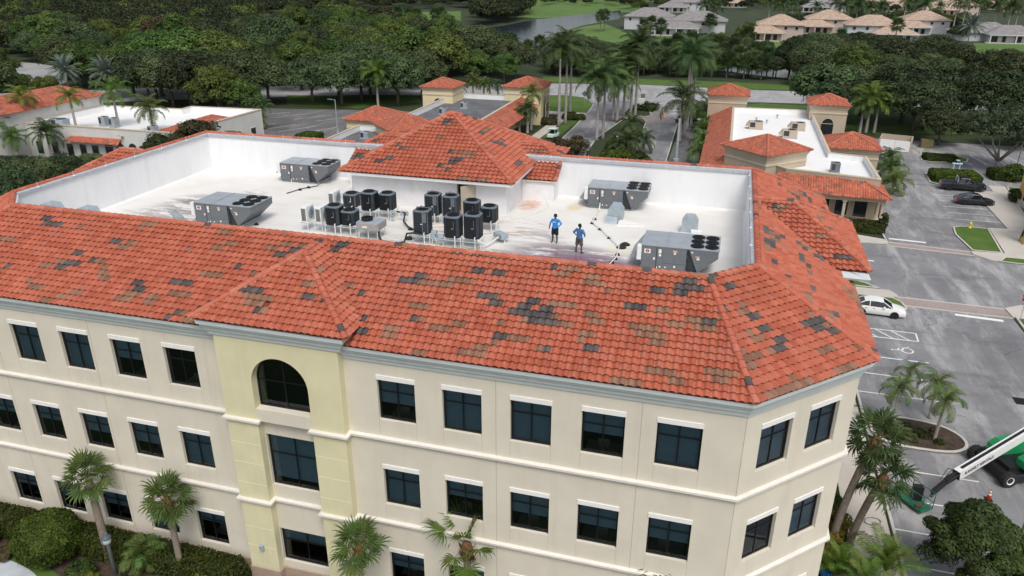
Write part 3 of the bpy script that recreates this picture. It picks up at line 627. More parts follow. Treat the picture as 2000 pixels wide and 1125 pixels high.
wallrun(mb, (XR, YB), (-1, 0), XR+40.5, 0, 13.86, []); wallrun(mb, (-40.5, YB), (0, -1), YB-4.54, 0, 13.86, []); wallrun(mb, (-40.5, 4.6), (D45[0], -D45[1]), 6.5, 0, 13.86, [])
mb.build('wall', M['cream'], office)
# tower bay between the piers
BW = [(1.22, 3.30), (5.98, 8.95)]
mb = MB(); wallrun(mb, (TC-tw_in, 0), (1, 0), 2*tw_in, 0, 10.56, [(.04, 2*tw_in-.04, a, b) for a, b in BW], .2); mb.face([(TC-tw_in, -.40, 10.56), (TC+tw_in, -.40, 10.56), (TC+tw_in, .1, 10.56), (TC-tw_in, .1, 10.56)]); mb.face([(TC-tw_in, -.40, 9.9), (TC+tw_in, -.40, 9.9), (TC+tw_in, -.40, 10.56), (TC-tw_in, -.40, 10.56)])
mb.build('tower_bay', M['cream'], office)
mb = MB()
for sx in (-1, 1): mb.box(TC+sx*tw_in, TY, 0, TC+sx*tw_out, .6, 14.5, 0)
AR, AZ = tw_in, 11.95; nA = 20; arc = [(TC-AR*math.cos(math.pi*k/nA), AZ+AR*math.sin(math.pi*k/nA)) for k in range(nA+1)]
for (xa, za), (xb, zb) in zip(arc, arc[1:]):
    mb.face([(xa, TY, za), (xb, TY, zb), (xb, TY, 14.5), (xa, TY, 14.5)]); mb.face([(xa, TY, za), (xa, .2, za), (xb, .2, zb), (xb, TY, zb)])
mb.build('tower_pier', M['yellow'], office)
for sx in (-1, 1):
    for z in (6.15, 7.35, 8.5, 2.2, 3.4):
        mb = MB(); mb.box(TC+sx*(tw_in), TY-.004, z, TC+sx*tw_out, TY, z+.03); mb.build('pier_joint', M['yellow_line'], office)
for x in (-4.72, 1.36, -25.4, -31.5, XC-.015):
    mb = MB(); mb.box(x-.012, -.003, .9, x+.012, .0, 13.7); mb.build('control_joint', M['joint'], office)
mb = MB()
for x in WX:
    for (a, b), zb in zip(WT, (.92, 5.32, 10.05)):
        for xx in (x, x+WW): mb.box(xx-.006, -.0025, zb, xx+.006, .0, a-.03)
o = mb.build('stain_streaks', M['joint'], office); o['kind'] = 'stuff'
PATH = [(XL, 0), (TC-tw_out, 0), (TC-tw_out, TY), (TC-tw_in, TY), (TC-tw_in, 0), (TC+tw_in, 0), (TC+tw_in, TY), (TC+tw_out, TY), (TC+tw_out, 0), (XC, 0), (XR, 4.54), (XR, YB)]
for z in (9.68, 4.95):
    mb = MB(); mb.band(PATH, [(0, z+.03), (.10, z+.07), (.14, z+.12), (.16, z+.13), (.16, z+.24), (0, z+.29)]); sharp(mb.build('string_course', M['trim'], office), 30)
mb = MB(); mb.band(PATH, [(0, 0), (.05, 0), (.05, .78), (0, .84)]); mb.build('plinth', M['plinth'], office)
CORN = [(0, 13.72), (.06, 13.74), (.10, 13.92), (.17, 13.98), (.20, 14.12), (.27, 14.18), (.30, 14.30), (.38, 14.34), (.40, 14.52), (-.3, 14.52)]
for nm, pth, dz in (('cornice', [(XL, 0), (TC-tw_out, 0)], 0), ('cornice', [(TC+tw_out, 0), (XC, 0), (XR, 4.54), (XR, YB)], 0), ('tower_cornice', [(TC-tw_out-.12, 1.3), (TC-tw_out-.12, TY), (TC+tw_out+.12, TY), (TC+tw_out+.12, 1.3)], .50)):
    mb = MB(); mb.band(pth, [(o, z+dz) for o, z in CORN]); sharp(mb.build(nm, M['cornice'], office), 25)
mb = MB(); mb.band([(XR, 13.9), (XR+.05, 13.9), (XR+.05, 21.6), (XR, 21.6)], [(0, 14.86), (1.22, 14.88), (1.27, 15.0), (-.2, 15.0)]); mb.build('gable_soffit', M['cornice'], office)
# windows: frame is the part, panes, shade and lintel its pieces
shade_r = random.Random(11)
def window(p0, d, s0, w, z0, z1, drop, lintel=True, split=.68):
    n = Vector((d[1], -d[0])); o = Vector((p0[0]+d[0]*s0, p0[1]+d[1]*s0, 0)); T = Matrix(((d[0], n.x, 0, o.x), (d[1], n.y, 0, o.y), (0, 0, 1, 0), (0, 0, 0, 1)))
    mb = MB(T); f = .07; dp = -.16; zs = z0+(z1-z0)*split
    for q in ((0, z0, f, z1), (w-f, z0, w, z1), (f, z0, w-f, z0+f*1.3), (f, z1-f, w-f, z1), (w/2-.025, z0+f, w/2+.025, z1-f)): mb.box(q[0], dp-.06, q[1], q[2], dp, q[3])
    mb.box(f, dp-.05, zs-.022, w-f, dp-.004, zs+.022)
    fr = mb.build('window', M['frame'], office)
    for a, b in ((f, w/2-.025), (w/2+.025, w-f)):
        for c, e in ((z0+f*1.3, zs-.022), (zs+.022, z1-f)):
            g = MB(T); g.face([(a, dp-.03, c), (a, dp-.03, e), (b, dp-.03, e), (b, dp-.03, c)][::-1]); g.build('pane', M['glass'], fr)
    if drop > .02:
        g = MB(T); zb = z1-(z1-z0)*drop; g.box(.03, dp-.17, zb, w-.03, dp-.165, z1); g.box(.03, dp-.185, zb-.03, w-.03, dp-.155, zb); g.build('roller_shade', M['blind'], fr)
    if lintel:
        g = MB(T); g.box(-.02, -.02, z1, w+.02, .04, z1+.22); g.build('lintel', M['lintel'], fr)
DR = [.55, .72, .6, .8, .0, .42, .93, .55, .62, .5,  .95, .5, .62, .6, .62, .98, .65, .6, .5, .5,  .62, 1, 1, .55, 1, .02, .55, 1, 1, .5]
k = 0
for fl, (a, b) in enumerate(WT):
    for i in range(10):
        window((0, 0), (1, 0), WX[i], WW, a, b, DR[k % 30]); k += 1
    for i, s in enumerate(CW): window((XC, 0), D45, s, WW, a, b, [.6, .9, .1, 1, 1, 1][fl*2+i])
    for s in SY: window((XR, 4.54), (0, 1), s, WW, a, b, shade_r.choice((.5, .7, 1)))
for (a, b), dr in zip(BW, (.42, .88)): window((TC-tw_in, 0), (1, 0), .04, 2*tw_in-.08, a, b, dr, False, .62)
# arched window of the tower
aw = MB(); yg = .06
for (xa, za), (xb, zb) in zip(arc, arc[1:]):
    sc = .95; A2 = lambda x, z: (TC+(x-TC)*sc, AZ+(z-AZ)*sc)
    (x2, z2), (x3, z3) = A2(xa, za), A2(xb, zb); aw.face([(xa, yg-.06, za), (xb, yg-.06, zb), (x3, yg-.06, z3), (x2, yg-.06, z2)]); aw.face([(x2, yg-.06, z2), (x3, yg-.06, z3), (x3, yg+.02, z3), (x2, yg+.02, z2)])
aw.box(TC-AR, yg-.06, 10.56, TC-AR+.07, yg, AZ); aw.box(TC+AR-.07, yg-.06, 10.56, TC+AR, yg, AZ); aw.box(TC-AR+.07, yg-.06, 10.56, TC+AR-.07, yg, 10.65); aw.box(TC-.03, yg-.05, 10.65, TC+.03, yg, AZ+AR*.95); aw.box(TC-AR+.07, yg-.045, AZ-.02, TC-.03, yg-.004, AZ+.02); aw.box(TC+.03, yg-.045, AZ-.02, TC+AR-.07, yg-.004, AZ+.02)
awo = aw.build('arched_window', M['frame'], office)
for sx in (-1, 1):
    g = MB(); g.face([(TC+sx*.03, yg-.02, 10.65), (TC+sx*(AR-.07), yg-.02, 10.65), (TC+sx*(AR-.07), yg-.02, AZ-.02), (TC+sx*.03, yg-.02, AZ-.02)][::sx]); g.build('pane', M['glass'], awo)
    g = MB(); g.face(([(TC+sx*.03, yg-.02, AZ+.02)]+[(TC+sx*AR*.95*math.cos(math.pi/2*t/10), yg-.02, AZ+.02+AR*.93*math.sin(math.pi/2*t/10)) for t in range(11)])[::sx]); g.build('pane', M['glass'], awo)
# floors and core wall seen dimly through the glass
mb = MB()
for z in (0.1, 4.75, 9.5, 13.6): mb.box(XL+.3, .5, z, XC-.3, 4.2, z+.2); mb.prism([(XC-.4, .6), (XC+.2, .6), (XR-.4, 4.9), (XR-.4, 8), (XC-.4, 8)], z+.001, z+.199); mb.box(XR-2.6, 8.01, z, XR-.4, YB-.5, z+.198)
mb.box(XL+.3, 4.0, 0, XC-.3, 4.2, 13.8); mb.face([(XC-2.6, 2.6, 0), (XC+1.9, 7.1, 0), (XC+1.9, 7.1, 13.8), (XC-2.6, 2.6, 13.8)]); mb.box(XR-3, 5, 0, XR-2.8, YB, 13.8)
for x in (-17.9, -11.7, -26, -31, -5.5, 1.0): mb.box(x-.06, .5, 0.3, x+.06, 4.0, 13.6)
mb.box(TC-3, .21, 14.2, TC+3, 3.9, 14.4); mb.build('interior', M['dark'], office)
desk = MB()
for i in range(10):
    for fl, z in enumerate((.3, 4.95, 9.7)):
        x = WX[i]; zz = z+.75 if fl else 1.05
        desk.box(x+.1, .9, zz, x+1.6, 1.6, zz+.04); desk.box(x+.35+.1*((i*7+fl*3) % 5), 1.2, zz+.04, x+.85+.1*((i*7+fl*3) % 5), 1.24, zz+.42)
desk.build('office_desk', mat('desk', (.16,.14,.12), .5, .1), office)
for sx, z in ((-1, 2.05), (1, 2.05)):
    xx = TC+sx*2.27; l = MB(); l.bbox(xx-.10, TY-.16, z, xx+.10, TY, z+.32, .02); l.build('wall_lamp', M['galv'], office)
# ---- roof well: deck, parapets, coping
RF = [(-33.94, YRF), (3.34, YRF), (XRR, 6.85), (XRR, YRB), (XRL, YRB), (XRL, 6.85)]     # ridge line in plan
def inset(path, d):
    P = [Vector(p) for p in path]; out = []; n = len(P)
    for i in range(n):
        a = (P[i]-P[i-1]).normalized(); b = (P[(i+1) % n]-P[i]).normalized(); na, nb = Vector((-a.y, a.x)), Vector((-b.y, b.x)); m = (na+nb)/(1+na.dot(nb)); out.append(tuple(P[i]+m*d))
    return out
IN = inset(RF, .22)
mb = MB(); mb.face([(x, y, ZD) for x, y in inset(RF, .1)]); mb.build('flat_roof', M['deck'], office)
mb = MB(); mb.band(RF, [(-.22, ZD-.02), (-.22, ZR_-.02), (-.02, ZR_), (-.02, ZD-.02)], closed=True); mb.band(RF, [(-.34, ZD-.01), (-.22, ZD+.12), (-.2, ZD-.01)], closed=True); mb.build('parapet', M['parapet'], office)
mb = MB(); cpth = [RF[2], RF[3], RF[4], RF[5]]; mb.band(cpth, [(-.31, ZR_-.16), (-.30, ZR_+.02), (-.08, ZR_+.10), (-.08, ZR_-.05)][::-1]); mb.build('coping', M['coping'], office)
mb = MB()
for (a, b_) in zip(cpth, cpth[1:]):
    L = (Vector(b_)-Vector(a)).length; nn = int(L/2.6)
    for k in range(1, nn+1):
        p = Vector(a).lerp(Vector(b_), k/(nn+.5)); c = Vector((-15.3, 14.7)); q = p+(c-p).normalized()*.27
        mb.tube((q.x, q.y, ZR_), (q.x, q.y, ZR_+.34), .012, .006, 5); mb.cbox((q.x, q.y, ZR_+.03), .14, .14, .04)
mb.build('air_terminal', M['white_metal'], office)
# ---- roof planes and tiles
roof = MB(); MIR = lambda p: (-30.6-p[0], p[1], p[2])
E1, E2, E3 = (5.51, -.42, ZE), (10.40, 4.47, ZE), (10.40, 29.64, ZE)
R1, R2, R3 = (3.34, YRF, ZR_), (XRR, 6.85, ZR_), (XRR, YRB, ZR_)
faces = [[MIR(E1), E1, R1, MIR(R1)], [E1, E2, R2, R1], [E2, E3, R3, R2], [MIR(E3), MIR(E2), MIR(R2), MIR(R3)], [MIR(E2), MIR(E1), MIR(R1), MIR(R2)]]
tA, tB, tP, tQ = (TC-3.8, -.84, 15.09), (TC+3.8, -.84, 15.09), (TC, 2.88, 17.27), (TC, YRF, 17.27)
sB, sA = (TC+3.8, .80, 15.09), (TC-3.8, .80, 15.09)
faces += [[tA, tB, tP], [tB, sB, tQ, tP], [sA, tA, tP, tQ]]
g0, g1, gP, gQ = (11.25, 13.55, 15.06), (11.25, 21.9, 15.06), (7.42, 17.7, 17.30), (XRR, 17.7, 17.30)
h0, h1 = (9.6, 13.55, 15.06), (9.6, 21.9, 15.06)
for mr in (lambda p: p, MIR):
    fs = [[g0, g1, gP], [h0, g0, gP, gQ], [g1, h1, gQ, gP]]
    for f in fs:
        f = [mr(p) for p in f]
        if mr is MIR: f = [f[1], f[0]]+f[:1:-1]
        faces.append(f)
PX, PY = -15.25, 24.2; pe = 6.05; pz, pa = 16.80, 20.0
pc = [(PX-pe, PY-5.75, pz), (PX+pe, PY-5.75, pz), (PX+pe, PY+5.75, pz), (PX-pe, PY+5.75, pz)]; pap = (PX, PY-.1, pa)
for i in range(4): faces.append([pc[i], pc[(i+1) % 4], pap])
lx0, lx1, ly, lz = -23.05, -7.45, 22.85, 16.0; kz = lz+.53*(24.5-ly)
low_in = [(lx0, ly, lz), (lx1, ly, lz), (lx1, 24.5, kz), (-9.1, 26.1, 17.75), (-21.4, 26.1, 17.75), (lx0, 24.5, kz)]
faces.append(low_in); faces.append([(lx1, 24.4, 17.0), (lx1-.2, 28.5, 17.0), (-9.1, 26.1, 17.75)]); faces.append([(lx0+.2, 28.5, 17.0), (lx0, 24.4, 17.0), (-21.4, 26.1, 17.75)])
for i, f in enumerate(faces):
    roof.face(f); tile_face(f, 100+i*17, (1.75, 2.1, 1.7)[i] if i < 3 else 1.3 if i < 6 else .85, (lambda r, c: r == 3 and c == 10) if i == 5 else None)
roof.face([E3, MIR(E3), MIR(R3), R3])
roof_o = roof.build('tiled_roof', M['underlay'], office)
tile_face([E3, MIR(E3), MIR(R3), R3], 999)
E3m = E3
for k, (a, b_) in enumerate([(E1, R1), (E2, R2), (MIR(E1), MIR(R1)), (MIR(E2), MIR(R2)), (E3, R3), (MIR(E3), MIR(R3)), (MIR(R1), R1), (R1, R2), (R2, R3), (MIR(R1), MIR(R2)), (MIR(R2), MIR(R3)), (MIR(R3), (lx0, YRB, ZR_)), ((lx1, YRB, ZR_), R3),
        (tA, tP), (tB, tP), (tP, tQ), (g0, gP), (g1, gP), (gP, gQ), (MIR(g0), MIR(gP)), (MIR(g1), MIR(gP)), (MIR(gP), MIR(gQ)), (pc[0], pap), (pc[1], pap), (pc[2], pap), (pc[3], pap), ((-21.4, 26.1, 17.75), (-9.1, 26.1, 17.75)), ((lx1, 24.5, kz), (-9.1, 26.1, 17.75)), ((lx0, 24.5, kz), (-21.4, 26.1, 17.75)), ((lx1, ly, lz), (lx1, 24.5, kz))]):
    cap_line(a, b_, k)
    a, b_ = Vector(a), Vector(b_); d = (b_-a).normalized(); s_ = d.cross(Vector((0, 0, 1))).normalized(); mo = MB()
    nseg = max(2, int((b_-a).length/.25)); rr_ = random.Random(k); rings = []
    for q in range(nseg+1):
        p = a.lerp(b_, q/nseg); wv = .14+rr_.uniform(-.015, .02); rings.append([p-s_*wv+Vector((0, 0, .0)), p-s_*(wv-.02)+Vector((0, 0, .115)), p+s_*(wv-.02)+Vector((0, 0, .115)), p+s_*wv+Vector((0, 0, .0))])
    mo.loft(rings); mo.build('mortar_bed', M['mortar'], roof_o)
OFF = Vector(office['off'])
ALL_TILES.sort(key=lambda t: t[0]); CAPS.sort(key=lambda t: t[0])
def onscreen(T):
    x, y = pix(T.translation); return -5 < x < 2005 and y < 1130
pick = [t for t in ALL_TILES if onscreen(t[1])][:300]; ids = {id(t) for t in pick}
for d, T, t in pick:
    o = bpy.data.objects.new('roof_tile', TILE_MESH[t]); COL.objects.link(o); o.parent = roof_o; o.matrix_basis = Matrix.Translation(-OFF) @ T
rest = [t for t in ALL_TILES if id(t) not in ids]
TVn = np.array(TV); nV = len(TVn); base = len(STUFF_V)
VV = [np.array(STUFF_V, dtype=float).reshape(-1, 3)]; FF = list(STUFF_F); TT = list(STUFF_T)
for d, T, t in rest:
    A = np.array(T); VV.append(TVn @ A[:3, :3].T + A[:3, 3]); FF.extend([tuple(base+k for k in f) for f in TF]); TT.extend([TINTS[t]]*len(TF)); base += nV
me = mesh_from('roof_tiles', (np.concatenate(VV)-np.array(OFF)).tolist(), FF, TT); me.materials.append(M['tile']); me.shade_smooth(); me.set_sharp_from_angle(angle=R(50))
o = bpy.data.objects.new('roof_tiles', me); COL.objects.link(o); o.parent = roof_o; o['kind'] = 'stuff'
CAPM = [cap_mesh(c) for c in ((.46,.135,.085), (.42,.115,.07), (.48,.16,.105), (.30,.12,.07), (.085,.072,.07))]
def capkind(r): return 0 if r < .34 else 1 if r < .66 else 2 if r < .90 else 3 if r < .955 else 4
for d, T, st, r in CAPS[:300]:
    o = bpy.data.objects.new('ridge_tile', CAPM[capkind(r)]); COL.objects.link(o); o.parent = roof_o; o.matrix_basis = Matrix.Translation(-OFF) @ T @ Matrix.Diagonal((1, st/.4, 1, 1))
cv, cf, ct = [], [], []; cm = CAPM[0]; P0 = [Vector(v.co) for v in cm.vertices]; F0 = [tuple(p.vertices) for p in cm.polygons]; cc = ((.46,.135,.085), (.42,.115,.07), (.48,.16,.105), (.30,.12,.07), (.085,.072,.07))
for d, T, st, r in CAPS[300:]:
    b0 = len(cv); X = T @ Matrix.Diagonal((1, st/.4, 1, 1)); cv += [tuple(X @ p-OFF) for p in P0]; cf += [tuple(b0+i for i in f) for f in F0]; ct += [cc[capkind(r)]]*len(F0)
if cv:
    me = mesh_from('ridge_tiles', cv, cf, ct); me.materials.append(M['tile']); o = bpy.data.objects.new('ridge_tiles', me); COL.objects.link(o); o.parent = roof_o; o['kind'] = 'stuff'
# slipped tile and its patch on the tower roof
# ---- penthouse and stair block on the flat roof
mb = MB(); wx0, wx1, wy = PX-5.42, PX+5.42, 19.2
wallrun(mb, (wx0, wy), (1, 0), 10.84, ZD-.01, 16.75, [(7.5, 8.75, ZD+.05, 16.35)], .2); wallrun(mb, (wx1, wy), (0, 1), 9, ZD-.01, 16.75, []); wallrun(mb, (wx0, wy+9), (0, -1), 9, ZD-.01, 16.75, [])
mb.box(lx0+.1, ly+.15, ZD-.01, wx0-.02, 24.4, 16.0); mb.box(wx1+.02, ly+.15, ZD-.01, lx1-.1, 24.4, 16.0)
mb.box(wx0+7.2, wy-.06, ZD, wx0+7.48, wy-.002, 16.5); mb.box(wx0-.3, wy+.35, ZD, wx0-.01, wy+3, 16.5)
mb.build('penthouse_wall', M['grey_wall'], office)
mb = MB(); fas = [(pc[0][0]+.06, pc[0][1]+.06), (pc[1][0]-.06, pc[1][1]+.06), (pc[2][0]-.06, pc[2][1]-.06), (pc[3][0]+.06, pc[3][1]-.06)]
mb.band(fas, [(0, 16.60), (.03, 16.60), (.03, 16.79), (0, 16.79)], closed=True); mb.face([(x, y, 16.62) for x, y in fas][::-1]); mb.build('penthouse_fascia', M['white_metal'], office)
mb = MB(); mb.box(lx0, ly, 15.9, lx1, ly+.06, 15.99); mb.build('stair_fascia', M['trim'], office)
dT = Matrix.Translation((wx0+8.72, wy-.02, ZD+.06)) @ Matrix.Rotation(R(50), 4, 'Z')
mb = MB(dT); mb.box(-1.1, -.05, 0, 0, 0, 1.88); d_ = mb.build('door', M['door'], office)
mb = MB(dT); mb.tube((-1.0, -.10, .95), (-1.0, .05, .95), .03, n=6); mb.cbox((-1.0, -.10, .95), .12, .03, .05); mb.build('door_handle', M['galv'], d_)
mb = MB(); mb.box(wx0+7.5, wy+.25, ZD, wx0+8.75, wy+1.6, ZD+.02); mb.box(wx0+7.5, wy+1.6, ZD, wx0+8.75, wy+1.65, 16.4); mb.build('stair_lobby', M['dark'], office)
# ================================================================== PLANT ON THE FLAT ROOF
def text_mesh(name, txt, size, ext=.004, bold=.0):
    c = bpy.data.curves.new(name, 'FONT'); c.body = txt; c.size = size; c.extrude = ext; c.offset = bold; c.align_x = 'LEFT'
    o = bpy.data.objects.new(name, c); COL.objects.link(o); bpy.context.view_layer.update()
    me = bpy.data.meshes.new_from_object(o.evaluated_get(bpy.context.evaluated_depsgraph_get())); bpy.data.objects.remove(o); bpy.data.curves.remove(c); return me
def fan(mb, c, r, mi_ring=0, mi_blade=0, n=22, blades=5):
    cx, cy, z = c
    mb.lathe([(r, 0), (r, .03), (r*.93, .03), (r*.93, .005)], c, n, mi_ring)
    for k in range(blades):
        a = 2*math.pi*k/blades; da = .5; p = lambda rr, t, h: (cx+rr*math.cos(t), cy+rr*math.sin(t), z+h)
        mb.face([p(r*.2, a, .012), p(r*.88, a-.05, .012), p(r*.9, a+da, .035), p(r*.22, a+da, .035)], mi_blade)
    mb.lathe([(r*.24, .01), (r*.22, .04), (0.001, .045)], c, 12, 3)
    for q in (.45, .68): mb.lathe([(r*q, .032), (r*q+.012, .032), (r*q+.012, .038), (r*q, .038)], c, n, mi_ring)
    for k in range(6):
        a = 2*math.pi*k/6; mb.tube((cx, cy, z+.036), (cx+r*.95*math.cos(a), cy+r*.95*math.sin(a), z+.036), .008, n=4, mi=mi_ring)
def rtu(loc, label):
    t = thing('rooftop_unit', loc, label, 'air conditioner', 'large rooftop units'); W, D, H = 4.02, 2.42, 1.45
    mb = MB(); mb.box(.12, .12, 0, 3.1, D-.12, .16); mb.build('base_curb', M['galv'], t, local=True)
    mb = MB(); mb.box(0, 0, .12, 2.42, D, H-.04); mb.build('cabinet', M['rtu'], t, local=True)
    # condenser section: V shape, narrow at the base
    mb = MB(); V1 = [(2.98, 0, .14), (3.98, 0, 1.02), (3.98, 0, H-.04), (2.46, 0, H-.04)]
    for y in (.0, D): mb.face([(p[0], y, p[2]) for p in (V1 if y == 0 else V1[::-1])])
    mb.face([(2.98, 0, .14), (2.98, D, .14), (3.98, D, 1.02), (3.98, 0, 1.02)]); mb.face([(3.98, 0, 1.02), (3.98, D, 1.02), (3.98, D, H-.04), (3.98, 0, H-.04)]); mb.face([(2.98, 0, .14), (2.46, 0, H-.04), (2.46, D, H-.04), (2.98, D, .14)])
    mb.build('condenser_section', M['rtu'], t, local=True)
    mb = MB(); mb.box(2.43, .10, .14, 2.95, D-.1, H-.06); mb.build('coil', M['rtu_dark'], t, local=True)
    mb = MB(); mb.box(2.42, .02, .12, 3.0, D-.02, .17); mb.box(2.42, .02, .17, 2.46, .06, H-.05); mb.build('base_rail', M['rtu_dark'], t, local=True)
    mb = MB(); mb.box(-.02, -.02, H-.04, 1.3, D+.02, H); mb.box(1.304, -.02, H-.04, W, D+.02, H+.004); mb.box(1.28, -.03, H, 1.32, D+.03, H+.03); tp = mb.build('top_panel', M['rtu_top'], t, local=True)
    for i in range(2):
        for j in range(3):
            mb = MB(); c = (2.86+i*.74, .48+j*.73, H+.004); mb.lathe([(.36, 0), (.36, .012), (.001, .012)], c, 22, 1); fan(mb, (c[0], c[1], c[2]+.012), .345, 0, 2, 22); mb.build('fan', [M['black'], M['black'], M['rtu_dark'], M['rtu_top']], t, local=True)
    # access panels on the front
    for q in ((.05, .22, .80, H-.08), (.84, .22, 1.12, H-.08), (1.16, .52, 2.36, H-.08), (1.16, .17, 2.36, .50)):
        mb = MB(); mb.box(q[0], -.022, q[1], q[2], -.002, q[3]); mb.build('access_panel', M['rtu'], t, local=True)
    mb = MB()
    for x, z0, z1 in ((.82, .2, H-.06), (2.40, .2, H-.06)): mb.box(x-.012, -.028, z0, x+.012, -.004, z1)
    for z in (.35, .75, 1.15): mb.box(2.38, -.05, z, 2.44, -.028, z+.09); mb.box(-.02, -.03, z, .02, -.005, z+.08)
    o = mb.build('hinges', M['black'], t, local=True); o['kind'] = 'stuff'
    for (x, z, w, h, m) in ((.92, 1.05, .15, .22, 'sticker_w'), (.94, .88, .12, .13, 'sticker_w'), (.66, .66, .09, .13, 'sticker_w'), (1.66, 1.18, .22, .09, 'sticker_o'), (1.71, 1.05, .11, .11, 'sticker_w'), (1.74, .30, .10, .12, 'sticker_w'), (2.60, 1.22, .09, .07, 'sticker_w'), (2.82, .98, .22, .08, 'sticker_o'), (2.90, .86, .14, .10, 'sticker_w'), (1.0, .24, .07, .10, 'sticker_w'), (1.27, .26, .09, .06, 'sticker_w')):
        mb = MB(); y = -.026 if x < 2.4 else -.004; mb.box(x, y, z, x+w, y+.004, z+h); mb.build('sticker', M[m], t, local=True)
    mb = MB(); mb.box(.17, -.026, 1.0, .50, -.0222, 1.24); lb = mb.build('badge', M['sticker_w'], t, local=True)
    mb = MB(T=Matrix.Translation((.335, -.027, 1.125)) @ Matrix.Rotation(R(90), 4, 'X'))
    ring = [[(.095*math.cos(a), .095*math.sin(a), 0), (.055*math.cos(a), .055*math.sin(a), 0)] for a in [2*math.pi*k/16 for k in range(17)]]
    for a, c in zip(ring, ring[1:]): mb.face([a[0], c[0], c[1], a[1]])
    mb.face([(-.11, -.02, 0), (.11, -.02, 0), (.11, .025, 0), (-.11, .025, 0)]); mb.build('badge_mark', M['red'], lb, local=True)
    # fresh air hood at the end and disconnect box
    mb = MB(); mb.loft([[(0, .3, .55), (0, D-.15, .55), (0, D-.15, H-.06), (0, .3, H-.06)], [(-.62, .3, .50), (-.62, D-.15, .50), (-.60, D-.15, .56), (-.60, .3, .56)]]); mb.build('air_hood', M['rtu_top'], t, local=True)
    mb = MB(); mb.bbox(-.22, -.12, .62, .02, .22, H-.02, .03); mb.build('disconnect_box', M['lightbox'], t, local=True)
    mb = MB(); mb.path([(.88, -.05, .0), (.88, -.06, .25), (.88, -.02, .26)], .025, 6); mb.build('drain_pipe', M['pvc'], t, local=True)
    return t
for (x, y, l) in ((-.30, 12.05, 'large grey rooftop air conditioner with six fans nearest the front right corner of the roof'), (-27.95, 12.0, 'large grey rooftop air conditioner with six fans nearest the left front of the roof'),
                  (-28.35, 22.45, 'large grey rooftop air conditioner with six fans at the back left beside the penthouse'), (-5.1, 22.35, 'large grey rooftop air conditioner with six fans at the back right of the roof')):
    rtu((x, y, ZD), l)
def stand(mb, w, d, h, mi=0):
    for sx in (-1, 1):
        mb.tube((sx*w/2, -d/2, h), (sx*w/2, d/2, h), .028, n=6, mi=mi)
        for sy in (-1, 1): mb.tube((sx*w/2, sy*d/2, 0), (sx*w/2, sy*d/2, h), .024, n=6, mi=mi)
    for sy in (-1, 1): mb.tube((-w/2, sy*d/2, h-.05), (w/2, sy*d/2, h-.05), .024, n=6, mi=mi)
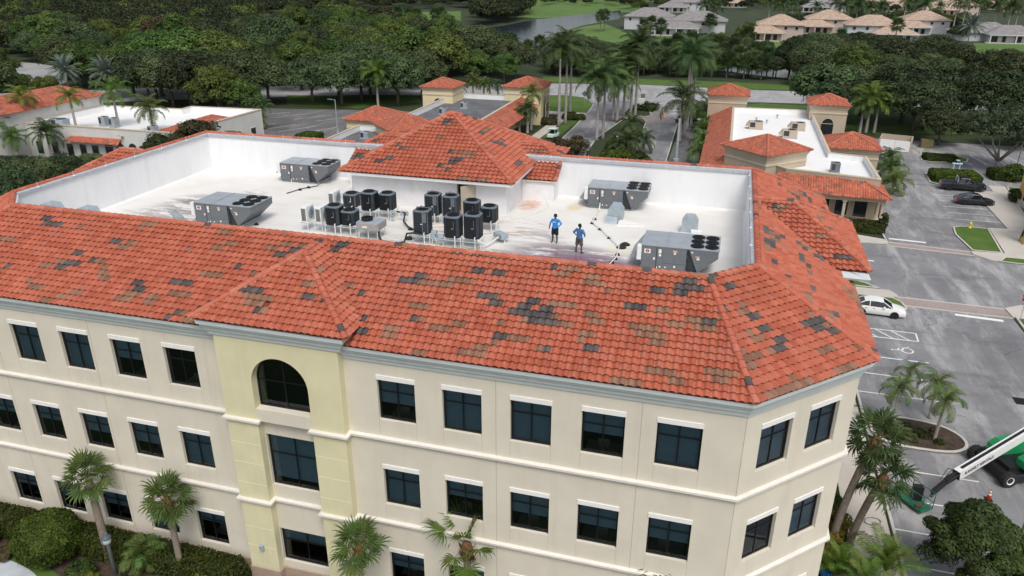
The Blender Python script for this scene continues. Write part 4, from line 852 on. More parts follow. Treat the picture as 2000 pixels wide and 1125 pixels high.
def condenser(x, y, h, kind, label, w=.92):
    t = thing('condenser_unit', (x, y, ZD), label, 'air conditioner', 'condenser units on pipe stands'); s = .58
    mb = MB(); stand(mb, w*1.15, w*.8, s); mb.build('stand', M['pvc'], t, local=True)
    c = w*.16; hw = w/2
    ring = lambda i, z: [(hw-c-i*.4, -hw+i, z), (hw-i, -hw+c+i*.4, z), (hw-i, hw-c-i*.4, z), (hw-c-i*.4, hw-i, z), (-hw+c+i*.4, hw-i, z), (-hw+i, hw-c-i*.4, z), (-hw+i, -hw+c+i*.4, z), (-hw+c+i*.4, -hw+i, z)]
    mb = MB(); mb.loft([ring(.02, s), ring(.02, s+h-.08)]); mb.build('casing', M['navy'] if kind != 'grid' else M['rtu'], t, local=True)
    mb = MB(); mb.loft([ring(-.005, s), ring(-.005, s+.05)]); mb.build('base_pan', M['fin'], t, local=True)
    mb = MB()
    if kind == 'slat':
        n = 9; sd_ = [((-hw+c, -hw), (hw-c, -hw)), ((hw, -hw+c), (hw, hw-c)), ((-hw, hw-c), (-hw, -hw+c))]
        for a, b in sd_:
            for k in range(n):
                p = Vector(a).lerp(Vector(b), (k+.5)/n); mb.box(p.x-.022, p.y-.022, s+.06, p.x+.022, p.y+.022, s+h-.09)
    elif kind == 'frame':
        for k in range(10):
            z = s+.1+k*(h-.22)/9
            for (a, b) in (((-hw+.1, -hw+.005), (hw*.28, -hw+.025)), ((-hw-.0, -hw+.12), (-hw+.02, hw-.12)), ((hw-.02, -hw+.12), (hw, hw-.12))): mb.box(a[0], a[1], z, b[0], b[1], z+.05)
    else:
        for k in range(7):
            z = s+.1+k*(h-.2)/7; mb.box(-hw+.08, -hw, z, hw-.08, -hw+.03, z+.06); mb.box(hw-.03, -hw+.12, z, hw, hw-.12, z+.06)
        for k in range(5): mb.box(-hw+.08+k*.18, -hw-.006, s+.08, -hw+.11+k*.18, -hw, s+h-.1)
    o = mb.build('louvres', M['fin'], t, local=True); o['kind'] = 'stuff'
    if kind == 'frame':
        for (x_, y_) in ((-hw+.03, -hw+.06), (hw*.32, -hw), (hw-.03, -hw+.1), (-hw+.02, hw-.08)):
            mb = MB(); mb.box(x_-.018, y_-.018, s, x_+.018, y_+.018, s+h-.06); mb.build('corner_post', M['cap_grey'], t, local=True)
        mb = MB(); mb.box(hw*.38, -hw-.02, s+h*.52, hw-.08, -hw+.02, s+h-.1); mb.build('control_panel', M['cap_grey'], t, local=True)
    mb = MB(); zt = s+h-.08; mb.loft([ring(-.012, zt), ring(-.012, zt+.05), ring(.05, zt+.09)], 0); mb.build('top_cap', M['cap_grey'], t, local=True)
    mb = MB(); mb.lathe([(w*.40, 0), (w*.40, .01), (.001, .01)], (0, 0, zt+.09), 20); fan(mb, (0, 0, zt+.10), w*.39, 0, 1, 20, 4); mb.build('fan_guard', [M['black'], M['fin'], M['fin'], M['cap_grey']], t, local=True)
    if kind == 'frame':
        mb = MB(); mb.box(-hw+.1, -.03, zt+.17, hw-.1, .02, zt+.2); mb.box(-hw*.4, -hw+.1, zt+.168, -hw*.33, hw-.1, zt+.195); mb.build('guard_bar', M['cap_grey'], t, local=True)
    mb = MB(); mb.box(hw*.30, -hw-.012, s+h*.42, hw*.36, -hw, s+h*.78); mb.box(hw*.05, -hw-.012, s+h*.42, hw*.28, -hw, s+h*.46); mb.build('label_strip', M['lightbox'], t, local=True)
    mb = MB(); mb.path([(hw*.55, -hw-.02, s+.12), (hw*.55, -hw-.14, s+.12), (hw*.62, -hw-.16, s+.05), (hw*.62, -hw-.16, .02)], .030, 6); mb.build('conduit', M['pvc'], t, local=True)
    return t
U = [(-19.55,16.67,.85,'grid','small square-grilled condenser unit in the back row beside the white split unit'), (-18.12,16.36,1.15,'slat','tall dark condenser in the back row, second of the left cluster'), (-17.05,16.74,1.05,'slat','dark condenser at the right end of the left cluster back row'),
     (-18.85,13.07,1.15,'slat','tall dark condenser in the front row beside the white split units'), (-17.97,13.31,.85,'slat','short dark condenser in the front row next to the flat grey unit'),
     (-13.84,16.59,1.3,'frame','tall louvred condenser with grey frame, back left of the right cluster'), (-12.65,16.58,1.3,'frame','tall louvred condenser with grey frame in front of the open door'), (-11.26,16.53,1.1,'slat','dark slatted condenser right of the open penthouse door'), (-10.03,16.18,.95,'slat','short dark condenser at the far right of the right cluster'),
     (-13.12,13.04,1.4,'frame','tall louvred condenser with grey frame at the front left of the right cluster'), (-11.19,12.93,1.25,'slat','dark slatted condenser in the middle of the right cluster front row'), (-10.03,13.08,1.4,'slat','tallest dark slatted condenser at the front right of the right cluster')]
for u in U: condenser(*u)
def minisplit(x, y, rz, label, rusty=False):
    t = thing('split_unit', (x, y, ZD), label, 'air conditioner', 'white split units', R(rz)); s = .55
    mb = MB(); stand(mb, .5, 1.1, s); mb.build('stand', M['pvc'], t, local=True)
    mb = MB(); mb.bbox(-.19, -.48, s, .19, .48, s+.98, .03); mb.build('casing', M['lightbox'], t, local=True)
    mb = MB(T=Matrix.Translation((.195, .08, s+.52)) @ Matrix.Rotation(R(90), 4, 'Y')); mb.lathe([(.36, 0), (.36, .012), (.001, .012)], (0, 0, 0), 20, 1); fan(mb, (0, 0, .012), .34, 0, 1, 20, 3); mb.build('fan_guard', [M['galv'], M['rust'] if rusty else M['cap_grey'], M['galv'], M['galv']], t, local=True)
    mb = MB()
    for k in range(12): mb.box(-.14, -.495, s+.12+k*.065, .14, -.475, s+.155+k*.065)
    o = mb.build('louvres', M['black'], t, local=True); o['kind'] = 'stuff'
minisplit(-20.71, 16.53, 0, 'white split unit behind the others, beside the grilled condenser'); minisplit(-20.75, 13.17, 0, 'white split unit with rusty fan at the far left of the front row', True); minisplit(-19.85, 13.29, 0, 'white split unit between the rusty fan unit and the dark condenser')
t = thing('flat_condenser', (-16.38, 12.9, ZD), 'wide flat grey condenser with a round black fan on thin legs', 'air conditioner')
for sx in (-.6, 0, .6):
    for sy in (-.5, .5): mb = MB(); mb.tube((sx, sy, 0), (sx, sy, .62), .022, n=6); mb.build('leg', M['pvc'], t, local=True)
mb = MB(); mb.bbox(-.72, -.6, .60, .72, .6, 1.02, .03); mb.build('casing', mat('faded_grey', (.30,.28,.27), .6, .12, 4), t, local=True)
mb = MB(); mb.box(-.70, -.58, 1.02, .70, .58, 1.035); mb.box(.32, -.6, 1.035, .40, .6, 1.06); mb.build('top_panel', M['galv'], t, local=True)
mb = MB(); mb.lathe([(.34, 0), (.36, .16), (.30, .18), (.30, .06), (.001, .06)], (-.25, 0, 1.035), 22); fan(mb, (-.25, 0, 1.12), .3, 0, 0); mb.build('fan', [M['black'], M['black'], M['black'], M['lightbox']], t, local=True)
mb = MB(); mb.box(-.3, -.605, .74, .0, -.6, .84); mb.build('label_strip', M['sticker_w'], t, local=True)
def gbox(name, x, y, sx, sy, sz, z, label, m='galv', rz=0):
    t = thing(name, (x, y, ZD), label, 'box', None, R(rz)); mb = MB(); mb.bbox(-sx/2, -sy/2, z, sx/2, sy/2, z+sz, .02); mb.build('case', M[m], t, local=True)
    mb = MB(); mb.box(-sx/2+.03, -sy/2-.012, z+.04, sx/2-.03, -sy/2-.001, z+sz-.04); d = mb.build('cover', M[m], t, local=True)
    mb = MB(); mb.cbox((sx*.3, -sy/2-.02, z+sz*.5), .05, .02, .08); mb.build('latch', M['black'], d, local=True)
    if z > .05:
        mb = MB()
        for s_ in (-1, 1): mb.box(s_*sx*.4-.02, -.02, 0, s_*sx*.4+.02, .02, z)
        mb.build('post', M['pvc'], t, local=True)
gbox('electrical_box', -12.32, 12.75, .34, .2, .5, .35, 'upright grey electrical box left of a pair between the front condensers'); gbox('electrical_box', -11.85, 12.55, .34, .2, .46, .25, 'lower grey electrical box of the pair between the front condensers'); gbox('electrical_box', -12.1, 14.6, .5, .2, .8, .3, 'pale grey panel box behind the front condensers')
gbox('electrical_box', -8.75, 14.3, .85, .5, .28, .25, 'tilted pale grey box at the right end of the condenser cluster', rz=-35); gbox('electrical_box', -16.4, 15.9, .3, .16, .4, .35, 'small grey box on the rail behind the flat condenser'); gbox('electrical_box', -15.7, 16.2, .5, .2, .28, .4, 'small grey box on the back rail left of the open gap')
def hood(x, y, label, low):
    t = thing('gooseneck_hood', (x, y, ZD), label, 'vent', 'galvanised vent hoods'); w = .95
    prof = [(-.48, 0), (-.48, .72), (-.26, 1.05), (.26, 1.05), (.48, .72), (.48, 0)]
    mb = MB(); mb.loft([[(px_, -.38, pz_) for px_, pz_ in prof], [(px_, .42, pz_) for px_, pz_ in prof]]); mb.build('hood', M['galv'], t, local=True)
    mb = MB(); mb.loft([[(px_*.86, -.384, pz_*.9+.02) for px_, pz_ in prof], [(px_*.86, -.381, pz_*.9+.02) for px_, pz_ in prof]]); mb.build('end_plate', M['galv'], t, local=True)
    mb = MB(); mb.box(-.55, -.45, -.0, .55, .48, .06); mb.build('flange', M['pvc'], t, local=True)
    if low:
        mb = MB(); mb.loft([[(-.62, -1.0, .0), (.25, -1.0, .0), (.25, -.46, .0), (-.62, -.46, .0)], [(-.55, -.92, .14), (.18, -.92, .14), (.18, -.46, .34), (-.55, -.46, .34)]]); mb.build('duct_skirt', M['galv'], t, local=True)
        mb = MB(); mb.loft([[(.2, -1.3, .0), (1.9, -1.0, .0), (1.9, -.5, .0), (.28, -.5, .0)], [(.3, -1.2, .08), (1.7, -.95, .04), (1.7, -.6, .06), (.36, -.56, .22)]]); mb.build('membrane_skirt', M['deck'], t, local=True)
    else:
        mb = MB(); mb.box(.12, -.75, .12, .75, -.40, .30); mb.build('duct_outlet', M['parapet'], t, local=True)
hood(-2.85, 20.3, 'galvanised gooseneck hood with low duct skirt in front of the back right unit', True); hood(1.85, 19.2, 'galvanised gooseneck hood standing alone on the right of the roof', False)
for (x, y, l) in ((-36.0+1.5, 11.4, 'small galvanised vent just behind the front ridge at far left'), (-31.8, 11.3, 'small galvanised vent just behind the front ridge left of the ladder')):
    mb = MB(T=Matrix.Translation((x, y-3.6, ZD))); mb.loft([[(-.6, -.4, .5), (.6, -.4, .5), (.6, .4, .5), (-.6, .4, .5)], [(-.6, -.4, 1.6), (.6, -.4, 1.6), (.6, .4, 1.6), (-.6, .4, 1.6)], [(-.35, -.4, 2.05), (.35, -.4, 2.05), (.35, .4, 2.05), (-.35, .4, 2.05)]]); mb.box(-.5, -.3, 0, .5, .3, .52)
    tag(mb.build('roof_vent', M['galv']), l, 'vent')
# pipes on black blocks
def pipe_run(pts, label, m, r=.035, n=None):
    mb = MB(); mb.path([(p[0], p[1], ZD+p[2]) for p in pts], r, 7); tag(mb.build('roof_pipe', M[m]), label, 'pipe')
pipe_run([(-4.16,21.9,.55),(-4.16,21.7,.12),(-4.15,19.07,.12),(-3.47,18.01,.12),(-2.67,16.57,.12),(-1.85,15.0,.12)], 'white drain pipe running from the back right unit to the roof drain', 'pvc')
pipe_run([(-1.85,14.8,.12),(-1.75,13.4,.12),(-1.95,12.1,.12)], 'short white pipe from the roof drain towards the front ridge', 'pvc')
pipe_run([(-15.75,12.55,.7),(-15.7,12.4,.3),(-15.4,12.1,.12),(-14.4,11.9,.12),(-13.95,12.1,.2),(-13.9,12.4,.62),(-13.5,12.5,.66),(-12.9,12.5,.64)], 'thick black insulated pipe between the flat unit and the right cluster', 'black', .06)
pipe_run([(-16.2,16.2,.6),(-15.6,16.1,.6),(-15.5,15.6,.2),(-14.9,14.9,.12),(-14.0,14.3,.12),(-13.4,13.8,.14)], 'black insulated pipe curving between the back row and the right cluster', 'black', .055)
pipe_run([(-9.6,12.5,.55),(-9.2,12.9,.2),(-9.0,13.6,.25),(-8.8,14.1,.35)], 'white conduit bent up to the tilted grey box', 'pvc', .045)
pipe_run([(-21.0,12.75,.5),(-19.4,12.7,.5),(-17.3,12.7,.5),(-15.8,12.7,.5)], 'grey rail pipe along the front of the left condensers', 'galv', .035)
pipe_run([(-20.2,16.0,.5),(-18.4,15.9,.5),(-16.2,16.0,.5)], 'grey rail pipe along the back row of the left condensers', 'galv', .035)
pipe_run([(-13.8,12.5,.5),(-11.5,12.4,.45),(-9.4,12.4,.45)], 'grey rail pipe along the front of the right condensers', 'galv', .035)
pipe_run([(-24.9,22.3,.25),(-25.1,21.9,.06),(-25.8,21.0,.05),(-26.2,19.6,.05)], 'thin black drain line in front of the back left unit', 'black', .03)
pipe_run([(-8.3,24.0,1.5),(-8.2,23.4,.3),(-7.6,21.8,.03),(-8.2,19.6,.03),(-9.2,18.4,.03),(-10.0,17.9,.03)], 'thin pale hose draped down the parapet and across the roof', 'pvc', .018)
pipe_run([(-15.2,17.3,.02),(-14.4,16.6,.02),(-13.2,16.9,.02),(-12.2,16.2,.02),(-13.4,15.6,.02),(-14.2,15.0,.02),(-12.4,14.9,.02),(-10.5,15.1,.02),(-8.0,16.2,.02)], 'yellow hose loosely looped behind the right condensers', 'sticker_o', .022)
i = 0
for (x, y) in ((-4.15,19.9),(-4.15,19.07),(-3.47,18.01),(-2.67,16.57),(-1.78,13.9),(-1.8,13.2),(-1.9,12.6),(-15.2,12.05),(-14.4,11.9),(-14.7,14.7),(-25.5,21.4),(-25.8,20.7),(-24.3,12.9),(-10.4,20.9)):
    mb = MB(T=Matrix.Translation((x, y, ZD))); mb.loft([[(-.14, -.08, 0), (.14, -.08, 0), (.14, .08, 0), (-.14, .08, 0)], [(-.10, -.06, .08), (.10, -.06, .08), (.10, .06, .08), (-.10, .06, .08)], [(-.03, -.06, .14), (.03, -.06, .14), (.03, .06, .14), (-.03, .06, .14)]])
    bl_ = mb.build('pipe_block', M['black']); bl_.data.transform(Matrix.Translation((-x, -y, -ZD))); bl_.location = (x, y, ZD); tag(bl_, 'small black pipe block on the white roof', 'pipe block', 'pipe support blocks')
for (x, y, l) in ((-1.75, 15.2, 'round black roof drain dome at the bend of the white pipe'), (-1.6, 15.75, 'second black roof drain dome just behind the first'), (-14.1, 13.2, 'round black roof drain dome between the two condenser clusters')):
    mb = MB(); mb.lathe([(.26, 0), (.24, .06), (.16, .12), (.001, .14)], (x, y, ZD), 14); mb.lathe([(.30, 0), (.30, .02), (.26, .02)], (x, y, ZD), 14); tag(mb.build('roof_drain', M['black']), l, 'drain')
# ladder lying on the deck
t = thing('ladder', (-30.3, 13.1, ZD), 'short aluminium ladder lying flat on the white roof', 'ladder', None, R(-38))
for s_ in (-1, 1):
    mb = MB(); mb.box(-1.3, s_*.22-.03, .03, 1.3, s_*.22+.03, .10); mb.build('rail', M['galv'], t, local=True)
for k in range(9):
    mb = MB(); mb.box(-1.15+k*.28, -.19, .05, -1.09+k*.28, .19, .08); mb.build('rung', M['galv'], t, local=True)
# ================================================================== PEOPLE
SKIN = mat('skin_dark', (.13,.065,.040), .6, .08, 8); HAIR = mat('black_hair', (.008,.007,.007), .7, .3, 30); 
SHIRT1 = mat('bright_blue_shirt', (.02,.22,.60), .8, .12, 5); SHIRT2 = mat('blue_green_shirt', (.03,.085,.30), .8, .35, 7, col2=(.07,.20,.34))
SHORT1 = mat('black_shorts', (.012,.011,.014), .85, .2, 9); SHORT2 = mat('grey_shorts', (.085,.075,.08), .85, .2, 9); SHOE = mat('black_boots', (.012,.012,.013), .6, .2, 9)
def skin_mesh(name, joints, edges, mats, parent, sub=2, root=0):
    me = bpy.data.meshes.new(name); me.from_pydata([j[0] for j in joints], edges, []); o = bpy.data.objects.new(name, me); COL.objects.link(o); o.parent = parent
    md = o.modifiers.new('skin', 'SKIN'); md.use_smooth_shade = True
    if not me.skin_vertices: 
        bm = bmesh.new(); bm.from_mesh(me); bm.verts.layers.skin.verify(); bm.to_mesh(me); bm.free()
    for k, sv in enumerate(me.skin_vertices[0].data): sv.radius = joints[k][1] if isinstance(joints[k][1], tuple) else (joints[k][1],)*2; sv.use_root = (k == root)
    s = o.modifiers.new('sub', 'SUBSURF'); s.levels = s.render_levels = sub
    bpy.context.view_layer.update(); ev = o.evaluated_get(bpy.context.evaluated_depsgraph_get()); nm = bpy.data.meshes.new_from_object(ev); o.modifiers.clear(); o.data = nm; bpy.data.meshes.remove(me)
    nm.materials.clear()
    for m in mats: nm.materials.append(m)
    nm.shade_smooth(); return o
def person(loc, rz, label, shirt, shorts, arms, leg_spread, boots, beard=False):
    """arms: list of (elbow, wrist, hand tip) per side in body space, facing -y, 1.74 m tall"""
    t = thing('person', loc, label, 'person', None, R(rz)); J = []; E_ = []
    def add(p, r, par=None):
        J.append((p, r)); k = len(J)-1
        if par is not None: E_.append((par, k))
        return k
    pel = add((0, 0, .95), (.15, .115)); wst = add((0, 0, 1.10), (.14, .105), pel); ch = add((0, .0, 1.30), (.165, .115), wst); nb = add((0, .01, 1.44), (.09, .08), ch); nk = add((0, .0, 1.51), .055, nb); hd = add((0, -.015, 1.60), (.075, .085), nk); ht = add((0, -.01, 1.70), (.06, .07), hd)
    nose = add((0, -.105, 1.60), .014, hd)
    for sx, (el, wr, hp) in zip((-1, 1), arms):
        sh = add((sx*.185, .0, 1.405), .062, ch); e = add(el, .043, sh); wv = add(wr, .031, e); pm = add(tuple(Vector(wr).lerp(Vector(hp), .6)), (.036, .02), wv)
        hv = (Vector(hp)-Vector(wr)).normalized(); sd_ = hv.cross(Vector((0, 0, 1)) if abs(hv.z) < .9 else Vector((0, 1, 0))).normalized()
        for q, ln in ((-.03, .070), (-.010, .085), (.011, .08), (.030, .062)):
            b0 = Vector(hp)+sd_*q; f1 = add(tuple(b0), .0085, pm); add(tuple(b0+hv*ln*.6+Vector((0, .012, -.01))), .0075, f1)
        th = add(tuple(Vector(wr).lerp(Vector(hp), .3)+sd_*.045), .011, pm); add(tuple(Vector(wr).lerp(Vector(hp), .8)+sd_*.065), .009, th)
    for sx in (-1, 1):
        dx, dy = leg_spread[0 if sx < 0 else 1]
        hp = add((sx*.095, 0, .88), .092, pel); kn = add((sx*.10+dx*.5, dy*.5-.02, .48), .058, hp); cf = add((sx*.10+dx*.75, dy*.75+.02, .32), .055, kn); an = add((sx*.10+dx, dy+.02, .085), .036, cf); add((sx*.105+dx*1.05, dy-.16, .035), (.042, .03), an)
    body = skin_mesh('body', J, E_, [SKIN, shirt, shorts, SHOE, HAIR], t)
    # cloth areas by height on the one continuous body
    me = body.data; zarm = 1.0
    for p in me.polygons:
        c = p.center; x, y, z = c
        k = 0
        if z < boots: k = 3
        elif z < .97 and z > .50 and abs(x) < .26 and not (abs(x) > .23): k = 2
        elif .97 <= z < 1.475 and z > .9: k = 1
        if abs(x) > .23:
            k = 1 if z > 1.02 else 0
        if z > 1.49: k = 0
        if z > 1.655 or (z > 1.56 and y > .02): k = 4
        if beard and 1.50 < z < 1.565 and y < -.02: k = 4
        p.material_index = k
    mb = MB(T=Matrix.Translation((0, .012, 1.655))); mb.lathe([(.02, -.10), (.085, -.06), (.105, .0), (.10, .05), (.06, .10), (.001, .115)], (0, 0, 0), 14); h = mb.build('hair', HAIR, t, True, local=True)
    mb = MB()
    for sx in (-1, 1): mb.lathe([(.001, -.012), (.012, 0), (.001, .012)], (sx*.032, -.088, 1.615), 6, 0); mb.cbox((sx*.095, 0, 1.60), .018, .045, .06, 1)
    mb.cbox((0, -.092, 1.55), .05, .01, .012, 2); mb.build('face_features', [HAIR, SKIN, mat('lips', (.16,.05,.045), .6)], t, local=True)
    # loose hems of shirt and shorts
    mb = MB(); mb.loft([[(a*math.cos(q), b*math.sin(q)*.8, z) for q in [2*math.pi*k/14 for k in range(14)]] for a, b, z in ((.185, .155, .88), (.18, .15, 1.0), (.172, .145, 1.12), (.19, .15, 1.3), (.17, .12, 1.42))], 0, False); mb.build('shirt', shirt, t, True, local=True)
    for sx in (-1, 1):
        dx, dy = leg_spread[0 if sx < 0 else 1]; mb = MB()
        mb.loft([[(sx*.098+dx*f*.5+a*math.cos(q), dy*f*.5-.005+a*math.sin(q), z) for q in [2*math.pi*k/12 for k in range(12)]] for a, z, f in ((.108, .50, .9), (.108, .62, .65), (.11, .78, .3), (.115, .92, 0))], 0, False); mb.build('shorts_leg', shorts, t, True, local=True)
    return t
def sleeve(t, pts, r, m):
    mb = MB(); mb.path(pts, r, 8); mb.build('sleeve', m, t, True, local=True)
p1 = at(1083.5, 473.5, ZD); p2 = at(1130.5, 494.5, ZD)
a1 = [((-.30, .0, 1.16), (-.34, -.06, .93), (-.345, -.08, .84)), ((.36, .05, 1.17), (.22, -.10, 1.02), (.15, -.13, .98))]
t = person((p1.x, p1.y, ZD), -8, 'person in bright blue long sleeved top and black shorts, hand on hip, facing the camera', SHIRT1, SHORT1, a1, ((-.05, .0), (.05, -.05)), .36, True)
for s_, a in zip((-1, 1), a1): sleeve(t, [(s_*.16, 0, 1.42), a[0], Vector(a[0]).lerp(Vector(a[1]), .85)], [.078, .056, .042], SHIRT1)
mb = MB(); mb.box(-.09, -.157, 1.26, .09, -.150, 1.33); mb.build('chest_print', mat('pale_print', (.45,.62,.75), .8, .3, 20), t, local=True)
a2 = [((-.31, -.02, 1.17), (-.26, -.16, 1.0), (-.19, -.2, .96)), ((.38, .03, 1.19), (.24, -.06, 1.03), (.17, -.10, 1.0))]
t = person((p2.x, p2.y, ZD), 160, 'person in blue shirt and grey shorts with a hand on the hip, seen from behind', SHIRT2, SHORT2, a2, ((-.09, .02), (.10, .0)), .16)
for s_, a in zip((-1, 1), a2): sleeve(t, [(s_*.16, 0, 1.42), a[0], Vector(a[0]).lerp(Vector(a[1]), .2)], [.082, .062, .055], SHIRT2)
# ================================================================== NEIGHBOUR BUILDINGS
def uv_faces(o, faces_uv):
    me = o.data; uv = me.uv_layers.new(name='UVMap')
    for p, uvs in zip(me.polygons, faces_uv):
        for li, q in zip(p.loop_indices, uvs): uv.data[li].uv = q
def roof_planes(name, polys, m, parent, thick=.12):
    """tile planes; poly[0]->poly[1] is the eave so tiles run up the slope"""
    mb = MB(); uvs = []
    for poly in polys:
        P = [Vector(p) for p in poly]; u = (P[1]-P[0]).normalized(); n = u.cross(P[2]-P[0]).normalized()
        if n.z < 0: n = -n
        v = n.cross(u); mb.face(P); uvs.append([((p-P[0]).dot(u), (p-P[0]).dot(v)) for p in P])
    for poly in polys:
        P = [Vector(p) for p in poly]; a, b = P[0], P[1]; d = Vector((0, 0, -thick)); mb.face([a, b, b+d, a+d]); uvs.append([(0, 0), ((b-a).length, 0), ((b-a).length, .1), (0, .1)])
    o = mb.build(name, M[m], parent); uv_faces(o, uvs); return o
def hip_caps(lines, parent, col=None):
    for a, b in lines:
        mb = MB(); a, b = Vector(a), Vector(b); n = max(2, int((b-a).length/.45)); pts = []; rad = []
        for k in range(n):
            pts += [a.lerp(b, k/n), a.lerp(b, (k+.97)/n)]; rad += [.15, .12]
        mb.path(pts, rad, 6); o = mb.build('hip_tiles', M['cap_far'], parent); o['kind'] = 'stuff'
M['cap_far'] = mat('hip_tile_far', (.44,.15,.09), .8, .25, 2)
M['tan_wall'] = mat('tan_render', (.44,.37,.28), .9, .05, .6, .1, 30); M['tan_trim'] = mat('tan_trim', (.50,.43,.33), .85, .05, 1)
M['cream_wall'] = mat('cream_render', (.68,.59,.37), .9, .05, .6, .1, 30); M['pale_wall'] = mat('pale_render', (.60,.60,.57), .9, .06, .5, .1, 30)
M['white_roof'] = mat('white_membrane', (.78,.78,.77), .7, .04, .4, dirt=((.55,.53,.50), .4, .5, .85, .4)); M['grey_roof'] = mat('grey_membrane', (.115,.118,.125), .8, .25, .35, dirt=((.24,.24,.245), .5, .5, .75, .6))
M['ochre'] = mat('ochre_render', (.62,.41,.13), .9, .05, .6)
def tower(B, cx, cy, half, z0, z1, rz, wall, trim, over=.55, rise=None, arch=None):
    c, s_ = math.cos(R(rz)), math.sin(R(rz)); rot = lambda x, y: (cx+x*c-y*s_, cy+x*s_+y*c); h = half-over
    mb = MB(); cor = [rot(*p) for p in ((-h, -h), (h, -h), (h, h), (-h, h))]; mb.prism(cor, z0, z1-.05); mb.build('tower', M[wall], B)
    mb = MB(); mb.band(cor, [(0, z1-.75), (.10, z1-.7), (.12, z1-.5), (.22, z1-.42), (.25, z1-.22), (.42, z1-.15), (.45, z1-.02), (0, z1-.02)], closed=True); mb.band(cor, [(0, z1-1.6), (.08, z1-1.55), (.08, z1-1.35), (0, z1-1.3)], closed=True); mb.build('tower_cornice', M[trim], B)
    E_ = [rot(*p) for p in ((-half, -half), (half, -half), (half, half), (-half, half))]; ap = (cx, cy, z1+(rise or half*.42)); P = [(x, y, z1) for x, y in E_]
    roof_planes('tower_roof', [[P[i], P[(i+1) % 4], ap] for i in range(4)], 'tile_far', B); hip_caps([(p, ap) for p in P], B)
def flat_block(B, poly, z_par, z_deck, wall, deck, inner='parapet', th=.3, cop='tan_trim'):
    mb = MB(); mb.band(poly, [(0, 0), (0, z_par-.1), (-.02, z_par-.1), (-.02, 0)], closed=True); mb.build('wall', M[wall], B)
    mb = MB(); mb.band(poly, [(-th, z_deck), (-th, z_par-.02), (-.03, z_par-.02), (-.03, z_deck)], closed=True); mb.build('parapet', M[inner], B)
    mb = MB(); mb.band(poly, [(.06, z_par-.16), (.06, z_par), (-th-.04, z_par+.02), (-th-.04, z_par-.08)][::-1], closed=True); mb.build('coping', M[cop], B)
    mb = MB(); mb.face([(x, y, z_deck) for x, y in poly]); mb.build('flat_roof', M[deck], B)
def small_unit(x, y, z, sx, sy, h, label, m='tan_wall', hoody=True):
    t = thing('rooftop_unit', (x, y, z), label, 'air conditioner', 'small rooftop units on the neighbours')
    mb = MB(); mb.bbox(-sx/2, -sy/2, .1, sx/2, sy/2, h, .04); mb.build('casing', M[m], t, local=True); mb = MB(); mb.box(-sx/2-.08, -sy/2-.08, 0, sx/2+.08, sy/2+.08, .1); mb.build('curb', M['galv'], t, local=True)
    mb = MB(); mb.lathe([(sx*.3, 0), (sx*.3, .03), (.001, .03)], (sx*.15, 0, h), 14); mb.build('fan', M['black'], t, local=True); mb = MB(); mb.box(-sx*.42, -sy/2-.01, h*.3, -sx*.05, -sy/2, h*.9); mb.build('grille', M['rtu_dark'], t, local=True)
    if hoody: mb = MB(); mb.loft([[(-sx/2, -sy*.4, h*.4), (-sx/2, sy*.4, h*.4), (-sx/2, sy*.4, h), (-sx/2, -sy*.4, h)], [(-sx/2-.5, -sy*.4, h*.38), (-sx/2-.5, sy*.4, h*.38), (-sx/2-.5, sy*.4, h*.45), (-sx/2-.5, -sy*.4, h*.45)]]); mb.build('air_hood', M[m], t, local=True)
def wwin(B, p0, d, s, w, z0, z1, frame='pale_wall', arch=False, name='window'):
    n = Vector((d[1], -d[0])); T = Matrix(((d[0], n.x, 0, p0[0]+d[0]*s), (d[1], n.y, 0, p0[1]+d[1]*s), (0, 0, 1, 0), (0, 0, 0, 1)))
    mb = MB(T)
    for q in ((-.08, z0-.08, 0, z1+.08), (w, z0-.08, w+.08, z1+.08), (0, z0-.08, w, z0), (0, z1, w, z1+.08)): mb.box(q[0], 0.0, q[1], q[2], .10, q[3])
    if arch: 
        pts = [(w/2-(w/2+.08)*math.cos(math.pi*k/12), z1+(w/2+.08)*math.sin(math.pi*k/12)) for k in range(13)]
        for (a, b), (c, e) in zip(pts, pts[1:]): mb.face([(a, .10, b), (c, .10, e), (w/2+(c-w/2)*.86, .10, z1+(e-z1)*.86), (w/2+(a-w/2)*.86, .10, z1+(b-z1)*.86)])
    f = mb.build(name, M[frame], B); g = MB(T); g.face([(0, .03, z0), (w, .03, z0), (w, .03, z1), (0, .03, z1)])
    if arch: g.face([(0, .03, z1)]+[(w/2-w/2*math.cos(math.pi*k/12), .03, z1+w/2*math.sin(math.pi*k/12)) for k in range(13)][1:][::1])
    g.build('pane', M['far_glass'], f)
# --- right neighbour (tan walls, white flat roof)
RB = thing('shop_building', (11, 95, 0), 'low tan building with white flat roof and red tiled towers beyond the right corner', 'building')
flat_block(RB, [(4.1, 84), (9, 78.5), (11.4, 75.6), (22.3, 73.2), (22.3, 85.6), (17.8, 87), (17.8, 122), (4.1, 121)], 5.5, 4.7, 'tan_wall', 'white_roof')
tower(RB, 8.85, 80.9, 4.25, 0, 7.0, 45, 'tan_wall', 'tan_trim', .5, 1.7); tower(RB, 3.05, 125.4, 3.95, 0, 7.45, 0, 'tan_wall', 'tan_trim', .5, 1.6); tower(RB, 20.1, 119, 3.5, 0, 7.45, 0, 'tan_wall', 'tan_trim', .45, 1.5); tower(RB, 21.6, 96.4, 4.05, 0, 5.0, 0, 'tan_wall', 'tan_trim', .5, 1.7)
wwin(RB, (18.0, 115.94), (1, 0), 1.2, 2.0, .3, 4.2, 'tan_trim', True)
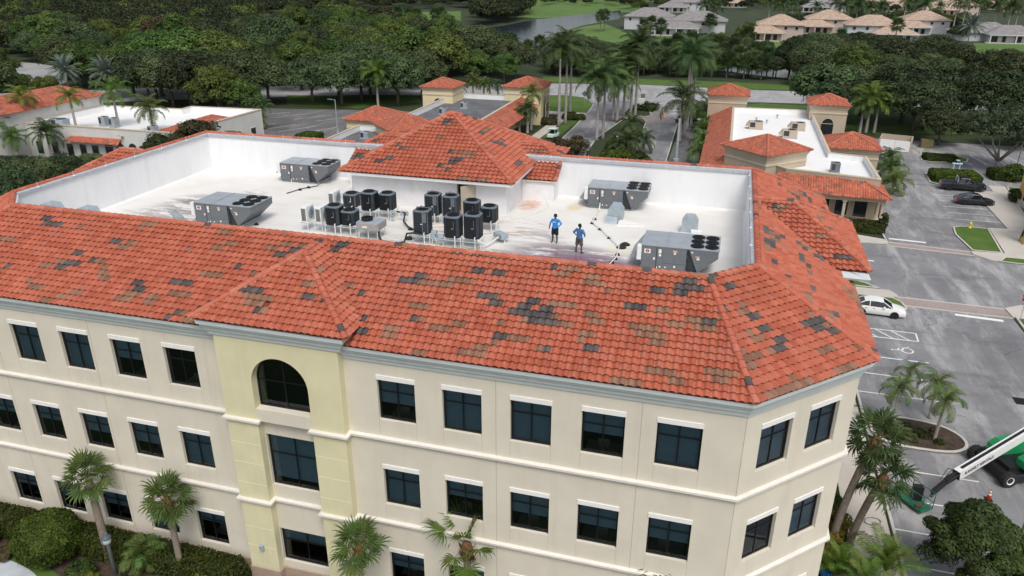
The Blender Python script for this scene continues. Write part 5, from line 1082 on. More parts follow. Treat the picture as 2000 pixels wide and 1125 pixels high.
roof_planes('tiled_roof', [[(.2, 124, 3.6), (.2, 82.5, 3.6), (4.0, 84.2, 5.45), (4.0, 122, 5.45)], [(.2, 82.5, 3.6), (5.2, 77.8, 3.6), (6.6, 80.4, 5.3), (4.0, 84.2, 5.45)]], 'tile_far', RB)
roof_planes('tiled_roof', [[(8.2, 71.2, 3.7), (23.5, 70.6, 3.7), (20.4, 73.9, 5.1), (10.6, 75.2, 5.1)], [(23.5, 70.6, 3.7), (23.5, 77.5, 3.7), (22.2, 74.6, 5.0), (20.4, 73.9, 5.1)]], 'tile_far', RB); hip_caps([((23.5, 70.6, 3.75), (20.4, 73.9, 5.1))], RB)
mb = MB(); mb.box(8.8, 71.3, 3.05, 23.0, 71.7, 3.62); mb.box(22.6, 71.71, 3.05, 23.0, 77, 3.615); mb.build('beam', M['tan_wall'], RB)
for x, y in ((11.5, 71.5), (15, 71.5), (18.4, 71.5), (22.75, 71.5), (22.75, 74.2)):
    mb = MB(); mb.bbox(x-.17, y-.17, 0, x+.17, y+.17, 3.0, .03); mb.box(x-.26, y-.26, 2.85, x+.26, y+.26, 3.045); mb.box(x-.26, y-.26, 0, x+.26, y+.26, .3); mb.build('column', M['tan_trim'], RB)
mb = MB(); mb.box(10, 71.2, 0, 23.1, 76, .16); mb.build('veranda_floor', M['concrete'], RB)
mb = MB(); mb.face([(10.6, 75.2, 0.1), (22.28, 73.15, .1), (22.28, 73.15, 4.9), (10.6, 75.2, 4.9)]); mb.build('shopfront_wall', M['tan_wall'], RB)
dv = Vector((11.68, -2.05)).normalized()
for s_ in (2.2, 5.0, 7.2, 9.4): wwin(RB, (10.6, 75.1), (dv.x, dv.y), s_, 1.5, .5, 2.6, 'tan_trim')
for (x, y, l) in ((8.0, 105.2, 'tan rooftop unit on the white roof near the left parapet'), (14.6, 106, 'tan rooftop unit with dark coil on the white roof near the middle'), (13.0, 99.4, 'tan rooftop unit behind the nearest square tower')): small_unit(x, y, 4.7, 2.2, 1.4, 1.3, l)
small_unit(17.6, 78.6, 4.7, 1.1, 1.1, 1.3, 'dark grey upright condenser on the front wing of the tan building', 'rtu', False)
for (x, y) in ((8.2, 112), (9.9, 110.5), (11.8, 116)):
    mb = MB(); mb.lathe([(.12, 0), (.12, .5), (.22, .5), (.22, .65), (.001, .7)], (x, y, 4.7), 10); mb.build('roof_vent', M['galv'], RB)
# --- middle neighbour (cream walls, grey flat roof)
CB = thing('shop_building', (-45, 100, 0), 'low cream building with dark grey flat roof and red tiled towers behind the penthouse', 'building')
flat_block(CB, [(-50.6, 90), (-36.4, 90), (-36.4, 122), (-50.6, 122)], 5.5, 4.5, 'cream_wall', 'grey_roof'); flat_block(CB, [(-54.2, 66), (-38, 66), (-38, 86), (-54.2, 86)], 5.5, 4.6, 'cream_wall', 'grey_roof')
tower(CB, -36.2, 125.2, 4.25, 0, 7.3, 0, 'cream_wall', 'tan_trim', .5, 1.6); tower(CB, -51.7, 118.2, 3.6, 0, 7.5, 0, 'cream_wall', 'tan_trim', .45, 1.5); tower(CB, -56.0, 96, 4.25, 0, 5.0, 0, 'cream_wall', 'tan_trim', .5, 1.8); tower(CB, -45, 84.5, 4.4, 0, 6.3, 45, 'cream_wall', 'tan_trim', .5, 1.6)
roof_planes('tiled_roof', [[(-33.0, 92, 3.5), (-33.0, 122, 3.5), (-36.3, 122, 5.4), (-36.3, 92, 5.4)]], 'tile_far', CB)
wwin(CB, (-31.9, 121.6), (0, 1), 1.6, 2.6, .3, 4.2, 'tan_trim', True); wwin(CB, (-53.2, 115.03), (1, 0), .8, 1.6, .6, 4.6, 'tan_trim', True)
for (x, y, l) in ((-44.6, 110.5, 'grey condenser at the back of the dark flat roof'), (-46.2, 103.5, 'grey condenser nearer the tower on the dark flat roof'), (-50.4, 80.5, 'dark condenser on the low flat roof behind the penthouse')): small_unit(x, y, 4.55, 1.3, 1.3, 1.15, l, 'rtu_top', False)
# --- left neighbour (white roof, pale walls)
LB = thing('shop_building', (-95, 80, 0), 'low pale building with bright white flat roof behind tall palms on the left', 'building')
flat_block(LB, [(-107, 71.6), (-78.4, 71.6), (-77.2, 93.6), (-91.2, 92.8), (-91.2, 90), (-107, 89)], 5.6, 4.5, 'pale_wall', 'white_roof')
mb = MB(); mb.prism([(-118, 56), (-107.2, 62), (-107.2, 89), (-118, 89)], 0, 7.4); mb.build('wing_wall', M['pale_wall'], LB)
roof_planes('tiled_roof', [[(-106.6, 60, 7.5), (-106.6, 89.6, 7.5), (-111.5, 84.5, 9.6), (-111.5, 60, 9.6)], [(-106.6, 89.6, 7.5), (-117, 89.6, 7.5), (-111.5, 84.5, 9.6)], [(-117, 89.6, 7.5), (-117, 60, 7.5), (-111.5, 60, 9.6), (-111.5, 84.5, 9.6)]], 'tile_far', LB)
roof_planes('tiled_canopy', [[(-98.5, 70.3, 3.4), (-88.0, 70.3, 3.4), (-88.4, 71.55, 4.0), (-98.1, 71.55, 4.0)]], 'tile_far', LB)
roof_planes('tiled_roof', [[(-84.4, 73.2, 4.9), (-78.6, 78, 4.9), (-80.4, 84, 6.2)], [(-78.6, 78, 4.9), (-78.6, 88, 4.9), (-80.4, 84, 6.2)], [(-85, 86, 4.9), (-84.4, 73.2, 4.9), (-80.4, 84, 6.2)]], 'tile_far', LB)
for k, s_ in enumerate((1.5, 4.6, 7.6, 10.2, 12.6, 15.2, 17.4, 19.8, 23, 26)): wwin(LB, (-107, 71.58), (1, 0), s_, 1.3 if k < 5 else 1.6, .6, 2.7, 'pale_wall', k > 4)
for k in range(5): wwin(LB, (-78.4, 72), (.055, .998), 2+k*4, 1.4, .6, 2.8, 'pale_wall')
for (x, y, l) in ((-96.8, 77.6, 'grey condenser left of the pair on the white flat roof'), (-94.4, 77.2, 'darker condenser right of the pair on the white flat roof'), (-83.6, 73.4, 'pair of low condensers half hidden by the tree at the white roof edge')): small_unit(x, y, 4.55, 1.2, 1.2, 1.5, l, 'rtu_top', False)
small_unit(-103.5, 75.2, 4.55, 2.6, 1.6, 1.2, 'pale grey ducted unit at the left end of the white flat roof', 'galv')
# --- ochre building at the right edge
OB = thing('shop_building', (46, 75, 0), 'ochre yellow building cut by the right edge of the photo', 'building')
mb = MB(); mb.box(42.4, 74, .0, 60, 88, 6.5); mb.build('wall', M['ochre'], OB)
for x, y in ((38.3, 69.2), (44.5, 69.0), (51, 68.8)): mb = MB(); mb.bbox(x-.5, y-.5, .7, x+.5, y+.5, 5.4, .03); mb.box(x-.65, y-.65, 0, x+.65, y+.65, .7); mb.build('column', M['ochre'], OB)
mb = MB(); mb.box(37.9, 68.5, 5.4, 60, 69.7, 6.4); mb.build('beam', M['ochre'], OB)
mb = MB(); mb.box(42.2, 73.8, 0, 42.38, 88.2, .8); mb.build('plinth', M['concrete'], OB)
for s_ in (1.5, 5.4, 9.3): wwin(OB, (42.38, 87.4), (0, -1), s_, 2.4, .9, 3.6, 'cream_wall')
roof_planes('tiled_roof', [[(37.4, 68, 6.45), (61, 68, 6.45), (58, 74, 8.4), (43, 74, 8.4)]], 'tile_far', OB)
# --- refuse enclosure
DE = thing('refuse_enclosure', (32, 117, 0), 'white gated refuse enclosure with brown rim beside the tan building', 'enclosure')
A, B_ = at(1716, 293), at(1774, 299); d = Vector((B_.x-A.x, B_.y-A.y)).normalized(); n = Vector((-d.y, d.x)); L = (B_-A).length
def dq(s_, o): return (A.x+d.x*s_+n.x*o, A.y+d.y*s_+n.y*o)
for a, b in ((0, L/2-.03), (L/2+.03, L)):
    mb = MB(); mb.prism([dq(a, 0), dq(b, 0), dq(b, .12), dq(a, .12)], .12, 1.95); mb.build('gate', M['white_metal'], DE)
mb = MB(); mb.prism([dq(L, 0), dq(L+.2, 0), dq(L+.2, 4.2), dq(L, 4.2)], 0, 2.1); mb.prism([dq(-.2, 0), dq(0, 0), dq(0, 4.2), dq(-.2, 4.2)], 0, 2.1); mb.prism([dq(-.2, 4.2), dq(L+.2, 4.2), dq(L+.2, 4.4), dq(-.2, 4.4)], 0, 2.1); mb.build('block_wall', M['tan_wall'], DE)
# ================================================================== HOUSES BEYOND THE LAKE
M['house_w'] = mat('house_white', (.48,.49,.51), .9, .05, .3); M['house_t'] = mat('house_tan', (.48,.40,.35), .9, .05, .3)
def hip(name, x0, y0, x1, y1, z, rise, m, B, over=.6):
    x0 -= over; y0 -= over; x1 += over; y1 += over; W, D = x1-x0, y1-y0; h = min(W, D)/2
    if W >= D: r0, r1 = (x0+h, (y0+y1)/2, z+rise), (x1-h, (y0+y1)/2, z+rise)
    else: r0, r1 = ((x0+x1)/2, y0+h, z+rise), ((x0+x1)/2, y1-h, z+rise)
    a, b, c, d_ = (x0, y0, z), (x1, y0, z), (x1, y1, z), (x0, y1, z)
    P = [[a, b, r1, r0], [b, c, r1], [c, d_, r0, r1], [d_, a, r0]] if W >= D else [[a, b, r0], [b, c, r1, r0], [c, d_, r1], [d_, a, r0, r1]]
    P = [[p for i, p in enumerate(q) if i == 0 or (Vector(p)-Vector(q[i-1])).length > .05] for q in P]
    roof_planes(name, P, m, B)
def house(px, py, W, wall, tile, label, two=True, flip=False, rz=0):
    c = at(px, py); T = thing('house', (c.x, c.y, 0), label, 'house', 'houses beyond the lake'); T.scale = (1.15,)*3; x0 = c.x-W/2; s_ = -1 if flip else 1
    fx = lambda x: c.x+s_*(x-c.x)
    def blk(name, xa, ya, xb, yb, h):
        mb = MB(); xa, xb = sorted((fx(xa), fx(xb))); mb.box(xa, ya, 0, xb, yb, h); mb.build(name, M[wall], T); return xa, xb
    W *= 1.12; x0 = c.x-W/2; H2 = 5.3 if two else 3.0
    a, b = blk('wall', x0, c.y+.02, x0+W*.64, c.y+12, 2.9); hip('roof', a, c.y, b, c.y+12, 2.9, 3.0, tile, T, .8)
    a2, b2 = blk('wall', x0+W*.2, c.y+5, x0+W, c.y+19, H2); hip('roof', a2, c.y+5, b2, c.y+19, H2, 3.4, tile, T, .8)
    for k in range(4):
        w_ = [2.6, 1.2, 2.2, 1.4][k]; wwin(T, (a+.6+k*(b-a-1)/4, c.y), (1, 0), 0, w_, .3, 2.3, 'house_w')
    if two:
        for k in range(4): wwin(T, (a2+(b2-a2)*.1+k*(b2-a2)/4.2, c.y+4.98), (1, 0), 0, 1.0, 3.7, 4.7, 'house_w')
    wwin(T, (a2, c.y+9), (0, 1) if False else (0, -1), 0, 1.0, 1.0, 2.2, 'house_w')
    mb = MB(); mb.box(a-1, c.y-3.4, .05, b-1, c.y-.02, .18); mb.build('patio', M['concrete'], T)
    for xx in (a+.3, (a+b)/2, b-.3): mb = MB(); mb.box(xx-.2, c.y-2.2, .18, xx+.2, c.y-1.8, 2.66); mb.build('porch_post', M[wall], T)
    mb = MB(); mb.box(a-.1, c.y-2.3, 2.67, b+.1, c.y-.1, 2.86); mb.build('porch', M[wall], T)
for h in ((1345,70,24,'house_w','tile_slate','large grey roofed white house by the lake with wide dark patio doors',True,False),(1272,60,22,'house_w','tile_slate','grey roofed white house at the lakeside lawn, half hidden by palms',True,True),(1512,80,18,'house_t','tile_tan','leftmost tan roofed two storey house',True,False),(1610,66,20,'house_t','tile_tan','tan roofed house second from the left, mostly behind trees',True,False),(1722,82,21,'house_w','tile_tan','tan grey roofed house with white walls in the middle of the row',True,True),(1800,68,19,'house_w','tile_tan','tan roofed house right of the middle, behind palms',True,False),(1950,84,24,'house_w','tile_slate','grey roofed house at the right with a lawn in front',False,True),
          (1330,24,24,'house_w','tile_slate','grey roofed house on the second row above the lakeside houses',True,False),(1420,14,22,'house_t','tile_tan','far tan roofed house behind the left palms',True,True),(1610,24,22,'house_w','tile_slate','far grey roofed house above the row of tan roofs',True,False),(1745,22,24,'house_t','tile_tan','far tan roofed house behind the dark palms',True,True),(1858,30,26,'house_t','tile_tan','far tan roofed house between tall palms at the right',True,False),(1935,18,26,'house_t','tile_tan','farthest tan roofed house near the right corner',True,True),(2010,24,26,'house_t','tile_tan','tan roofed house cut by the right edge at the top',True,False),(345,0,26,'house_t','tile_far','tiny red roofed house in the far wood at the top left',False,False)): house(*h)
# ================================================================== VEHICLES AND STREET FURNITURE
def paintmat(name, c, rough=.25): 
    m = mat(name, c, rough, .03, 2, spec=.5); m.node_tree.nodes['Principled BSDF'].inputs['Coat Weight'].default_value = .5; return m
RIM = mat('alloy_rim', (.45,.45,.46), .35, .05, metal=.6); LAMP = mat('headlamp', (.55,.58,.60), .15, .03); TAIL = mat('tail_lamp', (.28,.012,.015), .3, .1)
def wheel(t, x, y, r, w=.22, rim=RIM):
    s_ = 1 if y > 0 else -1
    T = Matrix.Translation((x, y, r)) @ Matrix.Rotation(R(-90*s_), 4, 'X'); mb = MB(T); mb.lathe([(r*.62, -w/2), (r*.94, -w/2), (r, -w/2+.03), (r, w/2-.03), (r*.94, w/2), (r*.64, w/2), (r*.60, w/2-.02)], n=22); wh = mb.build('wheel', M['rubber'], t, local=True)
    mb = MB(T); mb.lathe([(r*.63, w/2-.03), (r*.60, w/2-.02), (r*.55, w/2-.05), (.001, w/2-.05)], n=18)
    for k in range(5):
        a = 2*math.pi*k/5; c, s2 = math.cos(a), math.sin(a); mb.loft([[(c*.05-s2*.05, s2*.05+c*.05, w/2-.01), (c*.05+s2*.05, s2*.05-c*.05, w/2-.01), (c*r*.58+s2*.04, s2*r*.58-c*.04, w/2-.02), (c*r*.58-s2*.04, s2*r*.58+c*.04, w/2-.02)], [(c*.05-s2*.05, s2*.05+c*.05, w/2-.05), (c*.05+s2*.05, s2*.05-c*.05, w/2-.05), (c*r*.58+s2*.04, s2*r*.58-c*.04, w/2-.05), (c*r*.58-s2*.04, s2*r*.58+c*.04, w/2-.05)]])
    mb.lathe([(.07, w/2-.04), (.06, w/2), (.001, w/2)], n=10); mb.build('rim', rim, wh, local=True)
def car(loc, rz, paint, label, L=4.75, W=1.82, belt=None, roof=None, wheels=(.95, 3.70), r=.33, name='parked_car', truck=False):
    """x runs from nose (0) to tail (L)"""
    t = thing(name, loc, label, 'truck' if truck else 'car', None, R(rz)); hw = W/2
    # body: stations (x, half width, sill z, shoulder z, top z)
    rings = []
    for x, k, z0, z1, zt in belt:
        h = hw*k; rings.append([(x, -h*.90, z0), (x, -h, z0+.12), (x, -h*1.0, z1), (x, -h*.93, zt-.02), (x, -h*.72, zt+.015), (x, 0, zt+.03), (x, h*.72, zt+.015), (x, h*.93, zt-.02), (x, h*1.0, z1), (x, h, z0+.12), (x, h*.90, z0)])
    mb = MB(); mb.loft(rings); o = sharp(mb.build('body', paint, t, local=True), 42)
    # greenhouse: glass block with roof skin and pillars
    gl = MB(); sk = MB(); gr = []
    for x, zb, zt, k in roof:
        gr.append([(x, -hw*.90*k, zb), (x, -hw*.70*k, zt), (x, hw*.70*k, zt), (x, hw*.90*k, zb)])
    gl.loft(gr); gl.build('glasshouse', M['car_glass'], t, local=True)
    top = [g for g, q in zip(gr, roof) if q[2] > roof[len(roof)//2][2]-.16]
    rs = []
    for g in top:
        rs.append([(g[1][0], g[1][1]-.015, g[1][2]-.03), (g[1][0], g[1][1]+.02, g[1][2]+.03), (g[1][0], 0, g[1][2]+.055), (g[2][0], g[2][1]-.02, g[2][2]+.03), (g[2][0], g[2][1]+.015, g[2][2]-.03)])
    sk.loft(rs); sharp(sk.build('roof', paint, t, local=True), 50)
    for s_ in (0, 3):
        q = 1 if s_ == 0 else 2
        for i in range(len(gr)-1):
            if i in (0, len(gr)-2):
                pl = MB(); a, b = Vector(gr[i][s_]), Vector(gr[i+1][q] if i == 0 else gr[i][q]); b = Vector(gr[i+1][q]) if i == 0 else a; a2 = Vector(gr[i][s_]) if i == 0 else Vector(gr[i+1][s_]); b2 = Vector(gr[i+1][q]) if i == 0 else Vector(gr[i][q])
                pl.path([a2, b2], .045, 6); pl.build('pillar', paint, t, local=True)
        mid = len(gr)//2; pl = MB(); pl.path([Vector(gr[mid][s_])+Vector((0, 0, -.02)), Vector(gr[mid][q])], .04, 6); pl.build('pillar', paint, t, local=True)
    for x in wheels:
        for s_ in (-1, 1): 
            wheel(t, x, s_*(hw-.10), r)
            mb = MB(T=Matrix.Translation((x, s_*(hw-.0), r)) @ Matrix.Rotation(R(90), 4, 'X')); mb.lathe([(r*1.16, -.012), (r*1.16, .012), (.001, .012)], n=20); mb.build('wheel_arch', M['black'], t, local=True)
    x0, z0, zt0 = belt[0][0], belt[0][2], belt[0][4]; x1, zt1 = belt[-1][0], belt[-1][4]
    for s_ in (-1, 1):
        mb = MB(); mb.loft([[(x0-.01, s_*hw*.45, zt0-.20), (x0-.01, s_*hw*.84, zt0-.20), (x0-.01, s_*hw*.84, zt0-.06), (x0-.01, s_*hw*.45, zt0-.06)], [(x0+.28, s_*hw*.52, zt0-.16), (x0+.28, s_*hw*.97, zt0-.16), (x0+.28, s_*hw*.95, zt0-.0), (x0+.28, s_*hw*.52, zt0-.0)]]); mb.build('headlight', LAMP, t, local=True)
        mb = MB(); mb.box(x1-.22, s_*hw*.70, zt1-.26, x1+.012, s_*hw*.985, zt1-.06); mb.build('tail_light', TAIL, t, local=True)
        mb = MB(); g = roof[1]; mb.bbox(g[0]-.15, s_*(hw*.93), g[1]-.0, g[0]+.02, s_*(hw*.93+.17), g[1]+.13, .02); mb.build('mirror', paint, t, local=True)
        for k in (1, 2):
            mb = MB(); xx = roof[1][0]+(roof[-2][0]-roof[1][0])*(.42*k); mb.box(xx, s_*hw*1.0-.01, roof[1][1]-.16, xx+.2, s_*hw*1.0+.02, roof[1][1]-.12); mb.build('door_handle', M['black'], t, local=True)
    mb = MB(); mb.box(x0-.02, -hw*.42, z0+.14, x0+.02, hw*.42, z0+.30); mb.build('grille', M['black'], t, local=True)
    mb = MB(); mb.box(x1-.01, -.26, zt1-.34, x1+.015, .26, zt1-.22); mb.build('number_plate', M['sticker_w'], t, local=True)
    return t
SEDAN = [(0,.80,.28,.50,.62),(.15,.93,.22,.55,.70),(.6,.98,.20,.60,.80),(1.25,1,.20,.66,.90),(1.5,1,.20,.68,.92),(2.6,1,.20,.70,.93),(3.6,1,.20,.72,.95),(4.15,.98,.22,.73,.97),(4.5,.95,.25,.72,.95),(4.7,.86,.32,.66,.86)]
SROOF = [(1.15,.90,.93,.98),(1.95,.92,1.38,.97),(2.5,.93,1.43,.98),(3.1,.94,1.41,.97),(3.55,.95,1.30,.95),(4.22,.96,.98,.92)]
PICK = [(0,.88,.42,.72,.98),(.2,.97,.36,.78,1.06),(.7,1,.34,.82,1.12),(1.45,1,.34,.86,1.15),(1.7,1,.34,.88,1.17),(3.6,1,.34,.90,1.17),(3.75,1,.34,.90,1.20),(5.5,1,.36,.92,1.22),(5.75,.97,.42,.90,1.18)]
PROOF = [(1.45,1.14,1.18,.98),(2.15,1.16,1.78,.98),(2.75,1.16,1.84,.99),(3.3,1.16,1.83,.98),(3.6,1.16,1.20,.98)]
DARKP = paintmat('dark_navy_paint', (.012,.016,.026)); WHITEP = paintmat('white_paint', (.78,.78,.77)); MINT = paintmat('mint_paint', (.55,.70,.62))
pA, pB = at(1862, 396), at(1936, 404); car((pB.x+.35, pB.y+.75, .02), 180+2, DARKP, 'dark navy saloon car parked beside the pickup', belt=SEDAN, roof=SROOF)
tA, tB = at(1831, 370), at(1922, 378)
tr = car((tB.x+.2, tB.y+.9, .02), 180-3, DARKP, 'dark pickup truck with covered bed parked against the hedge', L=5.75, W=1.95, belt=PICK, roof=PROOF, wheels=(1.0, 4.6), r=.40, name='pickup_truck', truck=True)
mb = MB(); mb.box(3.8, -.82, 1.22, 5.6, .82, 1.27); mb.build('bed_cover', M['black'], tr, local=True)
mb = MB()
for y in (-.75, .75): mb.box(3.66, y-.03, 1.2, 3.74, y+.03, 1.95)
mb.box(3.66, -.72, 1.88, 3.74, .72, 1.95); mb.build('headache_rack', M['galv'], tr, local=True)
wF = at(1768, 627); car((wF.x+.05, wF.y+.95, .02), 180-3, WHITEP, 'white saloon car half hidden by the tiled roof edge', L=4.7, W=1.78, belt=SEDAN, roof=SROOF, r=.32)
gc = at(1080, 270); t = thing('utility_cart', (gc.x, gc.y, .02), 'small pale green utility cart on the path left of the entrance road', 'cart', None, R(80)); 
mb = MB(); mb.bbox(-1.3, -.72, .35, 1.3, .72, .95, .08); mb.build('body', MINT, t, local=True); mb = MB(); mb.bbox(-.75, -.72, 1.75, .95, .72, 1.86, .05); mb.build('canopy', MINT, t, local=True)
for x in (-.65, .85):
    for y in (-.62, .62): mb = MB(); mb.tube((x, y, .9), (x, y, 1.76), .03, n=6); mb.build('canopy_post', M['white_metal'], t, local=True)
for x in (-.85, .85):
    for y in (-.62, .62): wheel(t, x, y, .28, .2)
mb = MB(); mb.bbox(-.3, -.6, .95, .4, .6, 1.1, .04); mb.box(.35, -.6, 1.1, .48, .6, 1.5); mb.build('seat', M['black'], t, local=True)
mb = MB(); mb.face([(-.8, -.62, .95), (-.8, .62, .95), (-.68, .6, 1.74), (-.68, -.6, 1.74)]); mb.build('windscreen', M['glass'], t, local=True)
# ---- boom lift
GREEN = paintmat('lift_green', (.012,.30,.105), .35); LW = paintmat('lift_white', (.75,.75,.74), .4); LB_ = mat('lift_black', (.014,.014,.016), .5, .15, 6); GF = mat('green_frame', (.02,.13,.07), .5, .15, 6)
BL = thing('boom_lift', (23.6, 20.2, .02), 'green and white boom lift with its empty basket lowered beside the pavement', 'boom lift')
h0, h1 = at(1868, 927, 1.75), at(2010, 842, 3.1); bd = (h1-h0).normalized(); bend = h0+bd*9.5
def obox(mb, a, b, w, h, mi=0, upv=Vector((0, 0, 1))):
    a, b = Vector(a), Vector(b); d = (b-a).normalized(); s_ = d.cross(upv).normalized(); u_ = s_.cross(d)
    mb.loft([[p+s_*x*w/2+u_*y*h/2 for x, y in ((-1, -1), (1, -1), (1, 1), (-1, 1))] for p in (a, b)], mi)
mb = MB(); obox(mb, h0, bend, .42, .60); bm_ = mb.build('boom', LW, BL)
mb = MB(); obox(mb, h0-bd*.06, h0+bd*.02, .44, .56); obox(mb, h0-bd*.9, h0-bd*.05, .28, .34); mb.build('boom_head', LB_, BL)
mb = MB(); obox(mb, h0+bd*.3+Vector((0, 0, .30)), bend+Vector((0, 0, .30)), .16, .10); mb.build('cable_track', LB_, bm_)
tm = text_mesh('lettering', 'SUNBELT RENTALS', .29, .002, .010); sv = bd.cross(Vector((0, 0, 1))).normalized(); uv_ = sv.cross(bd)
o = link('lettering', tm, bm_, LB_); og = h0+bd*.42+sv*.216-uv_*.11-off_of(BL); o.matrix_basis = Matrix(((bd.x, uv_.x, sv.x, og.x), (bd.y, uv_.y, sv.y, og.y), (bd.z, uv_.z, sv.z, og.z), (0, 0, 0, 1)))
j0 = h0-bd*.8; bk = at(1790, 985, .35); j1 = Vector((bk.x+.75, bk.y+.45, .9))
mb = MB(); obox(mb, j0+Vector((0, 0, .08)), j1+Vector((0, 0, .15)), .16, .20); obox(mb, j0-Vector((0, 0, .22)), j1-Vector((0, 0, .16)), .12, .14); mb.tube(j0+Vector((.14, .05, -.1)), j1+Vector((.1, .1, 0)), .05, n=8); mb.build('jib', LB_, BL)
for k in range(4):
    mb = MB(); s2 = .12*(k-1.5); pts = [h0+sv*s2*1.2+Vector((0, 0, .2)), h0-bd*.4+sv*s2*2+Vector((0, 0, .42)), j0+sv*s2*1.4+Vector((0, 0, .3)), j0.lerp(j1, .3)+sv*s2+Vector((0, 0, .2))]; mb.path(pts, .022, 5); mb.build('hose', LB_, BL)
# basket
c0, c1, c2 = at(1736, 962, .1), at(1797, 1006, .1), at(1817, 984, .1); u1 = (c1-c0); u1.z = 0; Lb = u1.length; u1.normalize(); n1 = Vector((-u1.y, u1.x, 0)); Wb = .95
def bq(s_, o_, z): return c0+u1*s_+n1*o_+Vector((0, 0, z))
fl = MB(); fl.loft([[bq(0, 0, .12), bq(Lb, 0, .12), bq(Lb, Wb, .12), bq(0, Wb, .12)], [bq(0, 0, .17), bq(Lb, 0, .17), bq(Lb, Wb, .17), bq(0, Wb, .17)]]); bs = fl.build('basket', GF, BL)
mb = MB()
for z in (.22, .6, 1.22):
    for a, b in (((0, 0), (Lb, 0)), ((Lb, 0), (Lb, Wb)), ((Lb, Wb), (0, Wb)), ((0, Wb), (0, 0))): mb.tube(bq(*a, z), bq(*b, z), .024, n=6)
for s_ in (0, Lb*.33, Lb*.66, Lb):
    for o_ in (0, Wb): mb.tube(bq(s_, o_, .12), bq(s_, o_, 1.22), .024, n=6)
mb.build('guard_rail', GF, bs)
mb = MB(); p = bq(Lb*.55, Wb*.8, .2); mb.cbox((p.x, p.y, .75), .5, .35, 1.0); mb.build('control_console', LB_, bs)
mb = MB(); p = bq(Lb*.8, Wb*.3, .2); mb.cbox((p.x, p.y, p.z+.06), .3, .2, .12); tag(mb.build('tool_bag', mat('brown_bag', (.16,.06,.035), .8, .2)), None); bpy.data.objects['tool_bag'].parent = None; tag(bpy.data.objects['tool_bag'], 'small brown tool bag on the floor of the lowered basket', 'bag')
# chassis, hoods, wheels
cw = at(1968, 952); ax = Vector((-.42, .907, 0)).normalized(); ay = Vector((.907, .42, 0))
CT = Matrix(((ay.x, ax.x, 0, cw.x-.1), (ay.y, ax.y, 0, cw.y+.05), (0, 0, 1, .02), (0, 0, 0, 1)))
mb = MB(CT); mb.bbox(-.2, -.15, .35, 2.9, 3.0, .85, .06); mb.box(.2, .3, .85, 2.4, 2.4, 1.15); mb.build('chassis', LB_, BL)
for x, y in ((.05, 0), (.05, 2.85), (2.9, 0), (2.9, 2.85)):
    T = CT @ Matrix.Translation((x, y, .5)) @ Matrix.Rotation(R(-90 if False else 90), 4, 'X'); s_ = 1
    mb = MB(T); mb.lathe([(.28, -.2), (.46, -.2), (.5, -.14), (.5, .14), (.46, .2), (.30, .2), (.27, .16)], n=20)
    for k in range(16):
        a = 2*math.pi*k/16; mb.cbox((.495*math.cos(a), .495*math.sin(a), 0), .05, .05, .34)
    wh = mb.build('wheel', M['rubber'], BL); mb = MB(T); mb.lathe([(.28, .1), (.26, .19), (.12, .12), (.001, .12)], n=16); mb.build('rim', LW, wh)
mb = MB(CT @ Matrix.Translation((.9, -.25, 0))); mb.loft([[(0, 0, 1.15), (3.2, 0, 1.15), (3.2, .9, 1.15), (0, .9, 1.15)], [(.0, .0, 1.6), (3.2, 0, 1.8), (3.2, .9, 1.8), (.0, .9, 1.6)], [(.35, .12, 2.0), (3.2, .12, 2.2), (3.2, .78, 2.2), (.35, .78, 2.0)]]); sharp(mb.build('engine_hood', GREEN, BL), 30)
mb = MB(CT @ Matrix.Translation((.2, 1.55, 0))); mb.loft([[(0, 0, 1.15), (3.6, 0, 1.15), (3.6, .8, 1.15), (0, .8, 1.15)], [(.0, .0, 1.7), (3.6, 0, 1.95), (3.6, .8, 1.95), (.0, .8, 1.7)], [(.35, .1, 2.05), (3.6, .1, 2.4), (3.6, .7, 2.4), (.35, .7, 2.05)]]); sharp(mb.build('tank_hood', GREEN, BL), 30)
for y, x in ((-.255, 1.6), (-.255, 2.1)): mb = MB(CT @ Matrix.Translation((x, y, 1.4))); mb.box(0, -.004, 0, .35, .004, .12); mb.build('decal', M['sticker_w'], BL)
# ---- traffic cone, hydrant, stop sign, lamps, signs
def cone(px, py):
    c = at(px, py); t = thing('traffic_cone', (c.x, c.y, .02), 'orange traffic cone with white bands behind the dark tree', 'cone'); OR = mat('cone_orange', (.62,.10,.025), .6, .08)
    mb = MB(); mb.box(-.2, -.2, 0, .2, .2, .04); mb.build('base', M['black'], t, local=True); mb = MB(); mb.lathe([(.15, .04), (.035, .75), (.03, .76), (.001, .76)], n=16); mb.build('body', OR, t, True, local=True)
    for z in (.36, .55): mb = MB(); r0 = .15-.115*(z-.04)/.71+.003; r1 = .15-.115*(z+.06)/.71+.003; mb.lathe([(r0, z), (r1, z+.10)], n=16); mb.build('band', M['sticker_w'], t, local=True)
cone(1930, 976)
c = at(1893.5, 447); t = thing('fire_hydrant', (c.x, c.y, .12), 'bright yellow fire hydrant on the grass island', 'hydrant'); YH = mat('hydrant_yellow', (.72,.55,.03), .5, .06)
mb = MB(); mb.lathe([(.20, 0), (.20, .06), (.12, .08), (.12, .52), (.17, .54), (.17, .58), (.14, .66), (.07, .74), (.04, .80), (.001, .81)], n=14); mb.build('barrel', YH, t, True, local=True)
for a in (0, 120, 240): mb = MB(T=Matrix.Rotation(R(a), 4, 'Z')); mb.tube((.08, 0, .42), (.24, 0, .42), .065, n=10); mb.build('nozzle', YH, t, local=True)
c = at(1990, 632); t = thing('stop_sign', (c.x, c.y, .1), 'red octagonal stop sign on a thin post at the right edge', 'sign', None, R(-22)); SR = mat('sign_red', (.42,.02,.03), .5, .05)
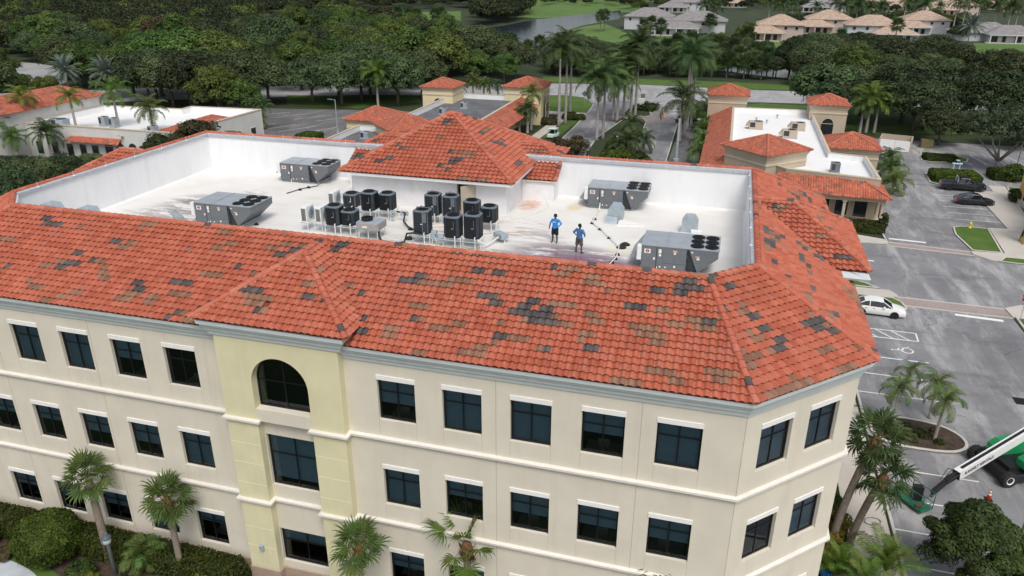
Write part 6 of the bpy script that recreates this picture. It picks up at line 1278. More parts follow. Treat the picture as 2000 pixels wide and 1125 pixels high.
mb = MB(); mb.tube((0, .03, 0), (0, .03, 2.75), .03, n=6); mb.build('post', M['galv'], t, local=True)
oc = lambda r: [(r*math.cos(R(22.5+45*k)), r*math.sin(R(22.5+45*k))) for k in range(8)]
mb = MB(); mb.loft([[(x, 0, 2.4+z) for x, z in oc(.42)], [(x, -.008, 2.4+z) for x, z in oc(.42)]][::-1]); f = mb.build('border', M['sticker_w'], t, local=True); mb = MB(); mb.loft([[(x, -.009, 2.4+z) for x, z in oc(.39)], [(x, -.012, 2.4+z) for x, z in oc(.39)]][::-1]); mb.build('face', SR, t, local=True)
tm = text_mesh('lettering', 'STOP', .28, .002); o = link('lettering', tm, t, M['sticker_w']); o.location = (-.34, -.014, 2.30); o.rotation_euler = (R(90), 0, 0)
def sign(px, py, h, w, hh, m, label, diamond=False, post2=False):
    c = at(px, py); t = thing('road_sign', (c.x, c.y, .02), label, 'sign'); mb = MB(); mb.tube((0, .03, 0), (0, .03, h), .04, n=6); mb.build('post', M['galv'], t, local=True)
    mb = MB(T=Matrix.Translation((0, 0, h)) @ Matrix.Rotation(R(45 if diamond else 0), 4, 'Y')); mb.box(-w/2, -.012, -hh/2, w/2, .012, hh/2); mb.build('plate', m, t, local=True)
    return t
GB = mat('sign_back', (.16,.15,.14), .6, .1); sign(1141, 206, 2.6, 1.0, 1.0, GB, 'diamond warning sign seen from behind on the corner lawn', True); sign(1254, 214, 2.9, .9, 1.0, GB, 'square road sign seen from behind on the median'); 
c = at(1245, 214); t = thing('monument_sign', (c.x, c.y, .1), 'low white monument sign standing in the median planting', 'sign'); mb = MB(); mb.bbox(-1.5, -.2, .3, 1.5, .2, 2.4, .05); mb.build('panel', M['white_metal'], t, local=True); mb = MB(); mb.bbox(-1.7, -.3, 0, 1.7, .3, .3, .03); mb.build('base', M['concrete'], t, local=True)
def lamp(px, py, h, label, arm=True, r=.10):
    c = at(px, py); t = thing('lamp_post', (c.x, c.y, .02), label, 'lamp post'); mb = MB(); mb.lathe([(r*2.2, 0), (r*2.2, .5), (r, .55), (r*.7, h), (.001, h)], n=10); mb.build('pole', M['galv'], t, local=True)
    if arm: mb = MB(); mb.tube((0, 0, h-.1), (-.9, 0, h), .035, n=6); mb.build('arm', M['galv'], t, local=True); mb = MB(); mb.bbox(-1.5, -.18, h-.08, -.8, .18, h+.08, .03); mb.build('lantern', M['cap_grey'], t, local=True)
lamp(1320, 316, 7.0, 'grey lamp post beside the entrance road kerb', True, .22); lamp(660, 262, 6.4, 'lamp post by the clipped hedge of the dark parking'); lamp(1984, 332, 7, 'thin lamp post at the right edge by the far parking'); 
c = at(226, 1122); t = thing('path_lamp', (c.x, c.y, .0), 'grey path lamp with dark conical cap in front of the hedge', 'lamp post'); mb = MB(); mb.lathe([(.10, 0), (.10, 2.1), (.12, 2.12), (.001, 2.13)], n=12); mb.build('pole', mat('lamp_grey', (.30,.32,.31), .6, .12, 5), t, True, local=True)
mb = MB(); mb.lathe([(.17, 2.1), (.20, 2.16), (.21, 2.42), (.001, 2.42)], n=16); mb.build('diffuser', mat('frosted_lens', (.40,.45,.45), .4, .05), t, True, local=True); mb = MB(); mb.lathe([(.24, 2.42), (.24, 2.48), (.13, 2.64), (.10, 2.76), (.001, 2.80)], n=16); sharp(mb.build('cap', mat('lamp_cap', (.10,.12,.14), .5, .1), t, local=True), 30)
# blue tarpaulin and hose on the pavement
c = at(1613, 1108, .4); mb = MB(); rr_ = random.Random(5); nx, ny = 9, 6; V = [[(c.x-.3+i*.09+rr_.uniform(-.03, .03), c.y-.9+j*.26+rr_.uniform(-.04, .04), .55-.07*abs(i-4)+rr_.uniform(-.09, .09)) for j in range(ny)] for i in range(nx)]
for i in range(nx-1):
    for j in range(ny-1): mb.face([V[i][j], V[i+1][j], V[i+1][j+1], V[i][j+1]])
tag(mb.build('tarpaulin', mat('blue_tarp', (.02,.16,.55), .4, .15, 5)), 'crumpled bright blue tarpaulin at the foot of the right corner', 'tarpaulin')
def hose(px, py, label, loops):
    c = at(px, py); mb = MB(); pts = [(c.x+loops[0]*(1+.12*math.sin(k*.7))*math.cos(k*.55), c.y+loops[1]*math.sin(k*.55+.3), .15+.001*k) for k in range(20)]; mb.path(pts, .02, 5); tag(mb.build('hose', M['cap_grey']), label, 'hose')
hose(1702, 1022, 'coiled grey hose lying on the pavement near the green fronds', (.45, .35)); hose(1722, 955, 'loose loop of hose on the pavement beside the basket', (.4, .5))
c = at(1663, 1118); mb = MB(); mb.bbox(c.x-.2, c.y-.9, 0, c.x+.7, c.y, 1.0, .03); tag(mb.build('utility_cabinet', M['lightbox']), 'pale green utility cabinet between the fronds and the dark tree', 'cabinet')
c = at(1990, 1050); mb = MB(); mb.tube((c.x, c.y-.3, 0), (c.x, c.y-.3, 6), .14, .12, 10); tag(mb.build('wooden_pole', M['palm_trunk']), 'tan wooden pole at the right edge beside the dark tree', 'pole')
c = at(1757, 206) ; c = at(1800, 292); mb = MB(); mb.bbox(c.x, c.y+1.2, 0, c.x+2.0, c.y+2.4, 1.5, .05); tag(mb.build('utility_cabinet', mat('olive_box', (.14,.12,.05), .7, .2)), 'olive utility box in the planted island by the refuse enclosure', 'cabinet')
c = at(1867, 345); t = thing('backflow_valve', (c.x, c.y+.8, .1), 'pale blue pipe valve standing above the clipped hedge', 'valve'); PB = mat('pale_blue_pipe', (.42,.60,.68), .5, .08)
mb = MB(); mb.tube((-.4, 0, 0), (-.4, 0, 1.9), .09, n=8); mb.tube((.4, 0, 0), (.4, 0, 1.9), .09, n=8); mb.tube((-.7, 0, 1.7), (.7, 0, 1.7), .13, n=8); mb.build('pipework', PB, t, local=True); mb = MB(); mb.lathe([(.3, 2.2), (.3, 2.26), (.001, 2.26)], n=12); mb.tube((0, 0, 1.7), (0, 0, 2.2), .05, n=6); mb.build('hand_wheel', PB, t, local=True)
# ================================================================== VEGETATION
nr = np.random.default_rng(3)
def leaves(name, P, Nn, size, shade, m, elong=1.6):
    n = len(P); Nn = Nn/np.maximum(1e-6, np.linalg.norm(Nn, axis=1))[:, None]
    a = np.cross(Nn, nr.normal(size=(n, 3))); a /= np.maximum(1e-6, np.linalg.norm(a, axis=1))[:, None]; b = np.cross(Nn, a)
    s = np.asarray(size).reshape(-1, 1)*np.ones((n, 1)); bend = Nn*s*.25
    V = np.stack([P-a*s*elong*.5, P-b*s*.42+bend, P+a*s*elong*.5, P+b*s*.42+bend], 1).reshape(-1, 3)
    me = bpy.data.meshes.new(name); me.vertices.add(4*n); me.vertices.foreach_set('co', V.ravel().astype(np.float32)); me.loops.add(4*n); me.loops.foreach_set('vertex_index', np.arange(4*n, dtype=np.int32)); me.polygons.add(n); me.polygons.foreach_set('loop_start', np.arange(0, 4*n, 4, dtype=np.int32)); me.update(calc_edges=True)
    at_ = me.attributes.new('shade', 'FLOAT', 'FACE'); at_.data.foreach_set('value', np.clip(shade, 0, 1).astype(np.float32)); me.materials.append(m); return me
def rdir(n):
    v = nr.normal(size=(n, 3)); return v/np.linalg.norm(v, axis=1)[:, None]
def crown(name, rx, rz, nclump, nleaf, leaf, m, flat=0.0, clump=(.26, .42), zlo=-.35, seed=0):
    """leafy clumps spread over a dome; leaves sit on the clumps' outer shells"""
    global nr
    nr = np.random.default_rng(seed)
    d = rdir(nclump*3); d = d[d[:, 2] > zlo][:nclump]; rad = nr.uniform(.45, .82, (len(d), 1))**.7
    C = d*rad*np.array([rx, rx, rz]); cr = nr.uniform(*clump, len(d))*rx; cs = nr.normal(.48, .27, len(d))
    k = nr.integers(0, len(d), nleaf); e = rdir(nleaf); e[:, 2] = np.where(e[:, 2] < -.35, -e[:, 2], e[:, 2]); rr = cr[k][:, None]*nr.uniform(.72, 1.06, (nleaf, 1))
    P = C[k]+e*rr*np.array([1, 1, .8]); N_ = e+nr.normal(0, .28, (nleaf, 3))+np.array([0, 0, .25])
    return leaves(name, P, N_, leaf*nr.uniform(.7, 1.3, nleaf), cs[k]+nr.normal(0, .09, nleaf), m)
LM = {'oak': leafmat('oak_leaves', (.033,.056,.025), (.092,.132,.050), .45), 'pine': leafmat('bright_leaves', (.042,.080,.018), (.110,.172,.038), .25), 'light': leafmat('light_leaves', (.055,.095,.020), (.115,.175,.036), .18), 'olive': leafmat('olive_leaves', (.045,.042,.018), (.10,.085,.035), .25), 'hedge': leafmat('hedge_leaves', (.022,.042,.008), (.060,.092,.015), .15), 'gold': leafmat('golden_leaves', (.08,.085,.010), (.20,.19,.025), .15), 'palm': leafmat('palm_leaves', (.052,.098,.024), (.135,.205,.055), .2, .28), 'bpalm': leafmat('bright_palm_leaves', (.060,.120,.018), (.14,.22,.035), .15, .25), 'dpalm': leafmat('dark_palm_leaves', (.030,.062,.020), (.080,.130,.042), .2, .22), 'silver': leafmat('silver_leaves', (.10,.135,.115), (.20,.245,.215), .12), 'bush': leafmat('bush_leaves', (.032,.065,.010), (.085,.145,.018), .12), 'rust': leafmat('rust_leaves', (.06,.03,.012), (.15,.065,.022), .2)}
def trunk_mesh(h, r, spread, limbs, seed):
    rr_ = random.Random(seed); mb = MB(); mb.path([(0, 0, -.1), (rr_.uniform(-.1, .1), rr_.uniform(-.1, .1), h*.5), (0, 0, h)], [r*1.25, r*.9, r*.7], 8)
    for k in range(limbs):
        a = 2*math.pi*k/limbs+rr_.uniform(-.4, .4); L = spread*rr_.uniform(.7, 1); z = h*rr_.uniform(.75, 1)
        mb.path([(0, 0, z-.2), (math.cos(a)*L*.4, math.sin(a)*L*.4, z+L*.35), (math.cos(a)*L, math.sin(a)*L, z+L*.75)], [r*.55, r*.35, r*.1], 6)
    me = bpy.data.meshes.new('trunk'); me.from_pydata([tuple(v) for v in mb.v], [], mb.f); me.materials.append(M['bark']); me.shade_smooth(); return me
CROWN = {}
for kind, args in {'oak': (6.0, 4.0, 95, 15000, .30, 'oak'), 'pine': (5.2, 4.6, 70, 13000, .27, 'pine'), 'light': (4.6, 3.6, 60, 12000, .25, 'light'), 'olive': (5.2, 3.8, 75, 12000, .27, 'olive')}.items():
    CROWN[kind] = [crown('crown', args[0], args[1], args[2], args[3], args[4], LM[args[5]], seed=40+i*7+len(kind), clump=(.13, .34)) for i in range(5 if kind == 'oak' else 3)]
TRUNK = [trunk_mesh(3.6, .30, 2.6, 5, s) for s in range(3)]
tree_n = 0
WHERE = ((60, 'by the left edge'), (150, 'above the left red roof'), (250, 'behind the silver date palms'), (360, 'behind the palms of the white roof'), (480, 'above the light green tree'), (590, 'above the dark parking'), (690, 'left of the bright palm'), (790, 'behind the bright palm'), (900, 'behind the left cream tower'), (1000, 'between the cream towers'), (1090, 'behind the right cream tower'), (1200, 'behind the left royal palms'), (1300, 'behind the median palms'), (1390, 'behind the right royal palms'), (1480, 'behind the left tan tower'), (1570, 'above the long white roof'), (1670, 'behind the arched tan tower'), (1760, 'behind the bright palm pair'), (1850, 'above the refuse enclosure'), (1930, 'left of the forked trunk tree'), (9999, 'by the right edge'))
def whereabouts(px): return [w_ for lim, w_ in WHERE if px < lim][0]
def short(l):
    w_ = l.split(); return l if len(w_) <= 16 else ' '.join(w_[1:]) if len(w_) == 17 else ' '.join(w_[:16])
def tree(x, y, kind, s, label, group, zs=1.0):
    global tree_n
    rr_ = random.Random(int(x*31+y*17)); t = thing('tree', (x, y, 0), label, 'tree', group, rr_.uniform(0, 6.28)); t.scale = (s, s, s*zs); tree_n += 1
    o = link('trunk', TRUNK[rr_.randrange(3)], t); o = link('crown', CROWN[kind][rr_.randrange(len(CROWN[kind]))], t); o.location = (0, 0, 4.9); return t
# ---------------- palms
def feather_frond(L, droop, leaflet, n=26, width=.05, up=.5, m='palm', name='frond', seed=0):
    """pinnate frond along +x, base at origin"""
    rr_ = random.Random(seed); V = []; F = []; S = []; pts = []
    ang = up; p = Vector((0, 0, 0)); st = L/12
    for k in range(13): pts.append(p.copy()); p = p+Vector((math.cos(ang)*st, 0, math.sin(ang)*st)); ang -= droop/12*(0.5+k/8)
    def rib(a, b, w0, w1):
        i = len(V); V.extend([a+Vector((0, w0, 0)), a-Vector((0, w0, 0)), b-Vector((0, w1, 0)), b+Vector((0, w1, 0))]); F.append((i, i+1, i+2, i+3)); S.append(.8)
    for k in range(12): rib(pts[k], pts[k+1], .05*(1-k/13), .05*(1-(k+1)/13))
    for k in range(n):
        f = .12+.88*k/(n-1); q = f*12; i = min(11, int(q)); base = pts[i].lerp(pts[i+1], q-i); d = (pts[i+1]-pts[i]).normalized(); ln = leaflet*(math.sin(math.pi*min(1, f*.85+.12))**.6)*rr_.uniform(.85, 1.1)
        for s_ in (-1, 1):
            dirv = (d*.55+Vector((0, s_*.85, rr_.uniform(-.1, .3)))).normalized(); mid = base+dirv*ln*.5; tip = base+dirv*ln*.9+Vector((0, 0, -ln*.42)); w = d*width
            j = len(V); V.extend([base-w*.5, base+w*.5, mid+w*.8, mid-w*.8, tip]); F.append((j, j+1, j+2, j+3)); F.append((j+3, j+2, j+4)); sh = rr_.uniform(.1, .9); S.extend([sh, sh])
    me = bpy.data.meshes.new(name); me.from_pydata([tuple(v) for v in V], [], F); a = me.attributes.new('shade', 'FLOAT', 'FACE'); a.data.foreach_set('value', S); me.materials.append(LM[m]); return me
def fan_frond(L, pet, n=22, m='palm', seed=0, spread=250, droop=.35):
    rr_ = random.Random(seed); V = []; F = []; S = []
    def quad(a, b, c, d, s_): i = len(V); V.extend([a, b, c, d]); F.append((i, i+1, i+2, i+3)); S.append(s_)
    pe = Vector((pet, 0, -.08*pet)); quad(Vector((0, .03, 0)), Vector((0, -.03, 0)), pe+Vector((0, -.018, 0)), pe+Vector((0, .018, 0)), .9)
    for k in range(n):
        a = R(-spread/2+spread*k/(n-1)); ln = L*(1-.28*abs(a)/R(spread/2))*rr_.uniform(.9, 1.08); d = Vector((math.cos(a), math.sin(a), .10*((k % 2)*2-1))); t_ = Vector((-math.sin(a), math.cos(a), 0)); w = ln*.62*R(spread)/n*.62
        m1 = pe+d*ln*.55; m2 = pe+d*ln*.85+Vector((0, 0, -ln*droop*.25)); tip = pe+d*ln*1.0+Vector((0, 0, -ln*droop)); sh = rr_.uniform(.2, .9)
        quad(pe, m1-t_*w, m2-t_*0, m1+t_*w, sh); i = len(V); V.extend([m1-t_*w*.7, m1+t_*w*.7, m2+t_*w*.4, m2-t_*w*.4, tip]); F.append((i, i+1, i+2, i+3)); F.append((i+3, i+2, i+4)); S.extend([sh*.9, sh*.8])
    me = bpy.data.meshes.new('frond'); me.from_pydata([tuple(v) for v in V], [], F); at_ = me.attributes.new('shade', 'FLOAT', 'FACE'); at_.data.foreach_set('value', S); me.materials.append(LM[m]); return me
def join_crown(name, fr, placements):
    V = []; F = []; S = []; 
    for k, Mx in placements:
        me = fr[k]; b = len(V); V += [tuple(Mx @ v.co) for v in me.vertices]; F += [tuple(b+i for i in p.vertices) for p in me.polygons]; S += [d.value for d in me.attributes['shade'].data]
    me = bpy.data.meshes.new(name); me.from_pydata(V, [], F); a = me.attributes.new('shade', 'FLOAT', 'FACE'); a.data.foreach_set('value', S); me.materials.append(fr[0].materials[0]); return me
def place_ring(n, el0, el1, seed, nf, sc=(.85, 1.1)):
    rr_ = random.Random(seed); out = []
    for k in range(n):
        f = k/(n-1); az = k*2.399963+rr_.uniform(-.25, .25); el = el0+(el1-el0)*f+rr_.uniform(-.12, .12); s_ = rr_.uniform(*sc)
        out.append((rr_.randrange(nf), Matrix.Rotation(az, 4, 'Z') @ Matrix.Rotation(-el, 4, 'Y') @ Matrix.Rotation(rr_.uniform(-.35, .35), 4, 'X') @ Matrix.Scale(s_, 4)))
    return out
FR = {'royal': [feather_frond(3.4, 1.55, .95, 30, .058, .25, 'dpalm', seed=s) for s in (1, 2)], 'royal_b': [feather_frond(3.4, 1.5, .95, 30, .058, .25, 'bpalm', seed=s) for s in (3, 4)], 'royal_m': [feather_frond(3.4, 1.6, .95, 30, .058, .25, 'palm', seed=s) for s in (5, 6)],
      'date': [feather_frond(3.6, .9, .55, 34, .06, .2, 'silver', seed=s) for s in (7, 8)], 'small': [feather_frond(1.7, 1.9, .55, 24, .036, .35, 'palm', seed=s) for s in (9, 10)], 'areca': [feather_frond(2.4, 1.3, .62, 30, .036, .55, 'bpalm', seed=s) for s in (11, 12)],
      'sabal': [fan_frond(.80, .72, 20, 'palm', s, 220, .3) for s in (13, 14)], 'sabal_d': [fan_frond(.85, .9, 20, 'dpalm', s) for s in (15, 16)], 'wash': [fan_frond(1.0, 1.15, 26, 'bpalm', s, 230, .3) for s in (17, 18)]}
DEADF = fan_frond(.7, .6, 16, 'rust', 19, 150, .5)
def big_crown(key, n, el0, el1, seed): return join_crown('crown', FR[key], place_ring(n, el0, el1, seed, 2))
PC = {'royal': [big_crown('royal', 21, 1.3, -.6, s) for s in (1, 2, 3)], 'royal_b': [big_crown('royal_b', 15, 1.25, -.4, s) for s in (4, 5)], 'royal_m': [big_crown('royal_m', 21, 1.3, -.6, s) for s in (6, 7)], 'date': [big_crown('date', 46, 1.35, -.75, s) for s in (8,)], 'sabal_d': [big_crown('sabal_d', 34, 1.35, -.85, s) for s in (9, 10)], 'small': [big_crown('small', 14, 1.2, -.5, s) for s in (11, 12)]}
def ptrunk(h, r0, r1, m, rings=10, lean=(0, 0)):
    mb = MB(); pts = []; rad = []
    for k in range(rings+1):
        f = k/rings; pts.append((lean[0]*f**1.5, lean[1]*f**1.5, h*f)); b = 1+.18*math.exp(-((f-.35)/.25)**2) if m == 'royal_trunk' else 1; rad.append((r0+(r1-r0)*f)*b*(1.35 if k == 0 else 1))
    mb.path(pts, rad, 10); me = bpy.data.meshes.new('trunk'); me.from_pydata([tuple(v) for v in mb.v], [], mb.f); me.materials.append(M[m]); me.shade_smooth(); return me
PT_R, PT_S = ptrunk(10, .27, .17, 'royal_trunk'), ptrunk(5, .17, .15, 'palm_trunk')
mbs = MB(); mbs.lathe([(.17, 0), (.20, .3), (.13, 1.5), (.08, 1.8), (.001, 1.9)], n=10); SHAFT = bpy.data.meshes.new('crownshaft'); SHAFT.from_pydata([tuple(v) for v in mbs.v], [], mbs.f); SHAFT.materials.append(M['crownshaft']); SHAFT.shade_smooth()
def far_palm(px, py, crown_py, key, label, group, sc=1.0, base=None):
    """base pixel on the ground, image height of the crown's centre"""
    c = at(px, py) if base is None else Vector(base); h = max(1.5, height_at(c, crown_py)) if crown_py is not None else 6
    t = thing('palm_tree', (c.x, c.y, 0), label, 'palm tree', group, random.Random(int(px*7+py)).uniform(0, 6.28)); royal = key.startswith('royal'); hs_ = 1.5 if royal else 0
    o = link('trunk', PT_R if royal else PT_S, t); o.scale = (1, 1, max(.3, (h-hs_)/(10 if royal else 5))) if royal else (1.15, 1.15, max(.3, h/5))
    if royal: o = link('crownshaft', SHAFT, t); o.location = (0, 0, h-hs_-.1)
    o = link('crown', PC[key][int(px) % len(PC[key])], t); o.location = (0, 0, h+.1); o.scale = (sc,)*3; return t
RP = [(1091,248,98,'royal'),(1104,243,92,'royal'),(1113,228,100,'royal'),(1165,277,158,'royal'),(1177,273,146,'royal_m'),(1197,237,140,'royal'),(1205,239,163,'royal_m'),(1217,234,118,'royal'),(1231,230,100,'royal'),(1240,230,88,'royal'),(1326,280,198,'royal'),(1335,270,112,'royal'),(1341,256,105,'royal'),(1349,250,118,'royal')]
desc = ['nearest the path left of the entrance road','second left of the entrance road','third left of the entrance road by the corner lawn','front left of the median group','bright crowned, second of the median group','third of the median group','low crowned with dark trunk in the median group','fourth tall one in the median group','tall one at the back of the median group','tallest at the back of the median group','low one by the lamp post right of the road','tall one right of the road with yellowing frond','second tall one right of the road','third tall one right of the road']
for q, d in zip(RP, desc): far_palm(*q, 'royal palm, '+d, 'royal palms at the entrance road', 1.5)
for (px, py, cy, k, l, sc) in ((739,212,140,'royal_b','large bright green palm standing before the dark oaks behind the penthouse',1.35),(1037,257,185,'royal_m','palm in front of the cream building tower',.95),(1030,262,215,'royal','shorter palm beside the cream building tiled slope',.75),(1014,262,228,'royal','lowest palm at the cream building tiled slope',.7),
      (1690,262,190,'royal_b','tall bright palm behind the tan arched tower',1.3),(1706,262,205,'royal_b','second bright palm right of the tan arched tower',1.15),(1678,262,205,'royal_m','thin palm left of the bright pair by the arched tower',1.0),
      (70,300,190,'royal_b','yellow green palm at the far left before the red roof',.95),(162,308,192,'royal_b','leaning yellow green palm second from the left',.9),(243,300,180,'royal_b','tallest bright palm before the white roof',1.15),(310,312,215,'royal_m','palm with drooping frond at the right of the white roof row',1.0),(104,318,262,'royal','dark low palm before the pale windows',1.05),(8,312,250,'royal_m','palm cut by the left edge before the pale building',1.1),(38,316,270,'royal_m','low palm next to the left edge palm',.8),
      (256,318,268,'small','thin young palm left of a pair before the pale wall',.9),(286,318,268,'small','thin young palm right of a pair before the pale wall',.8),(518,252,208,'royal','slim palm at the corner of the white roofed building',.7),(506,252,236,'small','small yellow green palm at the white roofed building corner',1.5),
      (924,190,160,'royal_m','palm between the two towers of the cream building',.85),(945,192,165,'royal_m','small palm right of the one between the cream towers',.7),(957,192,168,'royal','third small palm between the cream towers',.6),(973,190,167,'royal','fourth small palm between the cream towers',.6),(900,190,172,'small','tiny palm behind the cream left tower',1.4)): far_palm(px, py, cy, k, l, 'single palms around the neighbours', sc)
for (px, py, cy, l, sc) in ((1232,262,243,'broad low palm at the back of the median planting',.95),(1226,300,280,'broad low palm with a yellow spear in the median planting',1.05),(1256,298,276,'broad low palm at the right of the median planting',.85),(1204,300,285,'low palm at the left of the median planting',.7)): far_palm(px, py, cy, 'royal', l, 'low palms in the median', sc)
for k, (px, py) in enumerate(((1381,232),(1378,246),(1376,262),(1373,280),(1369,300),(1366,322))): far_palm(px, py, py-24, 'small', 'small palm number %s from the far end of the row beside the tan tiled slope' % ['one','two','three','four','five','six'][k], 'small palms beside the tan building', 1.7)
for (px, py, l) in ((1732,330,'farthest'),(1737,352,'middle'),(1741,378,'nearest')): far_palm(px, py, py-18, 'small', l+' of three low palms at the right side of the tan building', 'low palms by the tan wall', 1.8)
for (px, py, cy, l) in ((138,190,138,'left'),(218,196,142,'right')): 
    t = far_palm(px, py, cy, 'date', l+' silver date palm with orange fruit stalks behind the left building', 'silver date palms', 1.25); h = t.children[1].location.z; me = crown('fruit', .9, .7, 14, 500, .16, LM['rust'], seed=5); o = link('fruit_cluster', me, t); o.location = (0, 0, h+.1)
far_palm(1888, 92, 52, 'date', 'silvery blue palm before the grey roofed house on the right', 'silver date palms', 1.7)
sab = [(1068,132,96),(1092,136,100),(1130,128,98),(1152,132,104),(1215,138,106),(1248,134,102),(1268,142,110),(1308,146,112),(1362,150,118),(1418,152,120),(1452,154,124),(1486,156,126),(1030,124,96),(100,118,92),(158,100,62),(118,120,100),(563,82,46),(602,74,40),(612,96,60),(692,84,52),(727,70,44),(640,66,34),(780,60,24),(800,62,30),(815,58,28),(850,58,28),(862,56,24),(664,74,50),(828,74,52),(1172,62,32),(1180,60,30),(1270,74,45),(1256,76,50),(1290,76,50),(1385,70,40),(1460,84,64),(1745,92,50),(1640,92,70),(1000,110,80),(1320,120,80),(1350,116,78),(1400,118,84),(1430,124,90),(1470,130,98),(1300,124,92),(1380,140,104),(1440,144,108),(1498,140,110),(975,100,84),(1055,112,86),(985,112,94),(1510,144,118),(1340,140,104),(1280,128,100)]
for (px, py, cy) in sab: far_palm(px, py, cy, 'sabal_d', '%s fan palm with round shaggy crown, %s' % ('far' if py < 70 else 'lakeside' if py > 95 else 'golf side', whereabouts(px)), 'fan palms near the lake', 2.1 if py < 90 else 2.0)
for (px, py, cy, sc) in ((1520,60,8,2.0),(1500,40,4,1.8),(1545,36,6,1.8),(1640,62,14,1.9),(1668,60,12,2.2),(1690,58,16,2.0),(1715,56,14,1.9),(1766,56,16,1.6),(1800,48,10,1.9),(1830,44,14,1.6),(1858,70,4,1.7),(1875,70,4,1.7),(1935,72,8,1.9),(1962,76,14,2.0),(1978,70,10,1.7),(1590,48,14,1.6),(1372,46,10,1.8),(1398,44,14,1.6),(1905,60,2,1.6),(1760,60,2,1.6),(1625,58,4,1.7)): far_palm(px, py, cy, 'royal', '%s feather palm between the far house roofs, %s' % ('tallest' if cy < 9 else 'tall' if cy < 15 else 'shorter', whereabouts(px)), 'tall palms among the houses', sc*.9)
# ---------------- near palms: each frond a part
def near_palm(base, h, lean, key, n, el0, el1, label, seed, sc=1.0, tr=(.17, .14), boots=True, tm='palm_trunk'):
    t = thing('palm_tree', (base[0], base[1], .02), label, 'palm tree', 'palms close around the office'); mb = link('trunk', ptrunk(h, tr[0], tr[1], tm, 12, lean), t)
    top = Vector((lean[0], lean[1], h))
    if boots:
        b = MB(T=Matrix.Translation(top+Vector((0, 0, -.95)))); rr_ = random.Random(seed); b.lathe([(tr[1]*1.0, 0), (tr[1]*1.75, .25), (tr[1]*1.9, .6), (tr[1]*1.2, 1.0), (.001, 1.15)], n=10)
        for k in range(26):
            a = k*2.4; z = .1+.8*k/26; r_ = tr[1]*1.7; b.loft([[(math.cos(a-.18)*r_, math.sin(a-.18)*r_, z), (math.cos(a+.18)*r_, math.sin(a+.18)*r_, z), (math.cos(a)*r_*.8, math.sin(a)*r_*.8, z-.12)], [(math.cos(a-.1)*(r_+.12), math.sin(a-.1)*(r_+.12), z+.22), (math.cos(a+.1)*(r_+.12), math.sin(a+.1)*(r_+.12), z+.22), (math.cos(a)*(r_+.09), math.sin(a)*(r_+.09), z+.2)]])
        b.build('leaf_bases', M['boot'], t, local=True)
    if key.startswith('sabal') or key == 'wash':
        for k, Mx in place_ring(4, -1.0, -1.35, seed+5, 1, (.7*sc, .9*sc)):
            o = bpy.data.objects.new('dead_frond', DEADF); COL.objects.link(o); o.parent = t; o.matrix_basis = Matrix.Translation(top+Vector((0, 0, -.1))) @ Mx
    for k, Mx in place_ring(n, el0, el1, seed, 2, (.85*sc, 1.1*sc)):
        o = bpy.data.objects.new('frond', FR[key][k]); COL.objects.link(o); o.parent = t; o.matrix_basis = Matrix.Translation(top) @ Mx
    return t
c = at(172, 932, 5.2); near_palm((c.x+.35,c.y-.3), 5.2, (-.35,.3), 'sabal', 19, 1.35, -.7, 'fan palm with smooth grey trunk left of the path lamp line, leftmost before the wall', 21, 1.0, (.22,.17), False)
c = at(326, 974, 4.8); near_palm((c.x+.25,c.y-.3), 4.8, (-.25,.3), 'sabal', 20, 1.35, -.8, 'shaggy fan palm with brown leaf bases, second from the left before the wall', 22, 1.05)
c = at(700, 1066, 4.7); near_palm((c.x+.1,c.y-.3), 4.6, (-.1,.3), 'sabal', 18, 1.35, -.6, 'fan palm in front of the yellow tower right pier', 23, 1.05)
c = at(912, 1062, 4.8); near_palm((c.x+.05,c.y-.2), 4.8, (-.05,.2), 'wash', 12, 1.3, -.55, 'open crowned bright fan palm before the right wing', 24, 1.0, (.19,.17))
c = at(1288, 1135, 4.4); near_palm((c.x,c.y), 4.2, (0,0), 'sabal', 30, 1.3, -.6, 'fan palm whose tips just show at the bottom edge', 25)
near_palm((11.5,10.6), 7.3, (.95,-.35), 'sabal_d', 21, 1.3, -.9, 'taller dark fan palm with brown boots at the right corner', 26, 1.05, (.21,.18))
near_palm((12.4,10.6), 5.0, (.85,-.2), 'sabal_d', 20, 1.3, -.9, 'shorter dark fan palm with brown boots at the right corner', 27, 1.05, (.2,.18))
for k, (px, py, cyp, l) in enumerate(((1742,838,762,'left'),(1814,817,752,'back right'),(1824,862,785,'front right'))):
    c = at(px, py); h = height_at(c, cyp); near_palm((c.x, c.y), h, (.12*(k-1),.1), 'small', 13, 1.15, -.6, l+' palm of the three on the planted island', 30+k, 1.0, (.10,.07), False, 'royal_trunk')
c = at(1760, 770); near_palm((c.x-.3, c.y-1.2), 2.6, (.3,.1), 'small', 9, 1.1, -.5, 'small low palm tucked beside the left island palm', 37, .8, (.08,.06), False, 'royal_trunk')
for k, (px, py, z, sc, l) in enumerate(((1640,1105,1.2,1.0,'left'),(1735,1095,1.4,1.25,'right'),(1690,1140,1.0,1.1,'middle'))):
    c = at(px, py, z); near_palm((c.x, c.y), z*.5, (0,0), 'areca', 16, 1.35, .1, l+' clump of bright feathery palm fronds at the foot of the right corner', 40+k, sc*.8, (.07,.06), False)
c = at(285, 1085, .6); near_palm((c.x, c.y), .5, (0, 0), 'small', 26, 1.4, .0, 'low feathery palm shrub between the two leftmost fan palms', 50, .95, (.06,.05), False); LM['fine'] = LM['dpalm']
